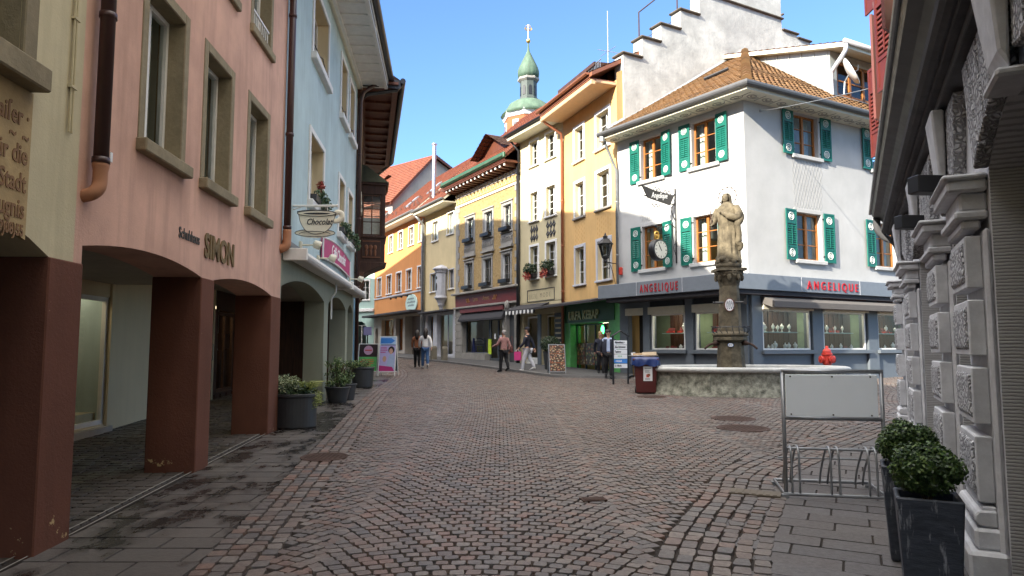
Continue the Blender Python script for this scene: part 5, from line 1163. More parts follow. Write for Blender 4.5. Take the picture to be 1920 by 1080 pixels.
# ================================================================== stepped gable behind
GA = Fac((WL.a[0]-.02, WL.a[1]-.05), (WL.a[0]-.02+DR.x*12, WL.a[1]-.05+DR.y*12))
gb = house('stepped_gable_wall', GA, 'tall weathered white stepped gable wall rising behind the corner house roof', 'gable wall')
stp = [GA.px(*p) for p in ((1169,101),(1204,71),(1239,46),(1276,19),(1311,-14),(1463,-14),(1465,29),(1494,66),(1518,80))]
xsL = [-.0]+[p[0] for p in stp[1:]]; zsL = [p[1] for p in stp]
xsL[0] = .36; pts = [(.36,6),(.36,zsL[0])]
cap = MB()
for i in range(1, 5): pts += [(xsL[i], zsL[i-1]), (xsL[i], zsL[i])]; cap.box(xsL[i-1]-.10, xsL[i]+.0, -.10, .62, zsL[i-1], zsL[i-1]+.09)
cap.box(xsL[4]-.1, xsL[5]+.1, -.10, .62, zsL[4], zsL[4]+.09)
pts += [(xsL[5], zsL[5])]
for i in (6,7,8): pts += [(xsL[i-1] if i > 6 else xsL[5], zsL[i]), (xsL[i], zsL[i])]; cap.box(xsL[i-1] if i > 6 else xsL[5], xsL[i]+.1, -.10, .62, zsL[i], zsL[i]+.09)
pts += [(12, zsL[8]-.9), (12, 6)]
# drop duplicates
pp_ = []
for p in pts:
    if not pp_ or (abs(p[0]-pp_[-1][0])+abs(p[1]-pp_[-1][1])) > 1e-4: pp_.append(p)
MB().prism(pp_, 0, .55).build('wall', M['gable'], gb)
cap.build('coping', stone('mossy_dark_coping', (.13,.11,.085), 12, .4, .8), gb, bevel=.03)
gbk = MB(); gbk.poly([(.4,.55,6),(.4,10,6),(.4,10,zsL[0]-1.2),(.4,.55,zsL[0]-1.2)]); gbk.poly([(.4,.56,zsL[0]-1.4),(.4,10,zsL[0]-1.4),(6.5,10,zsL[4]-1.2),(6.5,.56,zsL[4]-1.2)]); gbk.poly([(12,.56,zsL[0]-1.4),(12,10,zsL[0]-1.4),(6.5,10,zsL[4]-1.2),(6.5,.56,zsL[4]-1.2)]); gbk.poly([(0,10,6),(12,10,6),(12,10,zsL[0]-1.4),(6.5,10,zsL[4]-1.2),(.4,10,zsL[0]-1.4)])
gbk.v = [(x+y*1.15, y, z) for x, y, z in gbk.v]; gbk.build('rear_roof', M['roof_d'], gb, fix=False)
hr = empty('roof_handrail', GA.w(0,.3,0), GA.rz, 'thin rusty handrail climbing along the left steps of the gable', 'handrail')
m = MB(); q = [(xsL[1]+.1, zsL[1]),(xsL[1]+.1, zsL[1]+1.2),(xsL[3]+.1, zsL[3]+1.35),(xsL[4]+.2, zsL[4]+1.5)]; m.tube([(p[0],0,p[1]) for p in q], .03, 6); m.tube([(xsL[3]+.1,0,zsL[3]),(xsL[3]+.1,0,zsL[3]+1.35)], .03, 6); m.tube([(xsL[2]-.4,0,zsL[1]+.3),(xsL[3]-.2,0,zsL[2]+.45)], .012, 5)
m.build('rail', M['iron'], hr)
hr = empty('roof_handrail', GA.w(0,.3,0), GA.rz, 'short rusty handrail on the right steps of the gable', 'handrail')
m = MB(); x = xsL[6]-.35; m.tube([(x,0,zsL[6]),(x,0,zsL[6]+1.3)], .04, 6); m.tube([(x,0,zsL[6]+.75),(xsL[5]-.2,0,zsL[6]+.35)], .03, 6); m.tube([(x,0,zsL[6]+1.2),(xsL[5]-.4,0,zsL[6]+1.9)], .03, 6); m.build('rail', M['iron'], hr)
# ================================================================== church tower
D = 92.; tc = at(991, 250, D); zt = lambda py: at(990, py+3, D).z; rp = lambda px_: px_*D/FPX
tw = empty('church_tower', (tc.x, tc.y, 0), .2, 'distant church tower with a green copper onion dome, lantern and gilded ball', 'church tower')
n8 = 8
m = MB(); r0 = rp(47); m.lathe([(r0,0),(r0,zt(222))], 8, rot=pi/8); m.build('shaft', M['towr'], tw)
m = MB(); m.lathe([(r0*1.03,zt(225)),(r0*1.10,zt(218)),(r0*1.10,zt(215)),(r0*1.02,zt(213))], 8, rot=pi/8); m.build('cornice', M['white_st'], tw)
m = MB()
for k in range(8):
    a = k*pi/4; mm = Matrix.Rotation(a,4,'Z'); st = len(m.v); r = r0*math.cos(pi/8); m.box(-rp(6.5), rp(6.5), -r-.12, -r-.01, zt(260), zt(232)); m.xf(mm, st)
m.build('belfry_opening', M['white_st'], tw); m = MB()
for k in range(8):
    a = k*pi/4; st = len(m.v); r = r0*math.cos(pi/8); m.box(-rp(4.5), rp(4.5), -r-.16, -r-.13, zt(262), zt(237)); m.xf(Matrix.Rotation(a,4,'Z'), st)
m.build('louvre', M['grey_d'], tw)
rib = lambda q, z: 1+.025*abs(math.sin(q*8))
m = MB().lathe([(r0*1.12,zt(217)),(rp(44),zt(207)),(rp(37),zt(196)),(rp(28),zt(190)),(rp(20),zt(187))], 48, fn=rib); m.build('lower_dome', M['patina'], tw, smooth=True)
m = MB().lathe([(rp(18.5),zt(188)),(rp(18.5),zt(183)),(rp(16.5),zt(181)),(rp(16.5),zt(152)),(rp(18),zt(150))], 8, rot=pi/8); ln = m.build('lantern', paint('sooty_green_copper', (.06,.075,.065), .6), tw)
m = MB()
for k in range(8):
    st = len(m.v); r = rp(16.5)*math.cos(pi/8)
    m.prism([(-rp(3),zt(178)),(rp(3),zt(178)),(rp(3),zt(165)),(rp(1.5),zt(161)),(-rp(1.5),zt(161)),(-rp(3),zt(165))], -r-.06, -r-.01); m.xf(Matrix.Rotation(k*pi/4,4,'Z'), st)
m.build('arched_opening', M['black'], ln)
m = MB().lathe([(rp(17),zt(152)),(rp(21),zt(149)),(rp(21.5),zt(146)),(rp(19),zt(144))], 8, rot=pi/8); m.build('lantern_cornice', M['grey_st'], tw)
m = MB().lathe([(rp(19),zt(145)),(rp(20.5),zt(138)),(rp(20.5),zt(132)),(rp(18),zt(124)),(rp(13),zt(114)),(rp(8),zt(104)),(rp(4.5),zt(97)),(rp(2.2),zt(92)),(rp(1.2),zt(80)),(rp(.9),zt(76))], 48, fn=rib); m.build('onion_dome', M['patina'], tw, smooth=True)
m = MB().ball((0,0,zt(74)), rp(4.3), 16); m.build('gilded_ball', M['gold'], tw, smooth=True)
m = MB().tube([(0,0,zt(72)),(0,0,zt(43))], .05, 6)
for z, w_ in ((zt(51), rp(7)), (zt(46), rp(5))): m.tube([(-w_,0,z),(w_,0,z)], .045, 6)
for s_ in (-1,1): m.tube(catmull([(0,0,zt(53)),(s_*rp(4),0,zt(54)),(s_*rp(7),0,zt(51)),(s_*rp(4.5),0,zt(48))],4), .06, 5)
m.build('cross', M['gold'], tw)
nv = Fac(kp(1.0,47), kp(7.5,35)); 
rr2 = house('red_roof_house', nv, 'steep red tiled roof showing between the clinker house and the church tower', 'house')
m = MB(); m.box(0, nv.L, 0, 7, .3, 12.6); m.build('wall', M['mode'], rr2); roof(rr2, nv.L, 12.7, .4, 3.5, 4.4, 'roof_r', 'dwoodx', 'black')
# ================================================================== right stone building
stb = house('stone_building', STONE, 'grey stone building on the right with vermiculated pillars, arches and a heavy dark cornice', 'building')
PB = [(0,.62),(2.85,3.75),(6.5,7.25),(8.42,9.15),(11.85,12.6),(14.6,15.4)]
OPN = [(.75,2.72),(3.88,6.37),(7.38,8.29),(9.28,11.72),(12.73,14.47)]
m = MB(); wall_cells(m, 0, STONE.L, .1, 3.95, [(a,b,.5 if False else -.2,2.78,min(.32,(b-a)*.22),.42) for a, b in OPN], .42, 0, 0, 1)
m.poly([(0,0,-.2),(0,9,-.2),(0,9,13.5),(0,0,13.5)],0); m.poly([(STONE.L,0,-.2),(STONE.L,9,-.2),(STONE.L,9,13.5),(STONE.L,0,13.5)],0)
m.build('wall', [M['ashlar'], M['stripe']], stb, fix=False)
for a, b in OPN:
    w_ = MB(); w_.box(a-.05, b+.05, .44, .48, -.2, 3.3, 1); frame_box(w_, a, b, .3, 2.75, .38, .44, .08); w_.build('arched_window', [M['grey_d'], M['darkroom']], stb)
for x0, x1 in PB:
    p = MB(); z = .30
    p.box(x0-.09, x1+.09, -.045, -.002, .0, 2.4)
    p.box(x0-.12, x1+.12, -.23, -.002, -.2, .26); p.box(x0-.05, x1+.05, -.18, -.002, .261, .40)
    pil = p.build('pillar', M['ashlar'], stb, bevel=.02)
    q = MB().prism([(-.046,.405),(-.15,.41),(-.175,.44),(-.175,.48),(-.15,.51),(-.046,.515)], x0-.03, x1+.03, 0, 'x'); q.box(x0-.01, x1+.01, -.13, -.046, .405, .54); q.build('base_moulding', M['ashlar'], pil, bevel=.01)
    bz = [(.56,1.00),(1.08,1.46),(1.54,1.92),(2.0,2.36)]
    for z0, z1 in bz:
        q = MB(); q.box(x0, x1, -.145, -.046, z0, z1); q.add([(x0+.04,-.146,z0+.04),(x1-.04,-.146,z0+.04),(x1-.04,-.146,z1-.04),(x0+.04,-.146,z1-.04),(x0+.06,-.162,z0+.06),(x1-.06,-.162,z0+.06),(x1-.06,-.162,z1-.06),(x0+.06,-.162,z1-.06)], [(0,1,5,4),(1,2,6,5),(2,3,7,6),(3,0,4,7),(4,5,6,7)], 1)
        q.build('vermiculated_block', [M['ashlar'], M['vermic']], pil, bevel=.008)
    q = MB(); q.box(x0-.02, x1+.02, -.16, -.046, 2.401, 2.47); q.box(x0-.05, x1+.05, -.20, -.003, 2.47, 2.53); q.box(x0-.02, x1+.02, -.165, -.003, 2.53, 2.66); q.box(x0-.08, x1+.08, -.24, -.003, 2.66, 2.74); q.box(x0-.10, x1+.10, -.27, -.003, 2.74, 2.78); q.build('capital', M['ashlar'], pil, bevel=.015)
for a, b in OPN:   # voussoirs and keystone round each arch
    rise = min(.32,(b-a)*.22); hw = (b-a)/2; RR = (hw*hw+rise*rise)/(2*rise); cx = (a+b)/2; cz = 2.78+rise-RR; A = math.asin(hw/RR); n = 9
    v = MB()
    for i in range(n):
        if i == n//2: v.build('voussoirs', M['vermic'], stb, bevel=.01); v = MB(); continue
        q0 = -A+2*A*i/n+.006; q1 = -A+2*A*(i+1)/n-.006
        def top(q):
            x = cx+RR*math.sin(q); zt_ = 3.58; t = (zt_-cz)/math.cos(q); return (cx+t*math.sin(q), zt_)
        P_ = [(cx+RR*math.sin(q0), cz+RR*math.cos(q0)), (cx+RR*math.sin(q1), cz+RR*math.cos(q1)), top(q1), top(q0)]
        lim = lambda p: (min(max(p[0], a-.25), b+.25), p[1])
        P_ = [lim(p) for p in P_]
        v.prism(P_, -.09, -.002)
    v.build('voussoirs', M['vermic'], stb, bevel=.01)
    kx = A/n; k_ = MB(); zb_ = 2.78+rise-.10; k_.add([(cx-.16,-.10,zb_),(cx+.16,-.10,zb_),(cx+.24,-.10,3.6),(cx-.24,-.10,3.6),(cx-.16,-.15,zb_+.1),(cx+.16,-.15,zb_+.1),(cx+.24,-.20,3.6),(cx-.24,-.20,3.6)], [(0,1,5,4),(1,2,6,5),(2,3,7,6),(3,0,4,7),(4,5,6,7),(0,3,2,1)]); k_.box(cx-.19, cx+.19, -.17, -.002, zb_-.05, zb_-.001)
    k_.build('keystone', M['ashlar'], stb, bevel=.015)
LS = STONE.L
c = MB(); c.box(0, LS, -.14, -.002, 3.62, 3.70); c.box(-.02, LS, -.20, -.003, 3.701, 3.75); c.tube([(-.05,-.22,3.81),(LS,-.22,3.81)], .085, 12); c.box(-.02, LS, -.20, -.003, 3.76, 3.95)
co = c.build('cornice', M['ashlar_d'], stb, bevel=.008)
c = MB(); c.prism([(0,3.955),(-.26,3.955),(-.32,4.02),(-.42,4.06),(-.46,4.14),(-.02,4.16),(0,4.16)], -.06, LS, 0, 'x'); c.build('cornice_hood', M['black'], co)
c = MB(); c.tube([(-.08,-.47,4.15),(LS,-.47,4.15)], .03, 8); c.prism([(-.47,4.17),(0,4.36),(0,4.17)], -.06, LS, 0, 'x'); c.build('gutter', M['zinc'], co)
c = MB().tube(catmull([(-.04,-.36,4.05),(-.06,-.36,3.85),(-.08,-.25,3.68),(-.10,-.06,3.55),(-.10,.02,3.2)],4), .065, 10); c.build('downpipe', M['ashlar_d'], co, smooth=True)
upw = [(1.0,2.3,5.15,6.75),(4.7,5.7,5.15,6.75),(8.0,9.0,5.15,6.75),(1.0,2.3,7.9,9.4),(4.7,5.7,7.9,9.4)]
m = MB(); wall_cells(m, 0, LS, 4.16, 13.5, upw, .2); shell(m, LS, 9, 4.16, 13.5, 4.5, 4); m.build('upper_wall', plaster('cream_white_plaster', (.72,.69,.60), .2), stb, fix=False, loc=(0,-.16,0))
for q in upw:
    o = window(stb, *q, .15, 'owood', 2, 3, .06, sur='clay', surw=.13, sill='grey_st', sillh=.14, silld=.14, top=True); o.location = (0,-.16,0)
    for x, hg, an_ in ((q[0]-.66,1,-.42),(q[1]+.16,0,.0)):
        shutter(stb, x, q[2]-.03, q[3]+.05, .5, None, hg, -an_ if hg else -.45, [M['red_sh'], M['red_sh'], M['black']], False, o)
roof(stb, LS, 13.6, .6, 4.5, 4, 'roof_b', 'dwoodx', 'zinc')
MB().tube([(-.06,-.2,4.2),(-.06,-.2,13.4)], .05, 10).build('corner_pipe', M['zinc'], stb, smooth=True)
for px_, py_, d_, lb in ((1739,347,5.65,'black box floodlight on the stone building, the nearer and bigger of the two'),(1705,417,7.4,'black box floodlight on the stone building, the farther and smaller of the two')):
    p = at(px_, py_, d_); o = empty('floodlight', p, STONE.rz+pi/2+.55, lb, 'floodlight', 'floodlights on the stone building')
    MB().box(-.13, .13, -.07, .07, -.07, .07).build('housing', M['black'], o, bevel=.006); MB().box(-.11,.11,-.06,.06,-.074,-.0701).build('lens', M['grey_d'], o)
    lx, ly = STONE.local(p.x, p.y); e_ = STONE.w(lx+.05, -.02, p.z-.02)-p; MB().tube([(0,0,0), tuple(Matrix.Rotation(-(STONE.rz+pi/2+.55),4,'Z') @ e_)], .02, 6).build('bracket', M['black'], o)
# ================================================================== ground, road, pavements
def pip(x, y, P):
    c = False; n = len(P); j = n-1
    for i in range(n):
        if (P[i][1] > y) != (P[j][1] > y) and x < (P[j][0]-P[i][0])*(y-P[i][1])/(P[j][1]-P[i][1])+P[i][0]: c = not c
        j = i
    return c
KL = [(p.x, p.y) for p in catmull([(-1.9,1.0,0),(-2.13,4.54,0),(-2.77,10,0),(-3.66,17.6,0),(-4.5,26.7,0),(-6.3,33.5,0),(-9.6,40,0),(-15,48,0)], 8)]
PR = [(p.x, p.y) for p in catmull([(.75,1.0,0),(1.66,4.54,0),(2.62,6.75,0),(3.10,7.8,0),(4.08,9.04,0),(5.65,10.8,0),(7.3,12.6,0),(10,15.5,0)], 8)]
KR = [(p.x, p.y) for p in catmull([(3.9,23.6,0),(2.6,24.2,0),(1.33,24.9,0),(0,28.0,0),(-3.23,35.4,0),(-6.2,41,0),(-11.5,50.5,0),(-15,54,0)], 8)]
ROAD = KL+KR[::-1]+[(4.3,25.2),(CN[0],CN[1]+.1),(CN[0]+12,CN[1]+6.8),(20,20)]+PR[::-1]
class ST_:
    def __init__(s): s.V = []; s.F = []; s.M = []
    def stone(s, c, z=0., ch=.24, inset=.010, pill=.004, mi=0, dep=.022):
        n = len(c); cx = sum(p[0] for p in c)/n; cy = sum(p[1] for p in c)/n; o8 = []
        for i in range(n):
            p = c[i]; q = c[i-1]; r = c[(i+1) % n]
            o8.append((p[0]+(q[0]-p[0])*ch, p[1]+(q[1]-p[1])*ch)); o8.append((p[0]+(r[0]-p[0])*ch, p[1]+(r[1]-p[1])*ch))
        b = len(s.V); m = len(o8)
        for p in o8: s.V.append((p[0], p[1], SL*p[1]+z-dep))
        for p in o8:
            dx, dy = cx-p[0], cy-p[1]; L = math.hypot(dx, dy) or 1; k = inset/L
            s.V.append((p[0]+dx*k, p[1]+dy*k, SL*p[1]+z))
        s.V.append((cx, cy, SL*cy+z+pill))
        for i in range(m):
            j = (i+1) % m; s.F.append((b+i, b+j, b+m+j, b+m+i)); s.F.append((b+m+i, b+m+j, b+2*m)); s.M += [mi, mi]
    def build(s, name, mats, smooth=True):
        me = bpy.data.meshes.new(name); me.from_pydata(s.V, [], s.F)
        for m in mats: me.materials.append(m)
        me.polygons.foreach_set('material_index', s.M); me.polygons.foreach_set('use_smooth', [smooth]*len(s.F)); me.update()
        o = bpy.data.objects.new(name, me); COL.objects.link(o); o['kind'] = 'structure'; return o
    def sheet(s, P, z, mi):
        b = len(s.V); s.V += [(p[0], p[1], SL*p[1]+z) for p in P]; s.F.append(tuple(range(b, b+len(P)))); s.M.append(mi)
def cobble_mat(name, cols, wet=.0, rough=.47):
    k = NT(name); g = k.n('ShaderNodeNewGeometry'); v = k.coord(); r = g.outputs['Random Per Island']
    c = k.ramp(r, [(i/(len(cols)-1), c_) for i, c_ in enumerate(cols)])
    n1 = k.noise(v, .55, 5, .6); n2 = k.noise(v, 26, 4, .7); n3 = k.noise(v, 90, 3, .6)
    c = k.mix(k.math('MULTIPLY', k.ramp(n1, [(.40, 0.), (.62, 1.)]), .45), c, (.085,.070,.062)); c = k.mix(k.math('MULTIPLY', k.ramp(n2, [(.35, 0.), (.7, 1.)]), .5), c, (.05,.04,.035))
    if wet:
        w = k.ramp(k.noise(k.coord(scale=(1,.6,1)), .9, 8, .72), [(.49, 0.), (.55, 1.)]); c = k.mix(k.math('MULTIPLY', w, wet), c, (.018,.016,.015)); rr = k.math('MULTIPLY_ADD', w, -.28, rough+.05)
    else: rr = k.math('MULTIPLY_ADD', n2, .25, rough-.12)
    k.base(c, rr, 0, .45); k.bump(k.math('ADD', n2, k.math('MULTIPLY', n3, .5)), .45, .012); return k.m
M['cobble'] = cobble_mat('porphyry_cobbles', [(.17,.135,.115), (.12,.112,.108), (.22,.19,.168), (.155,.108,.086), (.11,.107,.108), (.19,.152,.13), (.21,.122,.092), (.142,.13,.122)])
M['joint'] = stone('dark_sandy_joint', (.04,.032,.027), 30, .4, .6); M['slab'] = cobble_mat('grey_paving_slabs', [(.115,.113,.117), (.145,.142,.145), (.10,.098,.103), (.13,.12,.118)], 0, .6); M['slab_wet'] = cobble_mat('damp_dark_slabs', [(.11,.10,.088), (.135,.122,.108), (.09,.084,.076), (.12,.11,.10)], .85, .45)
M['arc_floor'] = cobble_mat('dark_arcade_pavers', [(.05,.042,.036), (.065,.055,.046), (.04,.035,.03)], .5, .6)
FCX, FCY, FA, FB = 6.2, 18.65, 2.66, 1.62
def dist_poly(x, y, P):
    best = 9e9
    for i in range(len(P)-1):
        ax, ay = P[i]; bx, by = P[i+1]
        if min(ay, by)-1.2 > y or max(ay, by)+1.2 < y: continue
        dx, dy = bx-ax, by-ay; t = max(0, min(1, ((x-ax)*dx+(y-ay)*dy)/(dx*dx+dy*dy))); best = min(best, math.hypot(x-ax-dx*t, y-ay-dy*t))
    return best
rd = ST_(); rs = random.Random(11)
CL_ = [(-.25,0),(-.25,8),(-.35,14),(-.6,19),(-1.5,26),(-4.6,36.5),(-8.4,43),(-14,52)]
def cl(y):
    for i in range(len(CL_)-1):
        if CL_[i][1] <= y <= CL_[i+1][1]:
            t = (y-CL_[i][1])/(CL_[i+1][1]-CL_[i][1]); return CL_[i][0]+(CL_[i+1][0]-CL_[i][0])*t
    return CL_[0][0] if y < 0 else CL_[-1][0]
WC, RA = 2.3, 2.3
BL, BR = .50, .78
y = 1.2; j = 0; SW, SH = .114, .102
while y < 51:
    for c in range(-6, 10):
        arc = 2*RA*math.asin(WC/2/RA); n = int(arc/SW)+1
        for i in range(-1, n+1):
            th = -arc/2/RA+(i+.5*(j % 2))*SW/RA
            if abs(th) > arc/2/RA+.02: continue
            if i < 0: continue
            u = RA*math.sin(th); yy = y+RA*math.cos(th)-RA+.2
            X = cl(yy)+(c+.5)*WC-WC*.5+u-.0; 
            if not (-14 < X < 17): continue
            if yy < 24 and abs(X) > .8*yy+1.2: continue
            if not pip(X, yy, ROAD): continue
            if ((X-FCX)/FA)**2+((yy-FCY)/FB)**2 < .93: continue
            if X < 0 and dist_poly(X, yy, KL) < BL: continue
            if yy < 14 and X > 0 and dist_poly(X, yy, PR) < BR: continue
            ca, sa = math.cos(th), math.sin(th); w = SW*rs.uniform(.44,.485); h = SH*rs.uniform(.44,.48); jt = .007
            cs_ = []
            for sx, sy in ((-1,-1),(1,-1),(1,1),(-1,1)):
                a = sx*w+rs.uniform(-jt,jt); b = sy*h+rs.uniform(-jt,jt); cs_.append((X+a*ca+b*sa, yy-a*sa+b*ca))
            rd.stone(cs_, rs.uniform(-.005,.004), rs.uniform(.08,.17), .007, .0015, 0, .03)
    y += SH; j += 1
def along(P, o0, o1, seg, zoff, st, rows, inside, jit=.012, ch=.2, ymax=52, ymin=0, mi=0):
    """rows of stones laid along polyline P at offsets o0..o1 to its side"""
    for r in range(rows):
        a0 = o0+(o1-o0)*r/rows+.006; a1 = o0+(o1-o0)*(r+1)/rows-.006; s_ = 0; i = 0; cum = [0]
        for k in range(len(P)-1): cum.append(cum[-1]+math.hypot(P[k+1][0]-P[k][0], P[k+1][1]-P[k][1]))
        def pt(s, o):
            s = max(0, min(cum[-1]-1e-6, s)); k = 0
            while cum[k+1] < s: k += 1
            t = (s-cum[k])/(cum[k+1]-cum[k]); dx, dy = P[k+1][0]-P[k][0], P[k+1][1]-P[k][1]; L = math.hypot(dx, dy)
            return (P[k][0]+dx*t+dy/L*o*inside, P[k][1]+dy*t-dx/L*o*inside)
        s_ = rs.uniform(0, seg)
        while s_ < cum[-1]-seg:
            L = seg*rs.uniform(.75,1.25); e = s_+L-.012
            c = [pt(s_, a0), pt(s_, a1), pt(e, a1), pt(e, a0)]; c = [(p[0]+rs.uniform(-jit,jit), p[1]+rs.uniform(-jit,jit)) for p in c]
            if ymin < c[0][1] < ymax:
                ar = sum(c[q][0]*c[(q+1) % 4][1]-c[(q+1) % 4][0]*c[q][1] for q in range(4))
                if ar < 0: c = c[::-1]
                st.stone(c, zoff+rs.uniform(-.004,.004), .11, .007, .0015, mi=mi, dep=.03)
            s_ += L
along(KL, .0, BL, .14, .0, rd, 4, 1); along(PR, .0, BR, .15, .002, rd, 6, -1, ymax=16)
rd.sheet(ROAD, -.024, 1)
road = rd.build('cobbled_road', [M['cobble'], M['joint']], False)
# left pavement: slabs between the kerb and the house fronts, dark pavers under the arcades
lp = ST_()
def lerp_at(P, y):
    for i in range(len(P)-1):
        if P[i][1] <= y <= P[i+1][1]: t = (y-P[i][1])/(P[i+1][1]-P[i][1]); return P[i][0]+(P[i+1][0]-P[i][0])*t
    return P[0][0]
def facl(y): return -3.07-.07*y if y < 11.57 else (-3.88-.1*(y-11.57) if y < 21.1 else -4.83-.21*(y-21.1))
y = 1.3; j = 0
while y < 32:
    d = .29*rs.uniform(.9,1.1); xk = lerp_at(KL, y+d/2); xf_ = facl(y)-.02; x = xk-.0; first = True
    if j % 2: x = xk+.25
    while x > xf_+.1:
        w_ = rs.uniform(.32,.58); a = max(x-w_, xf_); b = min(x, xk)
        if b-a > .06: lp.stone([(a+.006,y+.006),(b-.006,y+.006),(b-.006,y+d-.006),(a+.006,y+d-.006)], -.004+rs.uniform(-.003,.003), .03, .006, .0, 0, .02)
        x -= w_
    y += d; j += 1
y = 1.3
while y < 22:
    d = .14; xf_ = facl(y)-.10; x = xf_
    while x > xf_-2.65:
        w_ = rs.uniform(.13,.22)
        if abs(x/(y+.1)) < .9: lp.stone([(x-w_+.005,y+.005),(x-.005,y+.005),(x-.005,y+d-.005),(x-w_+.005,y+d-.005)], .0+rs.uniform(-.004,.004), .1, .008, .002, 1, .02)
        x -= w_
    y += d
ys = [1.3+k*.5 for k in range(42)]
lp.sheet([(lerp_at(KL,y_),y_) for y_ in ys]+[(facl(y_)-2.8,y_) for y_ in ys[::-1]], -.016, 2)
for o0 in (-.015, -.105):
    ys = [2+k*.5 for k in range(19)]; lp.sheet([(facl(y_)+o0,y_) for y_ in ys]+[(facl(y_)+o0-.012,y_) for y_ in ys[::-1]], .006, 3)
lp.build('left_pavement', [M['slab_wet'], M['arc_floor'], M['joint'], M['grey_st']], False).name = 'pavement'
# right pavement
rp_ = ST_(); dr = Vector((.49,1,0)).normalized(); nr = Vector((dr.y,-dr.x,0))
RPOLY = PR+[(9,16),(9,14.5)]+[(STF(13)[0]+.3,13),(STF(1)[0]+.4,1)]
o = Vector((STF(0)[0], 0, 0)); s_ = -1.; j = 0
while s_ < 17:
    d = .255; t = .25-(.28 if j % 2 else 0)
    while t > -4.2:
        w_ = rs.uniform(.46,.62); c = o+dr*(s_+d/2)+nr*(t-w_/2)
        if c.y > 1.4 and any(pip((o+dr*(s_+a_)+nr*(t-b_)).x, (o+dr*(s_+a_)+nr*(t-b_)).y, RPOLY) for a_ in (.02,d-.02) for b_ in (.02,w_-.02)):
            q = [o+dr*s_+nr*(t-w_), o+dr*s_+nr*t, o+dr*(s_+d)+nr*t, o+dr*(s_+d)+nr*(t-w_)]; g_ = .004; q = [q[0]+dr*g_+nr*g_, q[1]+dr*g_-nr*g_, q[2]-dr*g_-nr*g_, q[3]-dr*g_+nr*g_]
            rp_.stone([(p.x,p.y) for p in q], -.008+rs.uniform(-.003,.003), .03, .006, 0., 0, .02)
        t -= w_
    s_ += d; j += 1
rp_.sheet(RPOLY, -.020, 1); ob = rp_.build('pavement', [M['slab'], M['joint']], False)
# raised pavement in front of the row of shops, with its kerb
rk = ST_(); fb = [WL.w(0,.1,0), OCHRE.w(0,.1,0), MODE.w(0,.1,0), BRICK.w(0,.1,0), BEIGE.w(0,.1,0), ORANGE.w(0,.1,0), TQ.w(0,.1,0)]
poly = KR+[(p.x, p.y) for p in fb[::-1]]+[(4.4,25.0)]
rk.sheet(poly, .09, 0)
for i in range(len(KR)-1):
    b = len(rk.V); (ax, ay), (bx, by) = KR[i], KR[i+1]
    rk.V += [(ax,ay,SL*ay+.092),(bx,by,SL*by+.092),(bx,by,SL*by-.05),(ax,ay,SL*ay-.05)]; rk.F.append((b,b+1,b+2,b+3)); rk.M.append(1)
    L = math.hypot(bx-ax,by-ay); nx, ny = (by-ay)/L*.16, -(bx-ax)/L*.16
    rk.V += [(ax,ay,SL*ay+.094),(bx,by,SL*by+.094),(bx-nx*-1,by-ny*-1,SL*by+.094),(ax+nx,ay+ny,SL*ay+.094)]; rk.F.append((b+4,b+5,b+6,b+7)); rk.M.append(1)
rk.build('pavement', [stone('asphalt_pavement', (.085,.082,.082), 30, .25, .4), stone('granite_kerb', (.20,.195,.19), 20, .3, .4)], False)
g = MB(); n = 20
for i in range(n):
    a, b = -60+i*12, -60+(i+1)*12
    g.poly([(-150,a,SL*a-.05),(150,a,SL*a-.05),(150,b,SL*b-.05),(-150,b,SL*b-.05)])
g.poly([(-900,-60,SL*-60-.05),(900,-60,SL*-60-.05),(900,-900,SL*-60-.05),(-900,-900,SL*-60-.05)]); g.poly([(-900,180,SL*180-.05),(900,180,SL*180-.05),(900,1500,SL*180-.05),(-900,1500,SL*180-.05)])
for s_ in (-1,1): g.poly([(150*s_,-60,SL*-60-.05),(900*s_,-60,SL*-60-.05),(900*s_,180,SL*180-.05),(150*s_,180,SL*180-.05)])
tag(g.build('ground', M['joint'], fix=False), kind='structure')
# covers and grates in the cobbles
def manhole(px_, py_, r, lab, mat='iron'):
    p = gnd(px_, py_); o = empty('manhole_cover', (p.x, p.y, p.z+.004), 0, lab, 'manhole cover', 'round covers in the cobbles'); o.rotation_euler = (math.atan(SL), 0, 0)
    m = MB().lathe([(r,-.02),(r,.004),(r*.9,.006),(r*.88,.0),(r*.86,.0)], 28); m.build('ring', M[mat], o)
    m = MB().lathe([(r*.85,-.02),(r*.85,.003)], 28)
    for a in range(-4,5):
        for b in range(-4,5):
            if math.hypot(a,b) < 4.2: m.box(a*r*.18-r*.06, a*r*.18+r*.06, b*r*.18-r*.06, b*r*.18+r*.06, .003, .007)
    m.build('lid', M[mat], o)
manhole(1375,785,.40,'rusty round manhole cover, the farther of the pair in front of the fountain'); manhole(1393,803,.43,'rusty round manhole cover, the nearer of the pair in front of the fountain'); manhole(1222,744,.36,'dark round cover at the foot of the maroon bin'); manhole(608,857,.30,'dark round cover beside the left pavement slabs')
p = gnd(1420,926); dg_ = empty('drain_grate', (p.x, p.y, p.z+.004), -math.atan2(.45,1)+.0, 'worn rectangular drain plate at the edge of the right pavement', 'drain'); dg_.rotation_euler.x = 0
m = MB().box(-.26,.22,-.12,.12,-.03,.012); 
for k in range(7): m.box(-.24+k*.065,-.20+k*.065,-.10,.10,.012,.016)
m.build('plate', paint('worn_bronze_plate', (.15,.12,.085), .5, .4, .3), dg_)
p = gnd(1112,937); sc_ = empty('valve_cover', (p.x, p.y, p.z+.003), .2, 'small rectangular metal valve cover among the cobbles', 'valve cover'); m = MB().box(-.12,.12,-.07,.07,-.03,.008); m.box(-.09,.09,-.045,.045,.008,.012); m.build('lid', M['iron'], sc_)
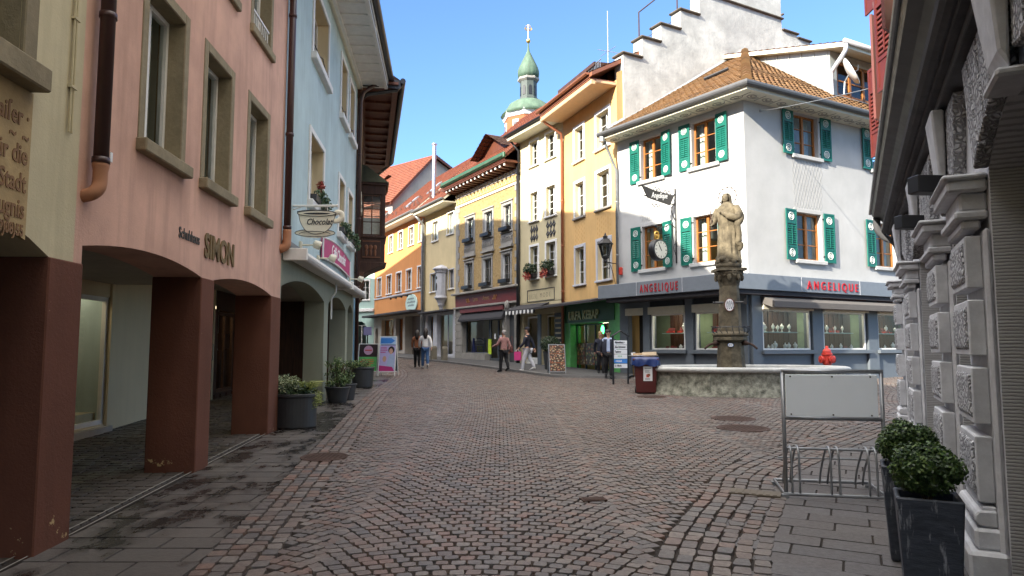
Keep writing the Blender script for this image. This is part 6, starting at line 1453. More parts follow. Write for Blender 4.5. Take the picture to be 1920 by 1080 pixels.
# ================================================================== fountain
fz = gz(0, FCY)-.03
fo_ = empty('stone_fountain', (FCX, FCY, fz), 0, 'old stone fountain with an oval basin and a column carrying a robed saint', 'fountain')
def oval(mb, prof, n=64, mi=0, wob=.0):
    V = []; k = len(prof)
    st = len(mb.v)
    mb.lathe([(r,z) for r, z in prof], n, mi=mi, caps=False, fn=lambda q, z: 1+wob*math.sin(5*q)+wob*.6*math.sin(11*q+1))
    for i in range(st, len(mb.v)): x, y_, z = mb.v[i]; mb.v[i] = (x*FA, y_*FB, z)
m = MB(); oval(m, [(1.03,-.1),(1.03,.06),(1.0,.10),(.985,.35),(.99,.58)], wob=.006); oval(m, [(.90,.60),(.88,.15)]); oval(m, [(.90,.15),(.1,.15)]); m.build('basin', M['basin'], fo_, smooth=True)
m = MB(); oval(m, [(.985,.582),(1.035,.60),(1.045,.66),(1.03,.70),(1.0,.715),(.90,.715),(.88,.69),(.88,.585)], wob=.004); m.build('rim', M['rim'], fo_, smooth=True)
m = MB(); oval(m, [(.885,.60),(.02,.60)]); 
kw = NT('dark_fountain_water'); kw.base((.03,.04,.04), .03, 0, .6); kw.bump(kw.noise(kw.coord(), 9, 3), .25, .02); m.build('water', kw.m, fo_, fix=False)
for q in (-1.05, -1.33, -2.1): 
    x, y_ = FA*1.0*math.cos(q), FB*1.0*math.sin(q); m = MB().box(-.045,.045,-.02,.02,.02,.56); m.xf(Matrix.Translation((x,y_,0)) @ Matrix.Rotation(q+pi/2,4,'Z')); m.build('basin_pilaster', M['basin'], fo_, bevel=.01)
cx, cy = 5.83-FCX, 18.55-FCY; oc = dict(n=8, c=(cx,cy), rot=pi/8+.12)
zz = lambda row: 1.6+(650-row)/1300*18.55-fz
m = MB().lathe([(.385,0.),(.385,zz(690)),(.365,zz(682)),(.34,zz(645)),(.335,zz(641))], **oc); m.build('pedestal', M['font_st'], fo_, bevel=.015)
m = MB().lathe([(.36,zz(641)),(.44,zz(638)),(.44,zz(634)),(.41,zz(631)),(.47,zz(629)),(.47,zz(626)),(.34,zz(622)),(.33,zz(615))], **oc); m.build('pedestal_cornice', M['font_st'], fo_, bevel=.01)
m = MB().lathe([(.31,zz(622)),(.285,zz(570)),(.255,zz(536)),(.28,zz(534)),(.28,zz(531))], **oc); sh_ = m.build('column_shaft', M['font_st'], fo_, bevel=.02)
m = MB().lathe([(.255,zz(534)),(.29,zz(528)),(.33,zz(520)),(.38,zz(513)),(.38,zz(511))], 16, (cx,cy)); m.box(cx-.37, cx+.37, cy-.37, cy+.37, zz(509), zz(504))
for k in range(8):
    a = k*pi/4+.12; r = .36; 
    for t in range(1): m.tube([(cx+r*math.cos(a+.16*s_*math.cos(u))+.0, cy+r*math.sin(a+.16*s_*math.cos(u)), zz(513)+.07*math.sin(u)) for s_ in (1,) for u in [i*.55 for i in range(11)]], .026, 6)
    m.ball((cx+.33*math.cos(a+.39), cy+.33*math.sin(a+.39), zz(521)), (.06,.06,.10), 8)
m.build('capital', M['font_st'], fo_)
m = MB()
for zr, r in ((zz(627),.40),(zz(614),.46)): m.tube([(cx+r*math.cos(i*pi/12), cy+r*math.sin(i*pi/12), zr) for i in range(24)], .012, 5, closed=True)
for k in range(18):
    a = k*pi/9; m.tube(catmull([(cx+.36*math.cos(a),cy+.36*math.sin(a),zz(628)),(cx+.42*math.cos(a+.08),cy+.42*math.sin(a+.08),zz(626)),(cx+.475*math.cos(a),cy+.475*math.sin(a),zz(620)),(cx+.46*math.cos(a),cy+.46*math.sin(a),zz(614)),(cx+.50*math.cos(a),cy+.50*math.sin(a),zz(612))],3), .010, 5)
m.build('flower_ring', M['black'], fo_)
fwd = Vector((-(FCX+cx), -(FCY+cy), 0)).normalized(); fa_ = math.atan2(fwd.x, -fwd.y)
def plaque(z, w_, h_, r, lab, lines):
    m = MB(); m.prism([(w_*math.cos(i*pi/14), h_*math.sin(i*pi/14)) for i in range(28)], -.02, .02, 1); m.prism([(w_*.88*math.cos(i*pi/14), h_*.9*math.sin(i*pi/14)) for i in range(28)], -.024, -.019)
    for k in range(lines):
        zl = h_*.55-k*h_*1.1/max(1,lines-1) if lines > 1 else 0; wl = w_*.65*math.sqrt(max(.1,1-(zl/h_)**2)); x = -wl
        while x < wl: m.box(x, x+.018+.02*R.random(), -.027, -.0245, zl-.012, zl+.012, 2); x += .05
    m.xf(Matrix.Translation((cx,cy,z)) @ Matrix.Rotation(fa_,4,'Z') @ Matrix.Translation((0,-r,0))); o = m.build('plaque', [M['paper'], M['redb'] if lines > 1 else M['signblue'], M['grey_p']], fo_); return o
plaque(zz(573), .125, .175, .29, '', 7); plaque(zz(647), .075, .05, .335, '', 1)
m = MB().tube([(-.42,-.2,zz(568)),(.42,-.2,zz(568))], .03, 6); m.box(.36,.44,-.26,-.14,zz(572),zz(562)); m.box(-.40,-.36,-.24,-.16,zz(570),zz(566)); m.xf(Matrix.Translation((cx,cy,0)) @ Matrix.Rotation(fa_,4,'Z')); m.build('lamp_bracket', M['black'], fo_)
for s_ in (-1,1):
    m = MB().tube(catmull([(s_*.30,-.1,zz(644)),(s_*.42,-.16,zz(644)),(s_*.55,-.20,zz(647)),(s_*.66,-.24,zz(654))],4), [.055]*5+[.03]*8, 8); m.ball((s_*.36,-.12,zz(643)), .075, 8); m.xf(Matrix.Translation((cx,cy,0)) @ Matrix.Rotation(fa_,4,'Z')); m.build('spout', M['iron'], fo_, smooth=True)
# the saint: one draped figure, facing the street
fig = MB(); H0 = zz(504); fsc = 1.12
rings = [(0,.0,.30,.24,.0),(.07,.0,.31,.25,.3),(.16,.01,.26,.22,.9),(.30,.015,.245,.21,1.),(.50,.02,.235,.20,1.),(.70,.02,.225,.19,1.),(.85,.01,.22,.185,.8),(.98,.0,.235,.19,.6),(1.10,-.005,.265,.20,.45),(1.20,-.01,.275,.19,.4),(1.29,-.01,.25,.17,.3),(1.36,-.005,.19,.14,.2),(1.41,0,.115,.11,.1),(1.44,0,.09,.09,0)]
nn_ = 56; V = []; F = []
for (z, ox, rx, ry, fo2) in rings:
    for k in range(nn_):
        q = 2*pi*k/nn_; f_ = 1+fo2*(.075*math.sin(11*q+2.2*z)+.05*math.sin(17*q-3*z)+.05*math.sin(5*q+5*z)); V.append((ox+rx*f_*math.cos(q), ry*f_*math.sin(q), z))
for i in range(len(rings)-1):
    for k in range(nn_): F.append((i*nn_+k, i*nn_+(k+1) % nn_, (i+1)*nn_+(k+1) % nn_, (i+1)*nn_+k))
fig.add(V, F); fig.ball((-.015,-.035,1.53), (.082,.098,.118), 14); fig.ball((-.017,-.128,1.525), (.014,.02,.024), 6); fig.tube([(0,0,1.38),(-.01,-.02,1.46)], .06, 10)
for s_ in (-1,1): fig.ball((-.015+s_*.032,-.115,1.552), (.014,.01,.008), 6)
# arms: one bent across the chest with sleeve, the other holding a palm
fig.tube(catmull([(.21,0,1.30),(.31,-.03,1.12),(.27,-.13,1.02),(.12,-.22,1.08),(.0,-.23,1.15)],4), [.095]*4+[.10]*4+[.085]*5+[.05]*4, 10)
fig.tube(catmull([(-.22,0,1.29),(-.29,-.06,1.10),(-.30,-.14,.95),(-.27,-.22,.90)],4), [.09]*4+[.085]*5+[.05]*4, 10)
def figers(mb, c, d, r=.011, L=.055):
    d = Vector(d).normalized(); s_ = d.cross(Vector((0,0,1))); s_ = s_.normalized() if s_.length > .1 else Vector((1,0,0)); mb.ball(c, (.036,.036,.03), 8)
    for k in range(4):
        b = Vector(c)+s_*(k-1.5)*.02+d*.025; mb.tube([b, b+d*L*.5, b+d*L*.85-Vector((0,0,.02))], r, 5)
    b = Vector(c)+s_*.035; mb.tube([b, b+s_*.02+d*.025, b+s_*.015+d*.05], r, 5)
figers(fig, (-.01,-.235,1.16), (-1,-.2,.2)); figers(fig, (-.265,-.235,.895), (-.2,-1,-.2))
# cloak falling on the right, and the veil
fig.tube(catmull([(.24,.02,1.26),(.33,-.02,1.0),(.30,-.10,.86),(.31,-.05,.62),(.27,-.02,.45),(.33,.0,.36),(.26,.03,.25)],4), [.08,.09,.10,.11,.10,.09,.09,.085,.08,.075,.07,.07,.07,.07,.08,.09,.09,.08,.07,.07,.06,.06,.06,.05,.04], 10)
m2 = MB(); prof = [(.135,1.30),(.125,1.42),(.118,1.52),(.105,1.60),(.07,1.655),(.02,1.67)]
V = []; F = []; n = 18
for r, z in prof:
    for k in range(n+1): q = -pi*.18+pi*1.36*k/n; V.append((-.01+r*math.cos(q)*1.02, .005+r*math.sin(q), z))
for i in range(len(prof)-1):
    for k in range(n): F.append((i*(n+1)+k, i*(n+1)+k+1, (i+1)*(n+1)+k+1, (i+1)*(n+1)+k))
fig.add(V, F)
MT = Matrix.Translation((cx,cy,H0+.20)) @ Matrix.Rotation(fa_-.45,4,'Z') @ Matrix.Scale(fsc,4)
fig.xf(MT); fig.build('saint_figure', M['font_st'], fo_, smooth=True)
m = MB().ball((0,0,.0), (.36,.33,.16), 12)
for k in range(10): a = k*.7; m.ball((.27*math.cos(a), .24*math.sin(a), .05+.09*R.random()), (.10,.09,.12), 7)
m.ball((-.2,-.2,.17),(.11,.10,.09),8); m.xf(Matrix.Translation((cx,cy,H0+.08))); m.build('rock_base', M['font_st'], fo_, smooth=True)
m = MB(); c0_ = Vector((-.01,.06,1.60)); m.tube([c0_+Vector((.225*math.cos(i*pi/16),0,.225*math.sin(i*pi/16))) for i in range(32)], .008, 5, closed=True)
for k in range(12): m.ball(c0_+Vector((.225*math.cos(k*pi/6),0,.225*math.sin(k*pi/6))), .020, 6)
m.xf(MT); m.build('star_halo', M['iron'], fo_)
m = MB().tube([(-.27,-.25,.82),(-.30,-.25,1.15),(-.33,-.24,1.34)], [.012,.012,.004], 6); m.xf(MT); m.build('sceptre', M['iron'], fo_)
# ================================================================== street furniture
# bicycle rack with a blank board
p0 = gnd(1472,932); p1 = gnd(1655,934); rz = math.atan2(p1.y-p0.y, p1.x-p0.x)-.16; W = (p1-p0).length
bk = empty('bicycle_rack', (p0.x, p0.y, p0.z), rz, 'galvanised bicycle rack carrying a blank white board', 'bicycle rack')
D_ = .64
m = MB(); m.tube([(0,0,.03),(W,0,.03),(W,D_,.05),(0,D_,.05)], .017, 8, closed=True); m.tube([(.03,.06,.46),(W-.03,.06,.46)], .013, 8); m.tube([(.03,D_-.1,.30),(W-.03,D_-.1,.30)], .010, 6)
for x, y in ((0,0),(W,0),(0,D_),(W,D_)): m.box(x-.03, x+.03, y-.03, y+.03, -.01, .03)
m.build('base_frame', M['galv'], bk, smooth=False)
for x in (.07, .14, W*.46, W*.46+.075, W-.16, W-.09):
    MB().tube(catmull([(x,0,.03),(x,.0,.30),(x,.03,.44),(x,.10,.475),(x,.20,.44),(x,.42,.22),(x,.52,.05)],4), .011, 8).build('hoop', M['galv'], bk, smooth=True)
hz_ = 1.36-p0.z
for x in (.015, W-.015): MB().tube([(x,.02,.03),(x,.02,hz_)], .019, 8).build('post', M['galv'], bk, smooth=True)
m = MB().tube([(0,.02,hz_),(W,.02,hz_)], .020, 8); m.tube([(0,.02,hz_-.455),(W,.02,hz_-.455)], .018, 8); m.build('crossbar', M['galv'], bk, smooth=True)
bd = MB().box(.035, W-.06, -.012, .0, hz_-.435, hz_-.03).build('board', paint('blank_white_board', (.87,.93,.97), .7, var=.02), bk, bevel=.004)
for x in (.08, W/2, W-.12):
    for z in (hz_-.05, hz_-.415): MB().lathe([(.008,0),(.008,.006)], 8).xf(Matrix.Translation((x,-.012,z)) @ Matrix.Rotation(pi/2,4,'X')).build('screw', M['black'], bd)
# two tall slate planters with box balls
for k, (yy, px_, lab) in enumerate(((4.12,1722,'tall chalk-streaked slate planter with a clipped box ball, the nearer of the two'),(5.05,1688,'tall dark slate planter with a clipped box ball, the farther of the two'))):
    xb = (px_-960)/FPX*yy
    pl_ = empty('box_planter', (xb, yy, gz(0,yy)), math.atan2(1,.49)-pi/2, lab, 'planter', 'box balls by the stone building')
    a, b, hh = .13, .168, .655; m = MB()
    m.add([(-a,-a,0),(a,-a,0),(a,a,0),(-a,a,0),(-b,-b,hh),(b,-b,hh),(b,b,hh),(-b,b,hh),(-b+.025,-b+.025,hh),(b-.025,-b+.025,hh),(b-.025,b-.025,hh),(-b+.025,b-.025,hh),(-b+.03,-b+.03,hh-.06),(b-.03,-b+.03,hh-.06),(b-.03,b-.03,hh-.06),(-b+.03,b-.03,hh-.06)],
          [(0,3,2,1),(0,1,5,4),(1,2,6,5),(2,3,7,6),(3,0,4,7),(4,5,9,8),(5,6,10,9),(6,7,11,10),(7,4,8,11),(8,9,13,12),(9,10,14,13),(10,11,15,14),(11,8,12,15)])
    m.build('pot', M['slatepot'], pl_, bevel=.008); MB().box(-b+.03,b-.03,-b+.03,b-.03,hh-.07,hh-.05).build('soil', M['soil'], pl_)
    m = MB(); rb = .188
    for q in range(26):
        th = R.uniform(0,2*pi); ph = math.acos(R.uniform(-.75,1)); rr_ = rb*.78; c = (rr_*math.sin(ph)*math.cos(th), rr_*math.sin(ph)*math.sin(th), hh+.15+rr_*.80*math.cos(ph)); leaves(m, c, rb*.36, 210, .026, 0, .35, up=.5)
    leaves(m, (0,0,hh+.15), (rb*.98,rb*.98,rb*.84), 2600, .026, 0, .72, up=.5)
    m.build('foliage', M['box_l'], pl_, fix=False)
    m = MB()
    for q in range(6): a_ = q*1.05; m.tube([(0,0,hh-.06),(.09*math.cos(a_),.09*math.sin(a_),hh+.12),(.12*math.cos(a_),.12*math.sin(a_),hh+.2)], .006, 5)
    m.build('stem', M['twig'], pl_)
# maroon wheeled bin
p = gnd(1215,739); bn = empty('wheeled_bin', (p.x, p.y+.3, p.z), -.15, 'maroon wheeled bin lined with a blue bag and heaped with cardboard', 'bin')
m = MB(); a, b, hh = .245, .30, .90
m.add([(-a,-a,.03),(a,-a,.03),(a,a,.03),(-a,a,.03),(-b,-b,hh),(b,-b,hh),(b,b,hh),(-b,b,hh)], [(0,3,2,1),(0,1,5,4),(1,2,6,5),(2,3,7,6),(3,0,4,7)]); m.box(-b-.03,b+.03,-b-.03,-b+.01,hh-.05,hh+.01); m.box(-b-.03,-b+.01,-b+.01,b,hh-.05,hh+.01); m.box(b-.01,b+.03,-b+.01,b,hh-.05,hh+.01); m.build('body', M['brownbin'], bn, bevel=.012)
m = MB(); n = 40; V = []; F = []
for i, (s_, z) in enumerate(((.28,hh+.03),(.335,hh+.045),(.355,hh-.02),(.365,hh-.10),(.37,hh-.17))):
    for k in range(n):
        q = 2*pi*k/n; f_ = 1/max(abs(math.cos(q)),abs(math.sin(q))); f_ = min(f_,1.22); w_ = 1+.018*i*math.sin(9*q+i)+.01*math.sin(23*q); V.append((s_*f_*math.cos(q)*w_, s_*f_*math.sin(q)*w_, z+(.03*math.sin(7*q)*(i > 2))))
for i in range(4):
    for k in range(n): F.append((i*n+k,i*n+(k+1)%n,(i+1)*n+(k+1)%n,(i+1)*n+k))
m.add(V, F); m.add([(0,0,hh+.02)]+V[:n], [(0,k+1,(k+1)%n+1) for k in range(n)]); m.build('bag', M['bluebag'], bn, smooth=True, fix=False)
for s_ in (1,): 
    MB().lathe([(.09,-.03),(.09,.03)], 16).xf(Matrix.Translation((.24,.18,.09)) @ Matrix.Rotation(pi/2,4,'Y')).build('wheel', M['black'], bn); MB().lathe([(.09,-.03),(.09,.03)], 16).xf(Matrix.Translation((-.24,.18,.09)) @ Matrix.Rotation(pi/2,4,'Y')).build('wheel', M['black'], bn)
def notice(w_, h_): 
    m = MB().box(-w_,w_,-.004,0,-h_,h_)
    m.box(-w_*.7,w_*.7,-.006,-.0042,h_*.72,h_*.82,1)
    for z in (.5,.35,.2,-.65,-.8): m.box(-w_*.6,w_*R.uniform(.2,.6),-.006,-.0042,h_*z-.006,h_*z+.004,1)
    m.box(-w_*.35,w_*.3,-.006,-.0042,-h_*.5,-h_*.1,2); m.box(-w_*.1,w_*.5,-.007,-.0062,-h_*.35,h_*.0,3); return m
NM = [M['paper'], M['grey_p'], M['red'], M['cloth_o']]
m = notice(.115,.185); m.xf(Matrix.Translation((.05,-.285,.52)) @ Matrix.Rotation(.06,4,'X')); m.build('notice', NM, bn)
m = notice(.105,.185); m.xf(Matrix.Rotation(-pi/2,4,'Z') @ Matrix.Translation((.05,-.285,.55)) @ Matrix.Rotation(.06,4,'X')); m.build('notice', NM, bn)
for lab, x, y, z, r, w_, h_, mt in (('flattened brown cardboard lying on the bin',-.05,0,hh+.06,.15,.26,.17,(.36,.24,.13)),('pale folded carton on top of the bin bag',.12,.05,hh+.085,-.3,.2,.13,(.52,.42,.30)),('grey paper sheet over the left edge of the bin',-.22,-.08,hh+.075,.5,.14,.18,(.5,.48,.45))):
    pt = bn.matrix_basis @ Vector((x,y,z)); o = empty('cardboard', pt, r, lab, 'cardboard'); m = MB().box(-w_,w_,-h_,h_,0,.012); m.add([(-w_,h_*.2,.013),(w_*.8,h_,.013),(w_*.8,h_*1.1,.09),(-w_,h_*.4,.075),(-w_,h_*.2,.02),(w_*.8,h_,.02),(w_*.8,h_*1.1,.097),(-w_,h_*.4,.082)],[(0,1,2,3),(7,6,5,4),(0,4,5,1),(1,5,6,2),(2,6,7,3),(3,7,4,0)]); m.build('sheet', paint('kraft_board', mt, .8), o)
# finger-post directory
p = gnd(1150,721); q = gnd(1181,720); rz = math.atan2(q.y-p.y, q.x-p.x); W = (q-p).length*.9
ds = empty('direction_sign', (p.x, p.y, p.z), rz, 'small black framed stack of white and blue direction panels under a pointed top', 'sign'); hh = 1.50
for x in (0,W): MB().box(x-.022,x+.022,-.022,.022,0,hh).build('post', M['black'], ds)
MB().tube([(-.04,0,hh-.04),(W/2,0,hh+.13),(W+.04,0,hh-.04)], .026, 6).build('pointed_top', M['black'], ds)
rows = (('Altstadthaus ▸','paper'),('Alte Schmiede ▸','paper'),('Tapferer','paper'),('      > > >','paper'),('◂ Altstadt','signblue'),('⌂  Markt','paper')); z = 1.34
for k, (tx, mt) in enumerate(rows):
    h_ = .135; o = MB().box(.03,W-.03,-.012,.006,z-h_,z-.006); 
    if k == 4: o = MB().prism([(-.01,z-h_/2),(.07,z-h_),(W-.03,z-h_),(W-.03,z-.006),(.07,z-.006)], -.014, .006)
    o = o.build('panel', M[mt], ds)
    t = text_mb(MB(), tx, .085, .06, z-h_+.045, -.016, .002, 'LEFT', .72, .002); t.build('lettering', M['kgreen' if k == 3 else 'paper' if k == 4 else 'letter_d'], o, fix=False)
    z -= .142
# A-boards
def aboard(name, px_, py_, w_, h_, rz, lab, fm='white_p', tilt=.17, legs=.14):
    p = gnd(px_, py_); o = empty(name, (p.x, p.y, p.z), rz, lab, 'a-board', 'pavement boards')
    s_, c_ = math.sin(tilt), math.cos(tilt)
    T = Matrix.Rotation(-tilt,4,'X')
    for sg in (1,-1):
        m = MB(); frame_box(m, -w_/2, w_/2, legs, h_, -.015, .015, .028); m.box(-w_/2, -w_/2+.028, -.015, .015, 0, legs); m.box(w_/2-.028, w_/2, -.015, .015, 0, legs)
        m.xf(Matrix.Translation((0, h_*s_*(1 if sg > 0 else 1), 0)) @ (Matrix.Rotation(-tilt*sg,4,'X')) if False else Matrix.Translation((0, 0 if sg > 0 else 2*h_*s_, 0)) @ Matrix.Rotation(-tilt*sg,4,'X'))
        m.build('frame', M[fm], o)
        if sg < 0: MB().box(-w_/2+.03, w_/2-.03, -.006, .006, legs+.03, h_-.03).xf(Matrix.Translation((0,2*h_*s_,0)) @ Matrix.Rotation(tilt,4,'X')).build('back_panel', M['grey_d'], o)
    return o, T
BW = [M['paper'], M['signblue'], M['magenta'], M['skin'], M['hair_d'], M['kgreen'], M['black'], M['cloth_b'], M['grey_p']]
o, T = aboard('pavement_board', 724, 705, .64, 1.46, -.10, 'tall white framed pavement board with a blue arrow panel above a lilac poster of a woman')
m = MB().box(-.29,.29,-.012,.0,.17,1.12).xf(T); lil = paint('lilac_poster', (.46,.40,.66), .4, var=.1); m.build('poster', lil, o)
m = MB().box(-.29,.29,-.012,.0,1.15,1.43).xf(T); m.build('arrow_panel', paint('pale_blue_panel', (.45,.60,.80), .4), o)
m = MB().prism([(-.27,1.19),(.12,1.19),(.26,1.29),(.12,1.39),(-.27,1.39)], -.016, -.0125).xf(T); m.build('arrow', M['signblue'], o)
m = MB(); el = lambda x, z, a, b, y0, y1, mi: m.prism([(x+a*math.cos(i*pi/10), z+b*math.sin(i*pi/10)) for i in range(20)], y0, y1, mi)
el(.14,.95,.115,.135,-.0155,-.0125,1); el(.13,.90,.07,.105,-.018,-.016,0); m.prism([(-.02,.25),(.27,.25),(.27,.72),(.18,.80),(.09,.78),(.02,.62)], -.0155, -.0125, 2); el(-.10,.62,.07,.11,-.017,-.0145,0); m.prism([(-.28,.18),(.28,.18),(.2,.33),(-.28,.38)], -.019, -.0165, 3)
m.xf(T); m.build('printed_figure', [M['skin'], M['hair_d'], M['cloth_b'], M['magenta']], o)
m = MB()
for z, x0, x1 in ((1.0,-.26,-.03),(.92,-.26,.0),(.84,-.26,-.08)):
    x = x0
    while x < x1: m.box(x, x+.022, -.0155, -.0125, z, z+.045); x += .033
m.xf(T); m.build('lettering', M['magenta'], o)
o, T = aboard('pavement_board', 688, 704, .74, 1.18, -.06, 'pavement board with a pink disc on black above a bright green menu panel')
m = MB().box(-.34,.34,-.012,0,.69,1.15).xf(T); m.build('poster', paint('dark_poster', (.035,.02,.02), .4), o); m = MB().box(-.34,.34,-.012,0,.17,.685).xf(T); gp = m.build('menu_panel', M['kgreen'], o)
m = MB(); m.prism([(.17*math.cos(i*pi/12),.93+.17*math.sin(i*pi/12)) for i in range(24)], -.016, -.0125).xf(T); m.build('disc', paint('dusty_pink_disc', (.52,.30,.42), .5), o)
m = MB(); 
for k in range(7): m.box(-.13, -.13+.26, -.0185, -.0162, .91+.012*k*0, .95); 
for k in range(6): m.box(-.28, R.uniform(.1,.28), -.0155, -.0125, .24+k*.065, .26+k*.065)
m.xf(T); m.build('lettering', [M['red']], o)
o, T = aboard('pavement_board', 901, 676, .74, 1.26, .5, 'navy round-topped pavement board with a lime notice', 'navyb')
m = MB().prism([(-.36,.16),(.36,.16),(.36,.95)]+[(.36*math.cos(i*pi/12), .95+.33*math.sin(i*pi/12)) for i in range(1,12)]+[(-.36,.95)], -.02, .0).xf(T); m.build('panel', M['navyb'], o)
m = MB().prism([(.29*math.cos(i*pi/12), .96+.25*math.sin(i*pi/12)) for i in range(13)], -.025, -.0205).xf(T); m.build('crest', paint('pale_blue_crest', (.55,.65,.82), .4), o)
m = MB().box(-.17,.17,-.026,-.0205,.36,.80).xf(T); m.build('notice', M['lime'], o)
m = MB()
for k in range(4): m.box(-.12, R.uniform(0,.12), -.030, -.0265, .70-k*.085, .73-k*.085)
m.box(-.2,.2,-.029,-.0255,1.02,1.07); m.xf(T); m.build('lettering', M['navyb'], o)
o, T = aboard('pavement_board', 1046, 705, .62, 1.16, .16, 'silver framed pavement board covered with rows of pizza photos', 'galv')
m = MB().box(-.28,.28,-.012,0,.17,1.13).xf(T); m.build('poster', M['food2'], o)
m = MB(); 
for z in (.49,.81): m.box(-.28,.28,-.0145,-.0125,z-.012,z+.012)
m.xf(T); m.build('divider', M['cloth_o'], o)
sm = empty('menu_stand', (at(689,640,29.5).x, 29.5, gz(0,29.5)), -.1, 'small lilac menu board on a thin stand behind the other boards', 'sign')
MB().box(-.02,.02,-.02,.02,0,1.5).build('post', M['black'], sm); MB().box(-.17,.17,-.03,0,1.45,1.80).build('board', lil, sm)
# topiary by the fashion shop
p = gnd(1033,700); tp = empty('box_planter', (p.x+.05, p.y+1.2, p.z+.09), 0, 'dark clipped box dome in a charcoal tub behind the pizza board', 'planter')
MB().lathe([(.22,0),(.30,.72),(.31,.74),(.26,.74)], 16).build('pot', M['pot'], tp); m = MB(); leaves(m, (0,0,1.02), (.44,.44,.36), 1500, .07, 0, .6); leaves(m, (0,0,1.0), (.36,.36,.3), 500, .08, 0, .2); m.build('foliage', M['dark_l'], tp, fix=False)
# planters along the left pavement
def tub(name, x, y, r0, r1, h_, lab, kind, grp='planters along the left pavement'):
    o = empty(name, (x, y, gz(x,y)), R.uniform(0,3), lab, 'planter', grp)
    MB().lathe([(r0,0),(r0*1.02,.02),(r1*.97,h_*.9),(r1*1.04,h_*.91),(r1*1.04,h_),(r1*.94,h_),(r1*.92,h_-.05)], 36).build('pot', M['pot'], o, smooth=False, bevel=.006)
    MB().lathe([(r1*.92,h_-.07),(r1*.92,h_-.06)], 24).build('soil', M['soil'], o); return o
x = -.308*11.85
o = tub('planter', x, 11.85, .33, .355, .56, 'large dark tub of pale flowers and grass at the brown pillar', 0); o.rotation_euler = (0,0,0)
m = MB()
for q in range(34): c = (R.uniform(-.34,.06), R.uniform(-.26,.2), .60+R.uniform(.0,.24)); leaves(m, c, (.08,.08,.06), 46, .030, 0, .2, up=.9)
m.build('pale_blossom', M['pale_l'], o, fix=False)
m = MB(); leaves(m, (.0,0,.60), (.34,.34,.14), 700, .07, 0, .2); m.build('foliage', M['dark_l'], o, fix=False)
m = MB()
for q in range(150):
    a = R.uniform(0,2*pi); L_ = R.uniform(.14,.30); bx, by = .17+R.uniform(-.09,.09), R.uniform(-.12,.12); pts = [(bx,by,.56),(bx+.4*L_*math.cos(a),by+.4*L_*math.sin(a),.56+.65*L_),(bx+L_*math.cos(a),by+L_*math.sin(a),.56+.72*L_)]
    m.tube(pts, [.006,.005,.001], 3, caps=False)
for q in range(8): c = (.36+R.uniform(-.05,.06), R.uniform(-.2,.15), R.uniform(.36,.62)); leaves(m, c, .08, 60, .03, 0, .2)
m.build('grass_tuft', leaf('yellow_green_grass', (.12,.17,.04), (.28,.32,.09), (.42,.44,.16)), o, fix=False)
for (px_, d_, r0, r1, h_, lab, th) in ((636,15.85,.20,.28,.36,'dark pot with a bushy green shrub before the first cafe arch',.62),(652,16.5,.18,.24,.38,'dark pot with a small shrub tucked behind the bushy one',.5)):
    o = tub('planter', (px_-960)/FPX*d_, d_, r0, r1, h_, lab, 1); m = MB()
    for q in range(24): a = R.uniform(0,2*pi); rr_ = R.uniform(0,.24); c = (rr_*math.cos(a), rr_*math.sin(a), h_+R.uniform(.02,th)); leaves(m, c, (.11,.11,.09), 46, .055, 0, .1)
    m.build('foliage', M['leafy'], o, fix=False); s_ = MB()
    for q in range(7): a = q*.9; s_.tube([(0,0,h_-.06),(.08*math.cos(a),.08*math.sin(a),h_+.2),(.2*math.cos(a),.2*math.sin(a),h_+th*.8)], .008, 5)
    s_.build('stem', M['twig'], o)
o = tub('planter', (682-960)/FPX*20.2, 20.2, .28, .33, .58, 'dark straight tub with trailing ivy near the pavement boards', 2); m = MB(); leaves(m, (-.14,0,.66), (.22,.24,.15), 420, .06, 0, .15); leaves(m, (.2,0,.57), (.16,.2,.06), 160, .05, 0, .1); m.build('foliage', M['leafy'], o, fix=False)
o = tub('planter', -6.05, 15.9, .14, .18, .34, 'small dark pot standing under the arcade by the glass door', 2); m = MB(); leaves(m, (0,0,.46), (.18,.18,.18), 260, .06, 0, .1); m.build('foliage', M['dark_l'], o, fix=False)
# bollards
for k, (px_, py_) in enumerate(((813,677),(833,679))):
    p = gnd(px_, py_); o = empty('stone_bollard', (p.x, p.y, p.z), BRICK.rz, ('weathered stone bollard half hidden by the walking woman','weathered stone bollard standing free before the beige shop')[k], 'bollard', 'stone bollards'); w_ = .15
    MB().prism([(-w_,0),(w_,0),(w_*.92,.70),(w_*.6,.80),(0,.83),(-w_*.6,.80),(-w_*.92,.70)], -w_, w_).build('post', stone('mossy_bollard_stone', (.27,.24,.18), 8, .5, .6), o, bevel=.03)
# hydrant
hx = at(1550,650,20.7); hy = empty('fire_hydrant', (hx.x, 20.7, gz(0,20.7)), .2, 'red fire hydrant behind the fountain basin', 'hydrant'); hy.scale = (.82,.82,1); h_ = 1.17
MB().lathe([(.20,0),(.20,.05),(.13,.07),(.125,.62),(.16,.64),(.16,.70),(.15,.72)], 18).build('barrel', M['red'], hy); MB().lathe([(.16,.72),(.16,.90),(.19,.91),(.19,.95),(.155,.96),(.15,1.02),(.11,1.08),(.06,1.10),(.05,1.17),(.0,1.18)], 18).build('bonnet', M['red'], hy)
for a in (0, pi, -pi/2): MB().lathe([(.085,.10),(.085,.20),(.11,.21),(.11,.28),(.05,.29),(.05,.32)], 12).xf(Matrix.Translation((0,0,.78)) @ Matrix.Rotation(a,4,'Z') @ Matrix.Rotation(pi/2,4,'Y')).build('outlet', M['red'], hy)
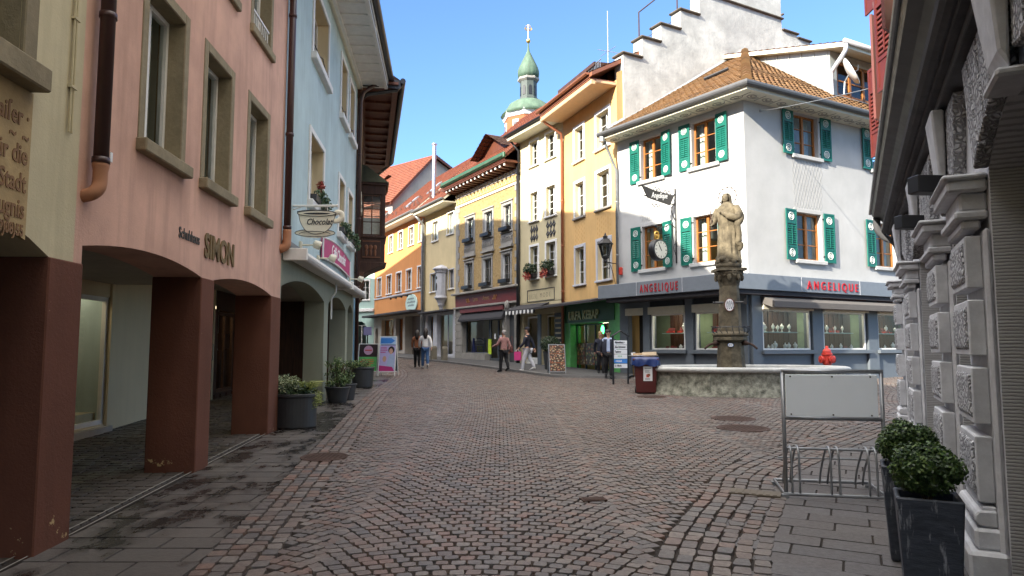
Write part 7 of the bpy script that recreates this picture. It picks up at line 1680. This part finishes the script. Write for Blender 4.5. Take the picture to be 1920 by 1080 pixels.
# ================================================================== things on walls
# cup-shaped cafe sign
x0 = .75; ct = BLUE.w(x0, 0, 0); cs = empty('cup_sign', (ct.x, ct.y, 4.0), 0.02, 'cream cup-and-saucer shaped cafe sign hanging from a bracket on the blue house', 'sign')
sx = lambda px_: (px_-541)*12.3/FPX+.02; sz = lambda py_: 1.6+(650-py_)/FPX*12.3-4.0
cup = [(545,398)]+[(545+1.5*0,402)]
def bez(P, n=8): return [(p.x, p.y) for p in catmull([(q[0],q[1],0) for q in P], n)]
outl = bez([(549,394),(552,402),(556,416),(566,431),(582,437),(600,434),(612,424),(618,410),(622,398)],5)
cupP = [(sx(a), sz(b)) for a, b in outl]+[(sx(a), sz(b)) for a, b in bez([(622,398),(610,393),(585,391),(562,392),(549,394)],4)[1:-1]]
sauc = [(sx(583+38*math.cos(i*pi/16)), sz(435+7*math.sin(i*pi/16))) for i in range(32)]
sau2 = [(sx(583+30*math.cos(i*pi/16)), sz(438+6*math.sin(i*pi/16))) for i in range(32)]
rimP = [(sx(586+37*math.cos(i*pi/16)), sz(397.5+5.5*math.sin(i*pi/16))) for i in range(32)]
rimI = [(sx(586+25*math.cos(i*pi/16)), sz(398+1.8*math.sin(i*pi/16))) for i in range(32)]
m = MB(); m.prism(sauc, .0, .03); m.prism(sau2, -.001, .031); sb = m.build('saucer', M['cup'], cs); m = MB().prism(cupP, -.012, .04); m.build('cup', M['cup'], cs); MB().prism(rimP, -.020, .05).build('cup_rim', M['cup'], cs)
hd = MB(); hp_ = [(sx(a),.012,sz(b)) for a, b in bez([(617,412),(626,411),(633,405),(632,397),(624,395),(615,402)],5)]; hd.tube(hp_, .045, 8); hd.xf(Matrix.Scale(.35,4,(0,1,0))); hd.build('handle', M['cup'], cs, smooth=True)
ol = MB()
for P in (cupP, rimP, sauc): 
    yy = {id(cupP):-.016, id(rimP):-.024, id(sauc):-.004}[id(P)]; ol.tube([(p[0],yy,p[1]) for p in P], .0055, 5, closed=True)
ol.prism(rimI, -.026, -.0205); ol.tube([(p[0],-.02,p[1]) for p in sau2[16:]], .005, 4); ol.build('outline', M['letter_d'], cs)
t = text_mb(MB(), 'Chocolat', .155, sx(566), sz(419), -.018, .003, 'LEFT', .80, .002, .35); t.build('lettering', M['letter_d'], cs, fix=False)
m = MB().tube([(-.05,.02,sz(383)),(sx(623),.02,sz(382))], .022, 8); m.ball((sx(623),.02,sz(382)), .03, 8); m.tube([(-.05,.02,sz(392)),(sx(560),.02,sz(383))], .012, 6)
for a in (565,605): m.tube([(sx(a),.02,sz(383)),(sx(a),.02,sz(393))], .007, 5)
m.build('bracket', M['white_p'], cs)
# magenta board
bx0, bx1 = 3.62, 8.05; n = 12
ps = empty('cafe_board', BLUE.w(bx0, -.02, 3.55), BLUE.rz, 'curved-top magenta cafe board with white script on the blue house', 'sign'); Lb = bx1-bx0
top = [(Lb*i/n, .46+.13*math.sin(pi*i/n)) for i in range(n, -1, -1)]; bot = [(Lb*i/n, .0+.08*math.sin(pi*i/n)) for i in range(n+1)]
MB().prism(bot+top, -.05, -.01).build('board', M['magenta'], ps); m = MB(); P = bot+top; m.tube([(p[0],-.05,p[1]) for p in P], .02, 5, closed=True); m.build('edge', M['white_p'], ps)
t = text_mb(MB(), 'Café Chocolat', .40, Lb*.52, .21, -.056, .004, 'CENTER', .98, .004, .35); t.build('lettering', M['paper'], ps, fix=False)
# spotlights on the cafe wall
for k, (x, z, lab) in enumerate(((1.45,3.52,'round wall spotlight nearest the pink house'),(3.3,3.50,'round wall spotlight at the near end of the magenta board'),(8.45,3.55,'round wall spotlight at the far end of the magenta board'))):
    o = empty('wall_spotlight', BLUE.w(x, 0, z), BLUE.rz, lab+', over the cafe awning', 'spotlight', 'spotlights over the cafe awning')
    MB().box(-.05,.05,-.05,-.001,-.07,.07).build('mount', M['cream_p'], o, bevel=.01); MB().tube([(0,-.05,0),(0,-.30,.0)], .018, 8).build('arm', M['cream_p'], o)
    MB().lathe([(.04,-.09),(.075,-.07),(.085,.05),(.075,.055),(.06,.02)], 16).xf(Matrix.Translation((0,-.34,0)) @ Matrix.Rotation(1.9,4,'X') @ Matrix.Rotation(.3,4,'Y')).build('head', M['cream_p'], o, smooth=False)
# window plants on the blue house
for k, (q, lab) in enumerate(((BLW[0],'red flower and ivy in a box on the cafe house window over the cup sign'),(BLW[1],'ivy box on the middle lower window of the cafe house'),(BLW[2],'ivy box on the far lower window of the cafe house'))):
    o = empty('flower_box', BLUE.w((q[0]+q[1])/2, -.08, q[2]), BLUE.rz, lab, 'flower box', 'ivy boxes of the cafe house'); hw = (q[1]-q[0])/2
    MB().box(-hw+.05,hw-.05,-.07,.07,.0,.14).build('box', M['pot'], o, bevel=.01); m = MB(); leaves(m, (0,-.05,.19), (hw*.8,.14,.15), 240, .08, 0, .2); leaves(m, (.2,-.14,.02), (hw*.7,.10,.18), 130, .075, 0, .2); m.build('foliage', M['ivy'], o, fix=False)
    if k == 0: leaves(MB(), (-.15,-.05,.42), (.10,.09,.13), 110, .07, 0, .1).build('blossom', M['petal'], o, fix=False)
# rack inside the first cafe arch
rk_ = empty('display_rack', BLUE.w(4.3, 1.6, gz(0,15.7)), BLUE.rz, 'rack of magazines and packets inside the first cafe arch', 'rack'); MB().box(-.5,.5,-.1,.1,0,1.55).build('stand', M['dwood'], rk_)
m = MB(); 
for z in (.3,.65,1.0,1.3):
    for x in (-.4,-.13,.14,.41-.02): m.box(x-.10,x+.10,-.14,-.101,z,z+.24, R.randrange(4))
m.build('packets', [M['signblue'], M['lime'], M['cloth_o'], M['paper']], rk_)
# lantern on the ochre house
lp_ = at(1135,452,25.2); bw = OCHRE.w(OCHRE.L-.12, 0, lp_.z-.72); ln_ = empty('wall_lantern', (lp_.x, lp_.y, lp_.z-.62), 0, 'black six-sided street lantern on a scrolled wall arm', 'street lamp'); ln_.scale = (.86,.86,.86)
m = MB(); n = 6
for k in range(n):
    a, b = k*pi/3, (k+1)*pi/3; m.tube([(.16*math.cos(a),.16*math.sin(a),.05),(.29*math.cos(a),.29*math.sin(a),.58)], .014, 5)
for r, z in ((.16,.05),(.29,.58)): m.tube([(r*math.cos(k*pi/3),r*math.sin(k*pi/3),z) for k in range(n)], .016, 5, closed=True)
m.lathe([(.34,.57),(.35,.60),(.15,.80),(.10,.81),(.10,.90),(.12,.92),(.05,.97),(.03,1.02),(.015,1.08)], 6); m.lathe([(.02,-.22),(.07,-.14),(.05,-.08),(.15,.0),(.17,.05)], 6); m.build('cage', M['black'], ln_)
m = MB()
for k in range(n): a, b = k*pi/3, (k+1)*pi/3; m.poly([(.155*math.cos(a),.155*math.sin(a),.06),(.155*math.cos(b),.155*math.sin(b),.06),(.283*math.cos(b),.283*math.sin(b),.57),(.283*math.cos(a),.283*math.sin(a),.57)])
m.build('lantern_glass', clear_glass('smoky_glass', (.7,.72,.7)), ln_, fix=False)
v = Vector(bw)-Vector(ln_.location); v = Vector((v.x/.86, v.y/.86, -.17)); m = MB().tube([(0,0,-.17), tuple(v)], .022, 8); m.tube([tuple(v+Vector((0,0,-.18))), tuple(v+Vector((0,0,.18)))], .025, 6)
m.tube(catmull([tuple(v*.25+Vector((0,0,-.15))), tuple(v*.12+Vector((0,0,-.33))), tuple(v*.30+Vector((0,0,-.40))), tuple(v*.36+Vector((0,0,-.28)))],4), .012, 6); m.build('arm', M['black'], ln_, smooth=True)
m = MB().tube(catmull([tuple(v*.4+Vector((0,0,-.19))), tuple(v*.62+Vector((0,0,-.5))), tuple(v*.8+Vector((0,0,-.9))), tuple(v*.98+Vector((0,0,-1.05)))],5), .014, 5); m.build('cable', M['black'], ln_)
# jewellery shop bracket with name board, and the clock
wx = WL.px(1268,420)[0]; br = empty('hanging_shop_sign', WL.w(wx, -.03, 0), WL.rz, 'black wrought iron bracket with a dark swallow-tailed name board', 'sign'); zA = lambda row, d=21.8: 1.6+(650-row)/FPX*d
m = MB().tube([(0,0,zA(484,22.2)),(0,0,zA(333,22.2))], .028, 8)
m.tube(catmull([(0,0,zA(395)),(0,-.12,zA(385)),(0,-.22,zA(372)),(0,-.1,zA(362)),(0,0,zA(356))],5), .018, 6); m.tube([(0,0,zA(362)),(0,-1.55,zA(352))], .018, 6)
for u, row in ((-.4,338),(-.9,336)): m.tube(catmull([(0,u-.18,zA(row+3)),(0,u-.08,zA(row-4)),(0,u,zA(row+3)),(0,u+.08,zA(row-4)),(0,u+.18,zA(row+3))],4), .013, 5)
m.tube(catmull([(0,-.75,zA(366)),(0,-.85,zA(372)),(0,-.95,zA(366)),(0,-1.05,zA(372)),(0,-1.15,zA(366))],4), .013, 5); m.build('bracket', M['black'], br)
m = MB(); pts = [(-.10,zA(343)),(-.04,zA(338.5)),(-.30,zA(365)),(-1.38,zA(357)),(-1.62,zA(334)),(-1.25,zA(341)),(-.6,zA(343.5))]; 
pts = [(-.12,zA(342)),(-.02,zA(338)),(-.28,zA(364)),(-1.36,zA(356)),(-1.62,zA(333)),(-1.0,zA(339))]
m.prism(pts, -.02, .02, 0, 'x'); nb = m.build('name_board', M['black'], br)
t = text_mb(MB(), 'Angelique', .27, 0, 0, -.024, .003, 'CENTER', .72, .0, .3); mm = Matrix.Translation((.0,-.80,zA(353))) @ Matrix.Rotation(pi/2,4,'Z') @ Matrix.Rotation(-.08,4,'Y'); t.xf(mm); t.build('lettering', M['paper'], nb, fix=False)
zc = zA(453,21.2); ck = empty('hanging_clock', WL.w(wx, -.03, 0), WL.rz, 'round black double-faced clock hanging from a scrolled bracket with a gilt ring', 'clock')
m = MB(); m.tube(catmull([(0,0,zA(412,22)),(0,-.25,zA(405,22)),(0,-.55,zA(412,22)),(0,-.85,zA(406,21.4)),(0,-.98,zA(409,21.4))],5), .016, 6); m.tube(catmull([(0,-.0,zA(440,22)),(0,-.12,zA(450,22)),(0,-.06,zA(462,22)),(0,0,zA(470,22))],4), .013, 5); m.ball((0,-.98,zA(405,21.3)), .05, 8)
m.tube(catmull([(0,-.98,zA(405,21.3)),(0,-.86,zA(400,21.3)),(0,-.74,zA(405,21.3)),(0,-.8,zA(411,21.3))],4), .016, 5); m.build('bracket', M['black'], ck)
m = MB().lathe([(.30,-.13),(.345,-.115),(.36,-.09),(.36,.09),(.345,.115),(.30,.13)], 36); RM = Matrix.Translation((0,-.90,zc)) @ Matrix.Rotation(pi/2,4,'Y'); m.xf(RM); m.build('case', M['black'], ck, smooth=False)
for s_ in (1,-1):
    m = MB().lathe([(.295,s_*.131),(.295,s_*.135)], 36)
    m.xf(RM); f = m.build('clock_face', paint('ivory_dial', (.74,.72,.64), .4, var=.05), ck)
    m = MB()
    for k in range(12):
        a = k*pi/6; L_ = .05 if k % 3 else .07; sy, cz_ = math.sin(a)*s_, math.cos(a); m.tube([(s_*.137,-.90+.275*sy,zc+.275*cz_),(s_*.137,-.90+(.275-L_)*sy,zc+(.275-L_)*cz_)], .009 if k % 3 else .013, 4)
    for a, L_, w_ in ((-.60,.16,.014),(-.50,.25,.009)):   # about five to eleven
        sy, cz_ = math.sin(a)*s_, math.cos(a); m.tube([(s_*.141,-.90-.05*sy,zc-.05*cz_),(s_*.141,-.90+L_*sy,zc+L_*cz_)], w_, 4)
    m.build('hands', M['letter_d'], f)
m = MB(); cz = zA(424,21.3); m.tube([(0,-.95+.10*math.cos(i*pi/10),cz+.13*math.sin(i*pi/10)) for i in range(20)], .026, 8, closed=True); m.tube([(0,-.93,zc+.34),(0,-.94,cz-.12)], .03, 8); m.ball((0,-.96,cz-.02), .06, 8); m.build('gilt_ring', M['gold'], ck)
# wire across the corner
a = WR.w(.75, -.01, WR.px(1430,210)[1]); b = STONE.w(-.05,-.1,6.9); b = at(1655,160,13.2)
wr_ = empty('tension_wire', a, 0, 'thin white wire stretched from the corner house to the right-hand building', 'wire'); d = b-a; MB().tube([tuple(d*t+Vector((0,0,-.03*math.sin(pi*t)))) for t in [i/12 for i in range(13)]], .009, 6).build('strand', M['galv'], wr_)
m = MB().lathe([(.035,-.02),(.035,.05)], 8); m.build('anchor', M['galv'], wr_)
# ================================================================== people
def skinned(name, verts, edges, rad, mat, parent, root=0, sub=2):
    me = bpy.data.meshes.new(name); me.from_pydata(verts, edges, []); o = bpy.data.objects.new(name, me); COL.objects.link(o)
    bm = bmesh.new(); bm.from_mesh(me); lay = bm.verts.layers.skin.verify(); bm.verts.ensure_lookup_table()
    for i, v in enumerate(bm.verts):
        r = rad[i]; v[lay].radius = r if isinstance(r, tuple) else (r, r); v[lay].use_root = (i == root)
    bm.to_mesh(me); bm.free()
    o.modifiers.new('k', 'SKIN').use_smooth_shade = True; s_ = o.modifiers.new('s', 'SUBSURF'); s_.levels = sub; s_.render_levels = sub
    bpy.context.view_layer.update(); dg = bpy.context.evaluated_depsgraph_get(); nm = bpy.data.meshes.new_from_object(o.evaluated_get(dg))
    bpy.data.objects.remove(o); bpy.data.meshes.remove(me); nm.materials.clear(); nm.materials.append(mat); nm.name = name
    nm.polygons.foreach_set('use_smooth', [True]*len(nm.polygons))
    q = bpy.data.objects.new(name, nm); COL.objects.link(q); q.parent = parent; return q
def person(loc, rz, h, lab, top, bottom, hair, shoe, stride=.28, arms=((.10,.05),(-.12,-.05)), lean=0., hair_kind='short', coat=.0, skirt=0, extra=None):
    k = h/1.76; o = empty('person', loc, rz, lab, 'person'); o.scale = (k,k,k)
    L = lambda z: -lean*max(0,(z-.9))  # forward lean, facing -y
    V = []; E_ = []; Rr = []; ix = {}
    def ad(nm, p, r, par=None):
        ix[nm] = len(V); V.append((p[0], p[1]+L(p[2]), p[2])); Rr.append(r)
        if par: E_.append((ix[par], ix[nm]))
    ad('pel',(0,0,.95),(.145,.105)); ad('sp',(0,0,1.12),(.130,.095),'pel'); ad('ch',(0,.0,1.30),(.155,.11),'sp'); ad('nb',(0,.012,1.45),(.075,.07),'ch'); ad('nk',(0,.0,1.52),.052,'nb'); ad('h0',(0,-.018,1.585),(.066,.078),'nk'); ad('h1',(0,-.012,1.66),(.080,.098),'h0'); ad('h2',(0,-.004,1.735),(.058,.072),'h1')
    J = {}
    for s_, nm in ((1,'l'),(-1,'r')):
        st = stride*s_; lift = .10 if (s_ < 0 and stride) else 0
        ky = -st*.42-.03; ay = -st if s_ > 0 else -st
        ad('hip'+nm,(s_*.085,0,.88),.094,'pel'); ad('kn'+nm,(s_*.09,ky,.49+lift*.3),.062,'hip'+nm); ad('cf'+nm,(s_*.09,ky*.3+ay*.7+.02,.30+lift*.6),.056,'kn'+nm); ad('an'+nm,(s_*.09,ay+.03,.09+lift),.040,'cf'+nm); ad('to'+nm,(s_*.10,ay-.12,.045+lift*.5),.036,'an'+nm)
        a0, a1 = arms[0 if s_ > 0 else 1]
        ad('sh'+nm,(s_*.185,.005,1.405),.070,'ch'); ad('el'+nm,(s_*.245,.03-a0,1.13+abs(a0)*.2),.046,'sh'+nm); ad('wr'+nm,(s_*.25,.0-a0*1.6-a1-.04,.89+abs(a0)*.35+max(0,a1)*.8),.030,'el'+nm)
        wx_, wy_, wz_ = V[ix['wr'+nm]]; wy_ -= L(wz_)
        dv = Vector((0,-(a0*.6+a1+.07),-.24+max(0,a1)*.8)).normalized(); ad('pm'+nm,(wx_,wy_+dv.y*.07,wz_+dv.z*.07),(.024,.036),'wr'+nm)
        J[nm] = (wx_, wy_+dv.y*.10, wz_+dv.z*.10)
        for f_, (oy, ln_f) in enumerate(((-.027,.062),(-.009,.075),(.009,.070),(.027,.052))):
            b = (wx_, wy_+dv.y*.09+oy, wz_+dv.z*.09); ad('f%s%d' % (nm,f_),b,.010,'pm'+nm); ad('g%s%d' % (nm,f_),(b[0]-s_*.006, b[1]+dv.y*ln_f*.5, b[2]+dv.z*ln_f*.5),.009,'f%s%d' % (nm,f_)); ad('t%s%d' % (nm,f_),(b[0]-s_*.024, b[1]+dv.y*ln_f*.85, b[2]+dv.z*ln_f*.85),.008,'g%s%d' % (nm,f_))
        ad('th'+nm,(wx_-s_*.012, wy_-.038, wz_+dv.z*.05),.011,'pm'+nm); ad('tt'+nm,(wx_-s_*.02, wy_-.055, wz_+dv.z*.09),.009,'th'+nm)
    body = skinned('body', V, E_, Rr, M['skin'], o)
    P = lambda nm: V[ix[nm]]
    def sub(names, par, rads, mat, nm, extra_v=()):
        vv = [P(n) for n in names]; 
        return skinned(nm, vv, par, rads, mat, o)
    n_ = ['pel','hipl','knl','cfl','anl','hipr','knr','cfr','anr']
    sub(n_, [(0,1),(1,2),(2,3),(3,4),(0,5),(5,6),(6,7),(7,8)], [(.165,.125),.115,.085,.075,.062,.115,.085,.075,.062], M[bottom], 'trousers')
    n_ = ['sp','ch','nb','pel','shl','ell','wrl','shr','elr','wrr']
    sub(n_, [(0,1),(1,2),(0,3),(1,4),(4,5),(5,6),(1,7),(7,8),(8,9)], [(.155,.125),(.178,.135),(.085,.08),(.178+coat,.135+coat),.088,.064,.046,.088,.064,.046], M[top], 'jacket')
    f = MB()   # face details belong to the body surface of the head
    hx_, hy_, hz_ = P('h1')
    f.ball((hx_,hy_-.104,hz_-.012), (.012,.018,.022), 6); 
    for s_ in (-1,1): f.ball((hx_+s_*.083,hy_+.01,hz_-.01), (.012,.022,.032), 6)
    f.build('nose_and_ears', M['skin'], body, smooth=True); f = MB()
    for s_ in (-1,1): f.ball((hx_+s_*.032,hy_-.092,hz_+.012), (.013,.008,.007), 6)
    f.box(hx_-.024,hx_+.024,hy_-.099,hy_-.09,hz_-.058,hz_-.050); f.build('eyes_and_mouth', M['hair_d'], body)
    hm = MB(); hm.ball((hx_,hy_+.022,hz_+.045), (.098,.108,.088), 14); hm.ball((hx_,hy_+.06,hz_-.01), (.088,.062,.075), 10)
    if hair_kind == 'long':
        hm.tube([(hx_,hy_+.06,hz_+.06),(hx_,hy_+.10,hz_-.06),(hx_+.01,hy_+.13,hz_-.2),(hx_,hy_+.13,hz_-.34)], [.09,.11,.10,.05], 10)
    hm.build('hair', M[hair], o, smooth=True)
    for nm in ('l','r'):
        a = Vector(P('an'+nm)); t = Vector(P('to'+nm)); s_ = MB(); d = (t-a); s_.tube([a+Vector((0,.05,-.025)), a+Vector((0,.0,-.01)), a+d*.6+Vector((0,0,.0)), t+d.normalized()*.06], [.048,.056,.048,.03], 10); s_.build('shoe', M[shoe], o, smooth=True)
    return o, J, k
def place(px_, row, d): 
    x = (px_-960)/FPX*d; return (x, d, gz(x,d))
yaw = lambda dx, dy: math.atan2(dx, -dy)   # facing -y turned to (dx,dy)
o1, J1, k1 = person(place(798,690,30.4), yaw(-.25,1), 1.72, 'woman with long dark hair in a white pullover and blue jeans walking away', 'cloth_w', 'denim', 'hair_d', 'shoe', .20, lean=.06, hair_kind='long')
o2, J2, k2 = person(place(783,690,31.0), yaw(-.1,1), 1.66, 'person in a rust jacket and black trousers walking close beside the woman in white', 'cloth_o', 'cloth_k', 'hair_d', 'cloth_k', .14, hair_kind='long')
o3, J3, k3 = person(place(945,697,27.6), yaw(-.6,.9), 1.64, 'grey-haired woman in a pale rose jacket and red scarf with a brown shoulder bag', 'cloth_r', 'cloth_k', 'hair_g', 'cloth_k', .16, arms=((.16,.18),(-.05,0)))
m = MB().tube([(0,.02,1.47),(.07,-.05,1.46),(0,-.10,1.44),(-.07,-.05,1.46)], .04, 8, closed=True); m.build('scarf', M['scarf'], o3, smooth=True)
o4, J4, k4 = person((place(989,697,27.6)[0], 27.6, gz(0,27.6)), yaw(-.9,.35), 1.76, 'man in a navy jacket, dark cap and pale trousers carrying a pink bag', 'cloth_n', 'cloth_l', 'hair_d', 'shoe', .22)
m = MB().ball((0,-.005,1.735), (.10,.115,.06), 12); m.prism([(.085*math.cos(i*pi/8), -.10-.07*math.sin(i*pi/8)) for i in range(9)], 1.715, 1.73, 0, 'z'); m.build('cap', M['cloth_n'], o4, smooth=True)
o5, J5, k5 = person(place(1140,708,23.8), yaw(-.15,-1), 1.66, 'man with sunglasses in an open dark jacket and pale blue shirt', 'cloth_b', 'cloth_k', 'hair_d', 'cloth_k', .18)
m = MB(); hz_ = 1.66
for s_ in (-1,1): m.ball((s_*.034,-.106,hz_+.012), (.028,.01,.020), 8)
m.box(-.09,.09,-.102,-.096,hz_+.014,hz_+.022); m.build('sunglasses', M['black'], o5)
for s_ in (-1,1):
    m = MB().tube([(s_*.10,-.02,1.42),(s_*.13,-.035,1.2),(s_*.13,-.035,.98),(s_*.125,-.02,.86)], [.09,.10,.105,.10], 10); m.build('open_jacket', M['cloth_n'], o5, smooth=True)
m = MB().tube([(.185,.005,1.40),(.247,-.05,1.14),(.25,-.17,.96)], [.095,.075,.058], 10); m.tube([(-.185,.005,1.40),(-.247,.14,1.15),(-.25,.18,.97)], [.095,.075,.058], 10); m.build('jacket_sleeve', M['cloth_n'], o5, smooth=True)
o6, J6, k6 = person(place(1126,703,25.4), yaw(-.1,-1), 1.60, 'fair-haired person in black half hidden behind the man with sunglasses', 'cloth_n', 'cloth_k', 'hair_b', 'cloth_k', .12, hair_kind='long')
def held(o, J, side, k): return o.matrix_basis @ Vector(J[side])
p = held(o4, J4, 'l', k4); bg_ = empty('paper_bag', (p.x, p.y, p.z-.42), o4.rotation_euler.z+pi/2, 'pink paper carrier bag in the hand of the man in navy', 'bag')
m = MB(); m.add([(-.13,-.05,0),(.13,-.05,0),(.13,.05,0),(-.13,.05,0),(-.14,-.045,.34),(.14,-.045,.34),(.14,.045,.34),(-.14,.045,.34)], [(0,3,2,1),(0,1,5,4),(1,2,6,5),(2,3,7,6),(3,0,4,7)]); m.build('bag_body', M['pinkbag'], bg_, fix=False); m = MB()
for y in (-.045,.045): m.tube(catmull([(-.07,y,.34),(-.03,y*.3,.43),(.03,y*.3,.43),(.07,y,.34)],4), .006, 5)
m.build('handle', M['paper'], bg_)
c = o3.matrix_basis @ Vector((-.30,.02,.98)); hb = empty('handbag', c, o3.rotation_euler.z+pi/2, 'brown leather shoulder bag of the grey-haired woman', 'bag'); m = MB().prism([(-.16,-.14),(.16,-.14),(.14,.08),(.08,.14),(-.08,.14),(-.14,.08)], -.06, .06); m.build('bag_body', M['leather'], hb, bevel=.03, seg=2)
MB().tube(catmull([(-.12,0,.10),(-.09,.05,.38),(0,.08,.50),(.09,.05,.38),(.12,0,.10)],4), .010, 5).build('strap', M['leather'], hb)
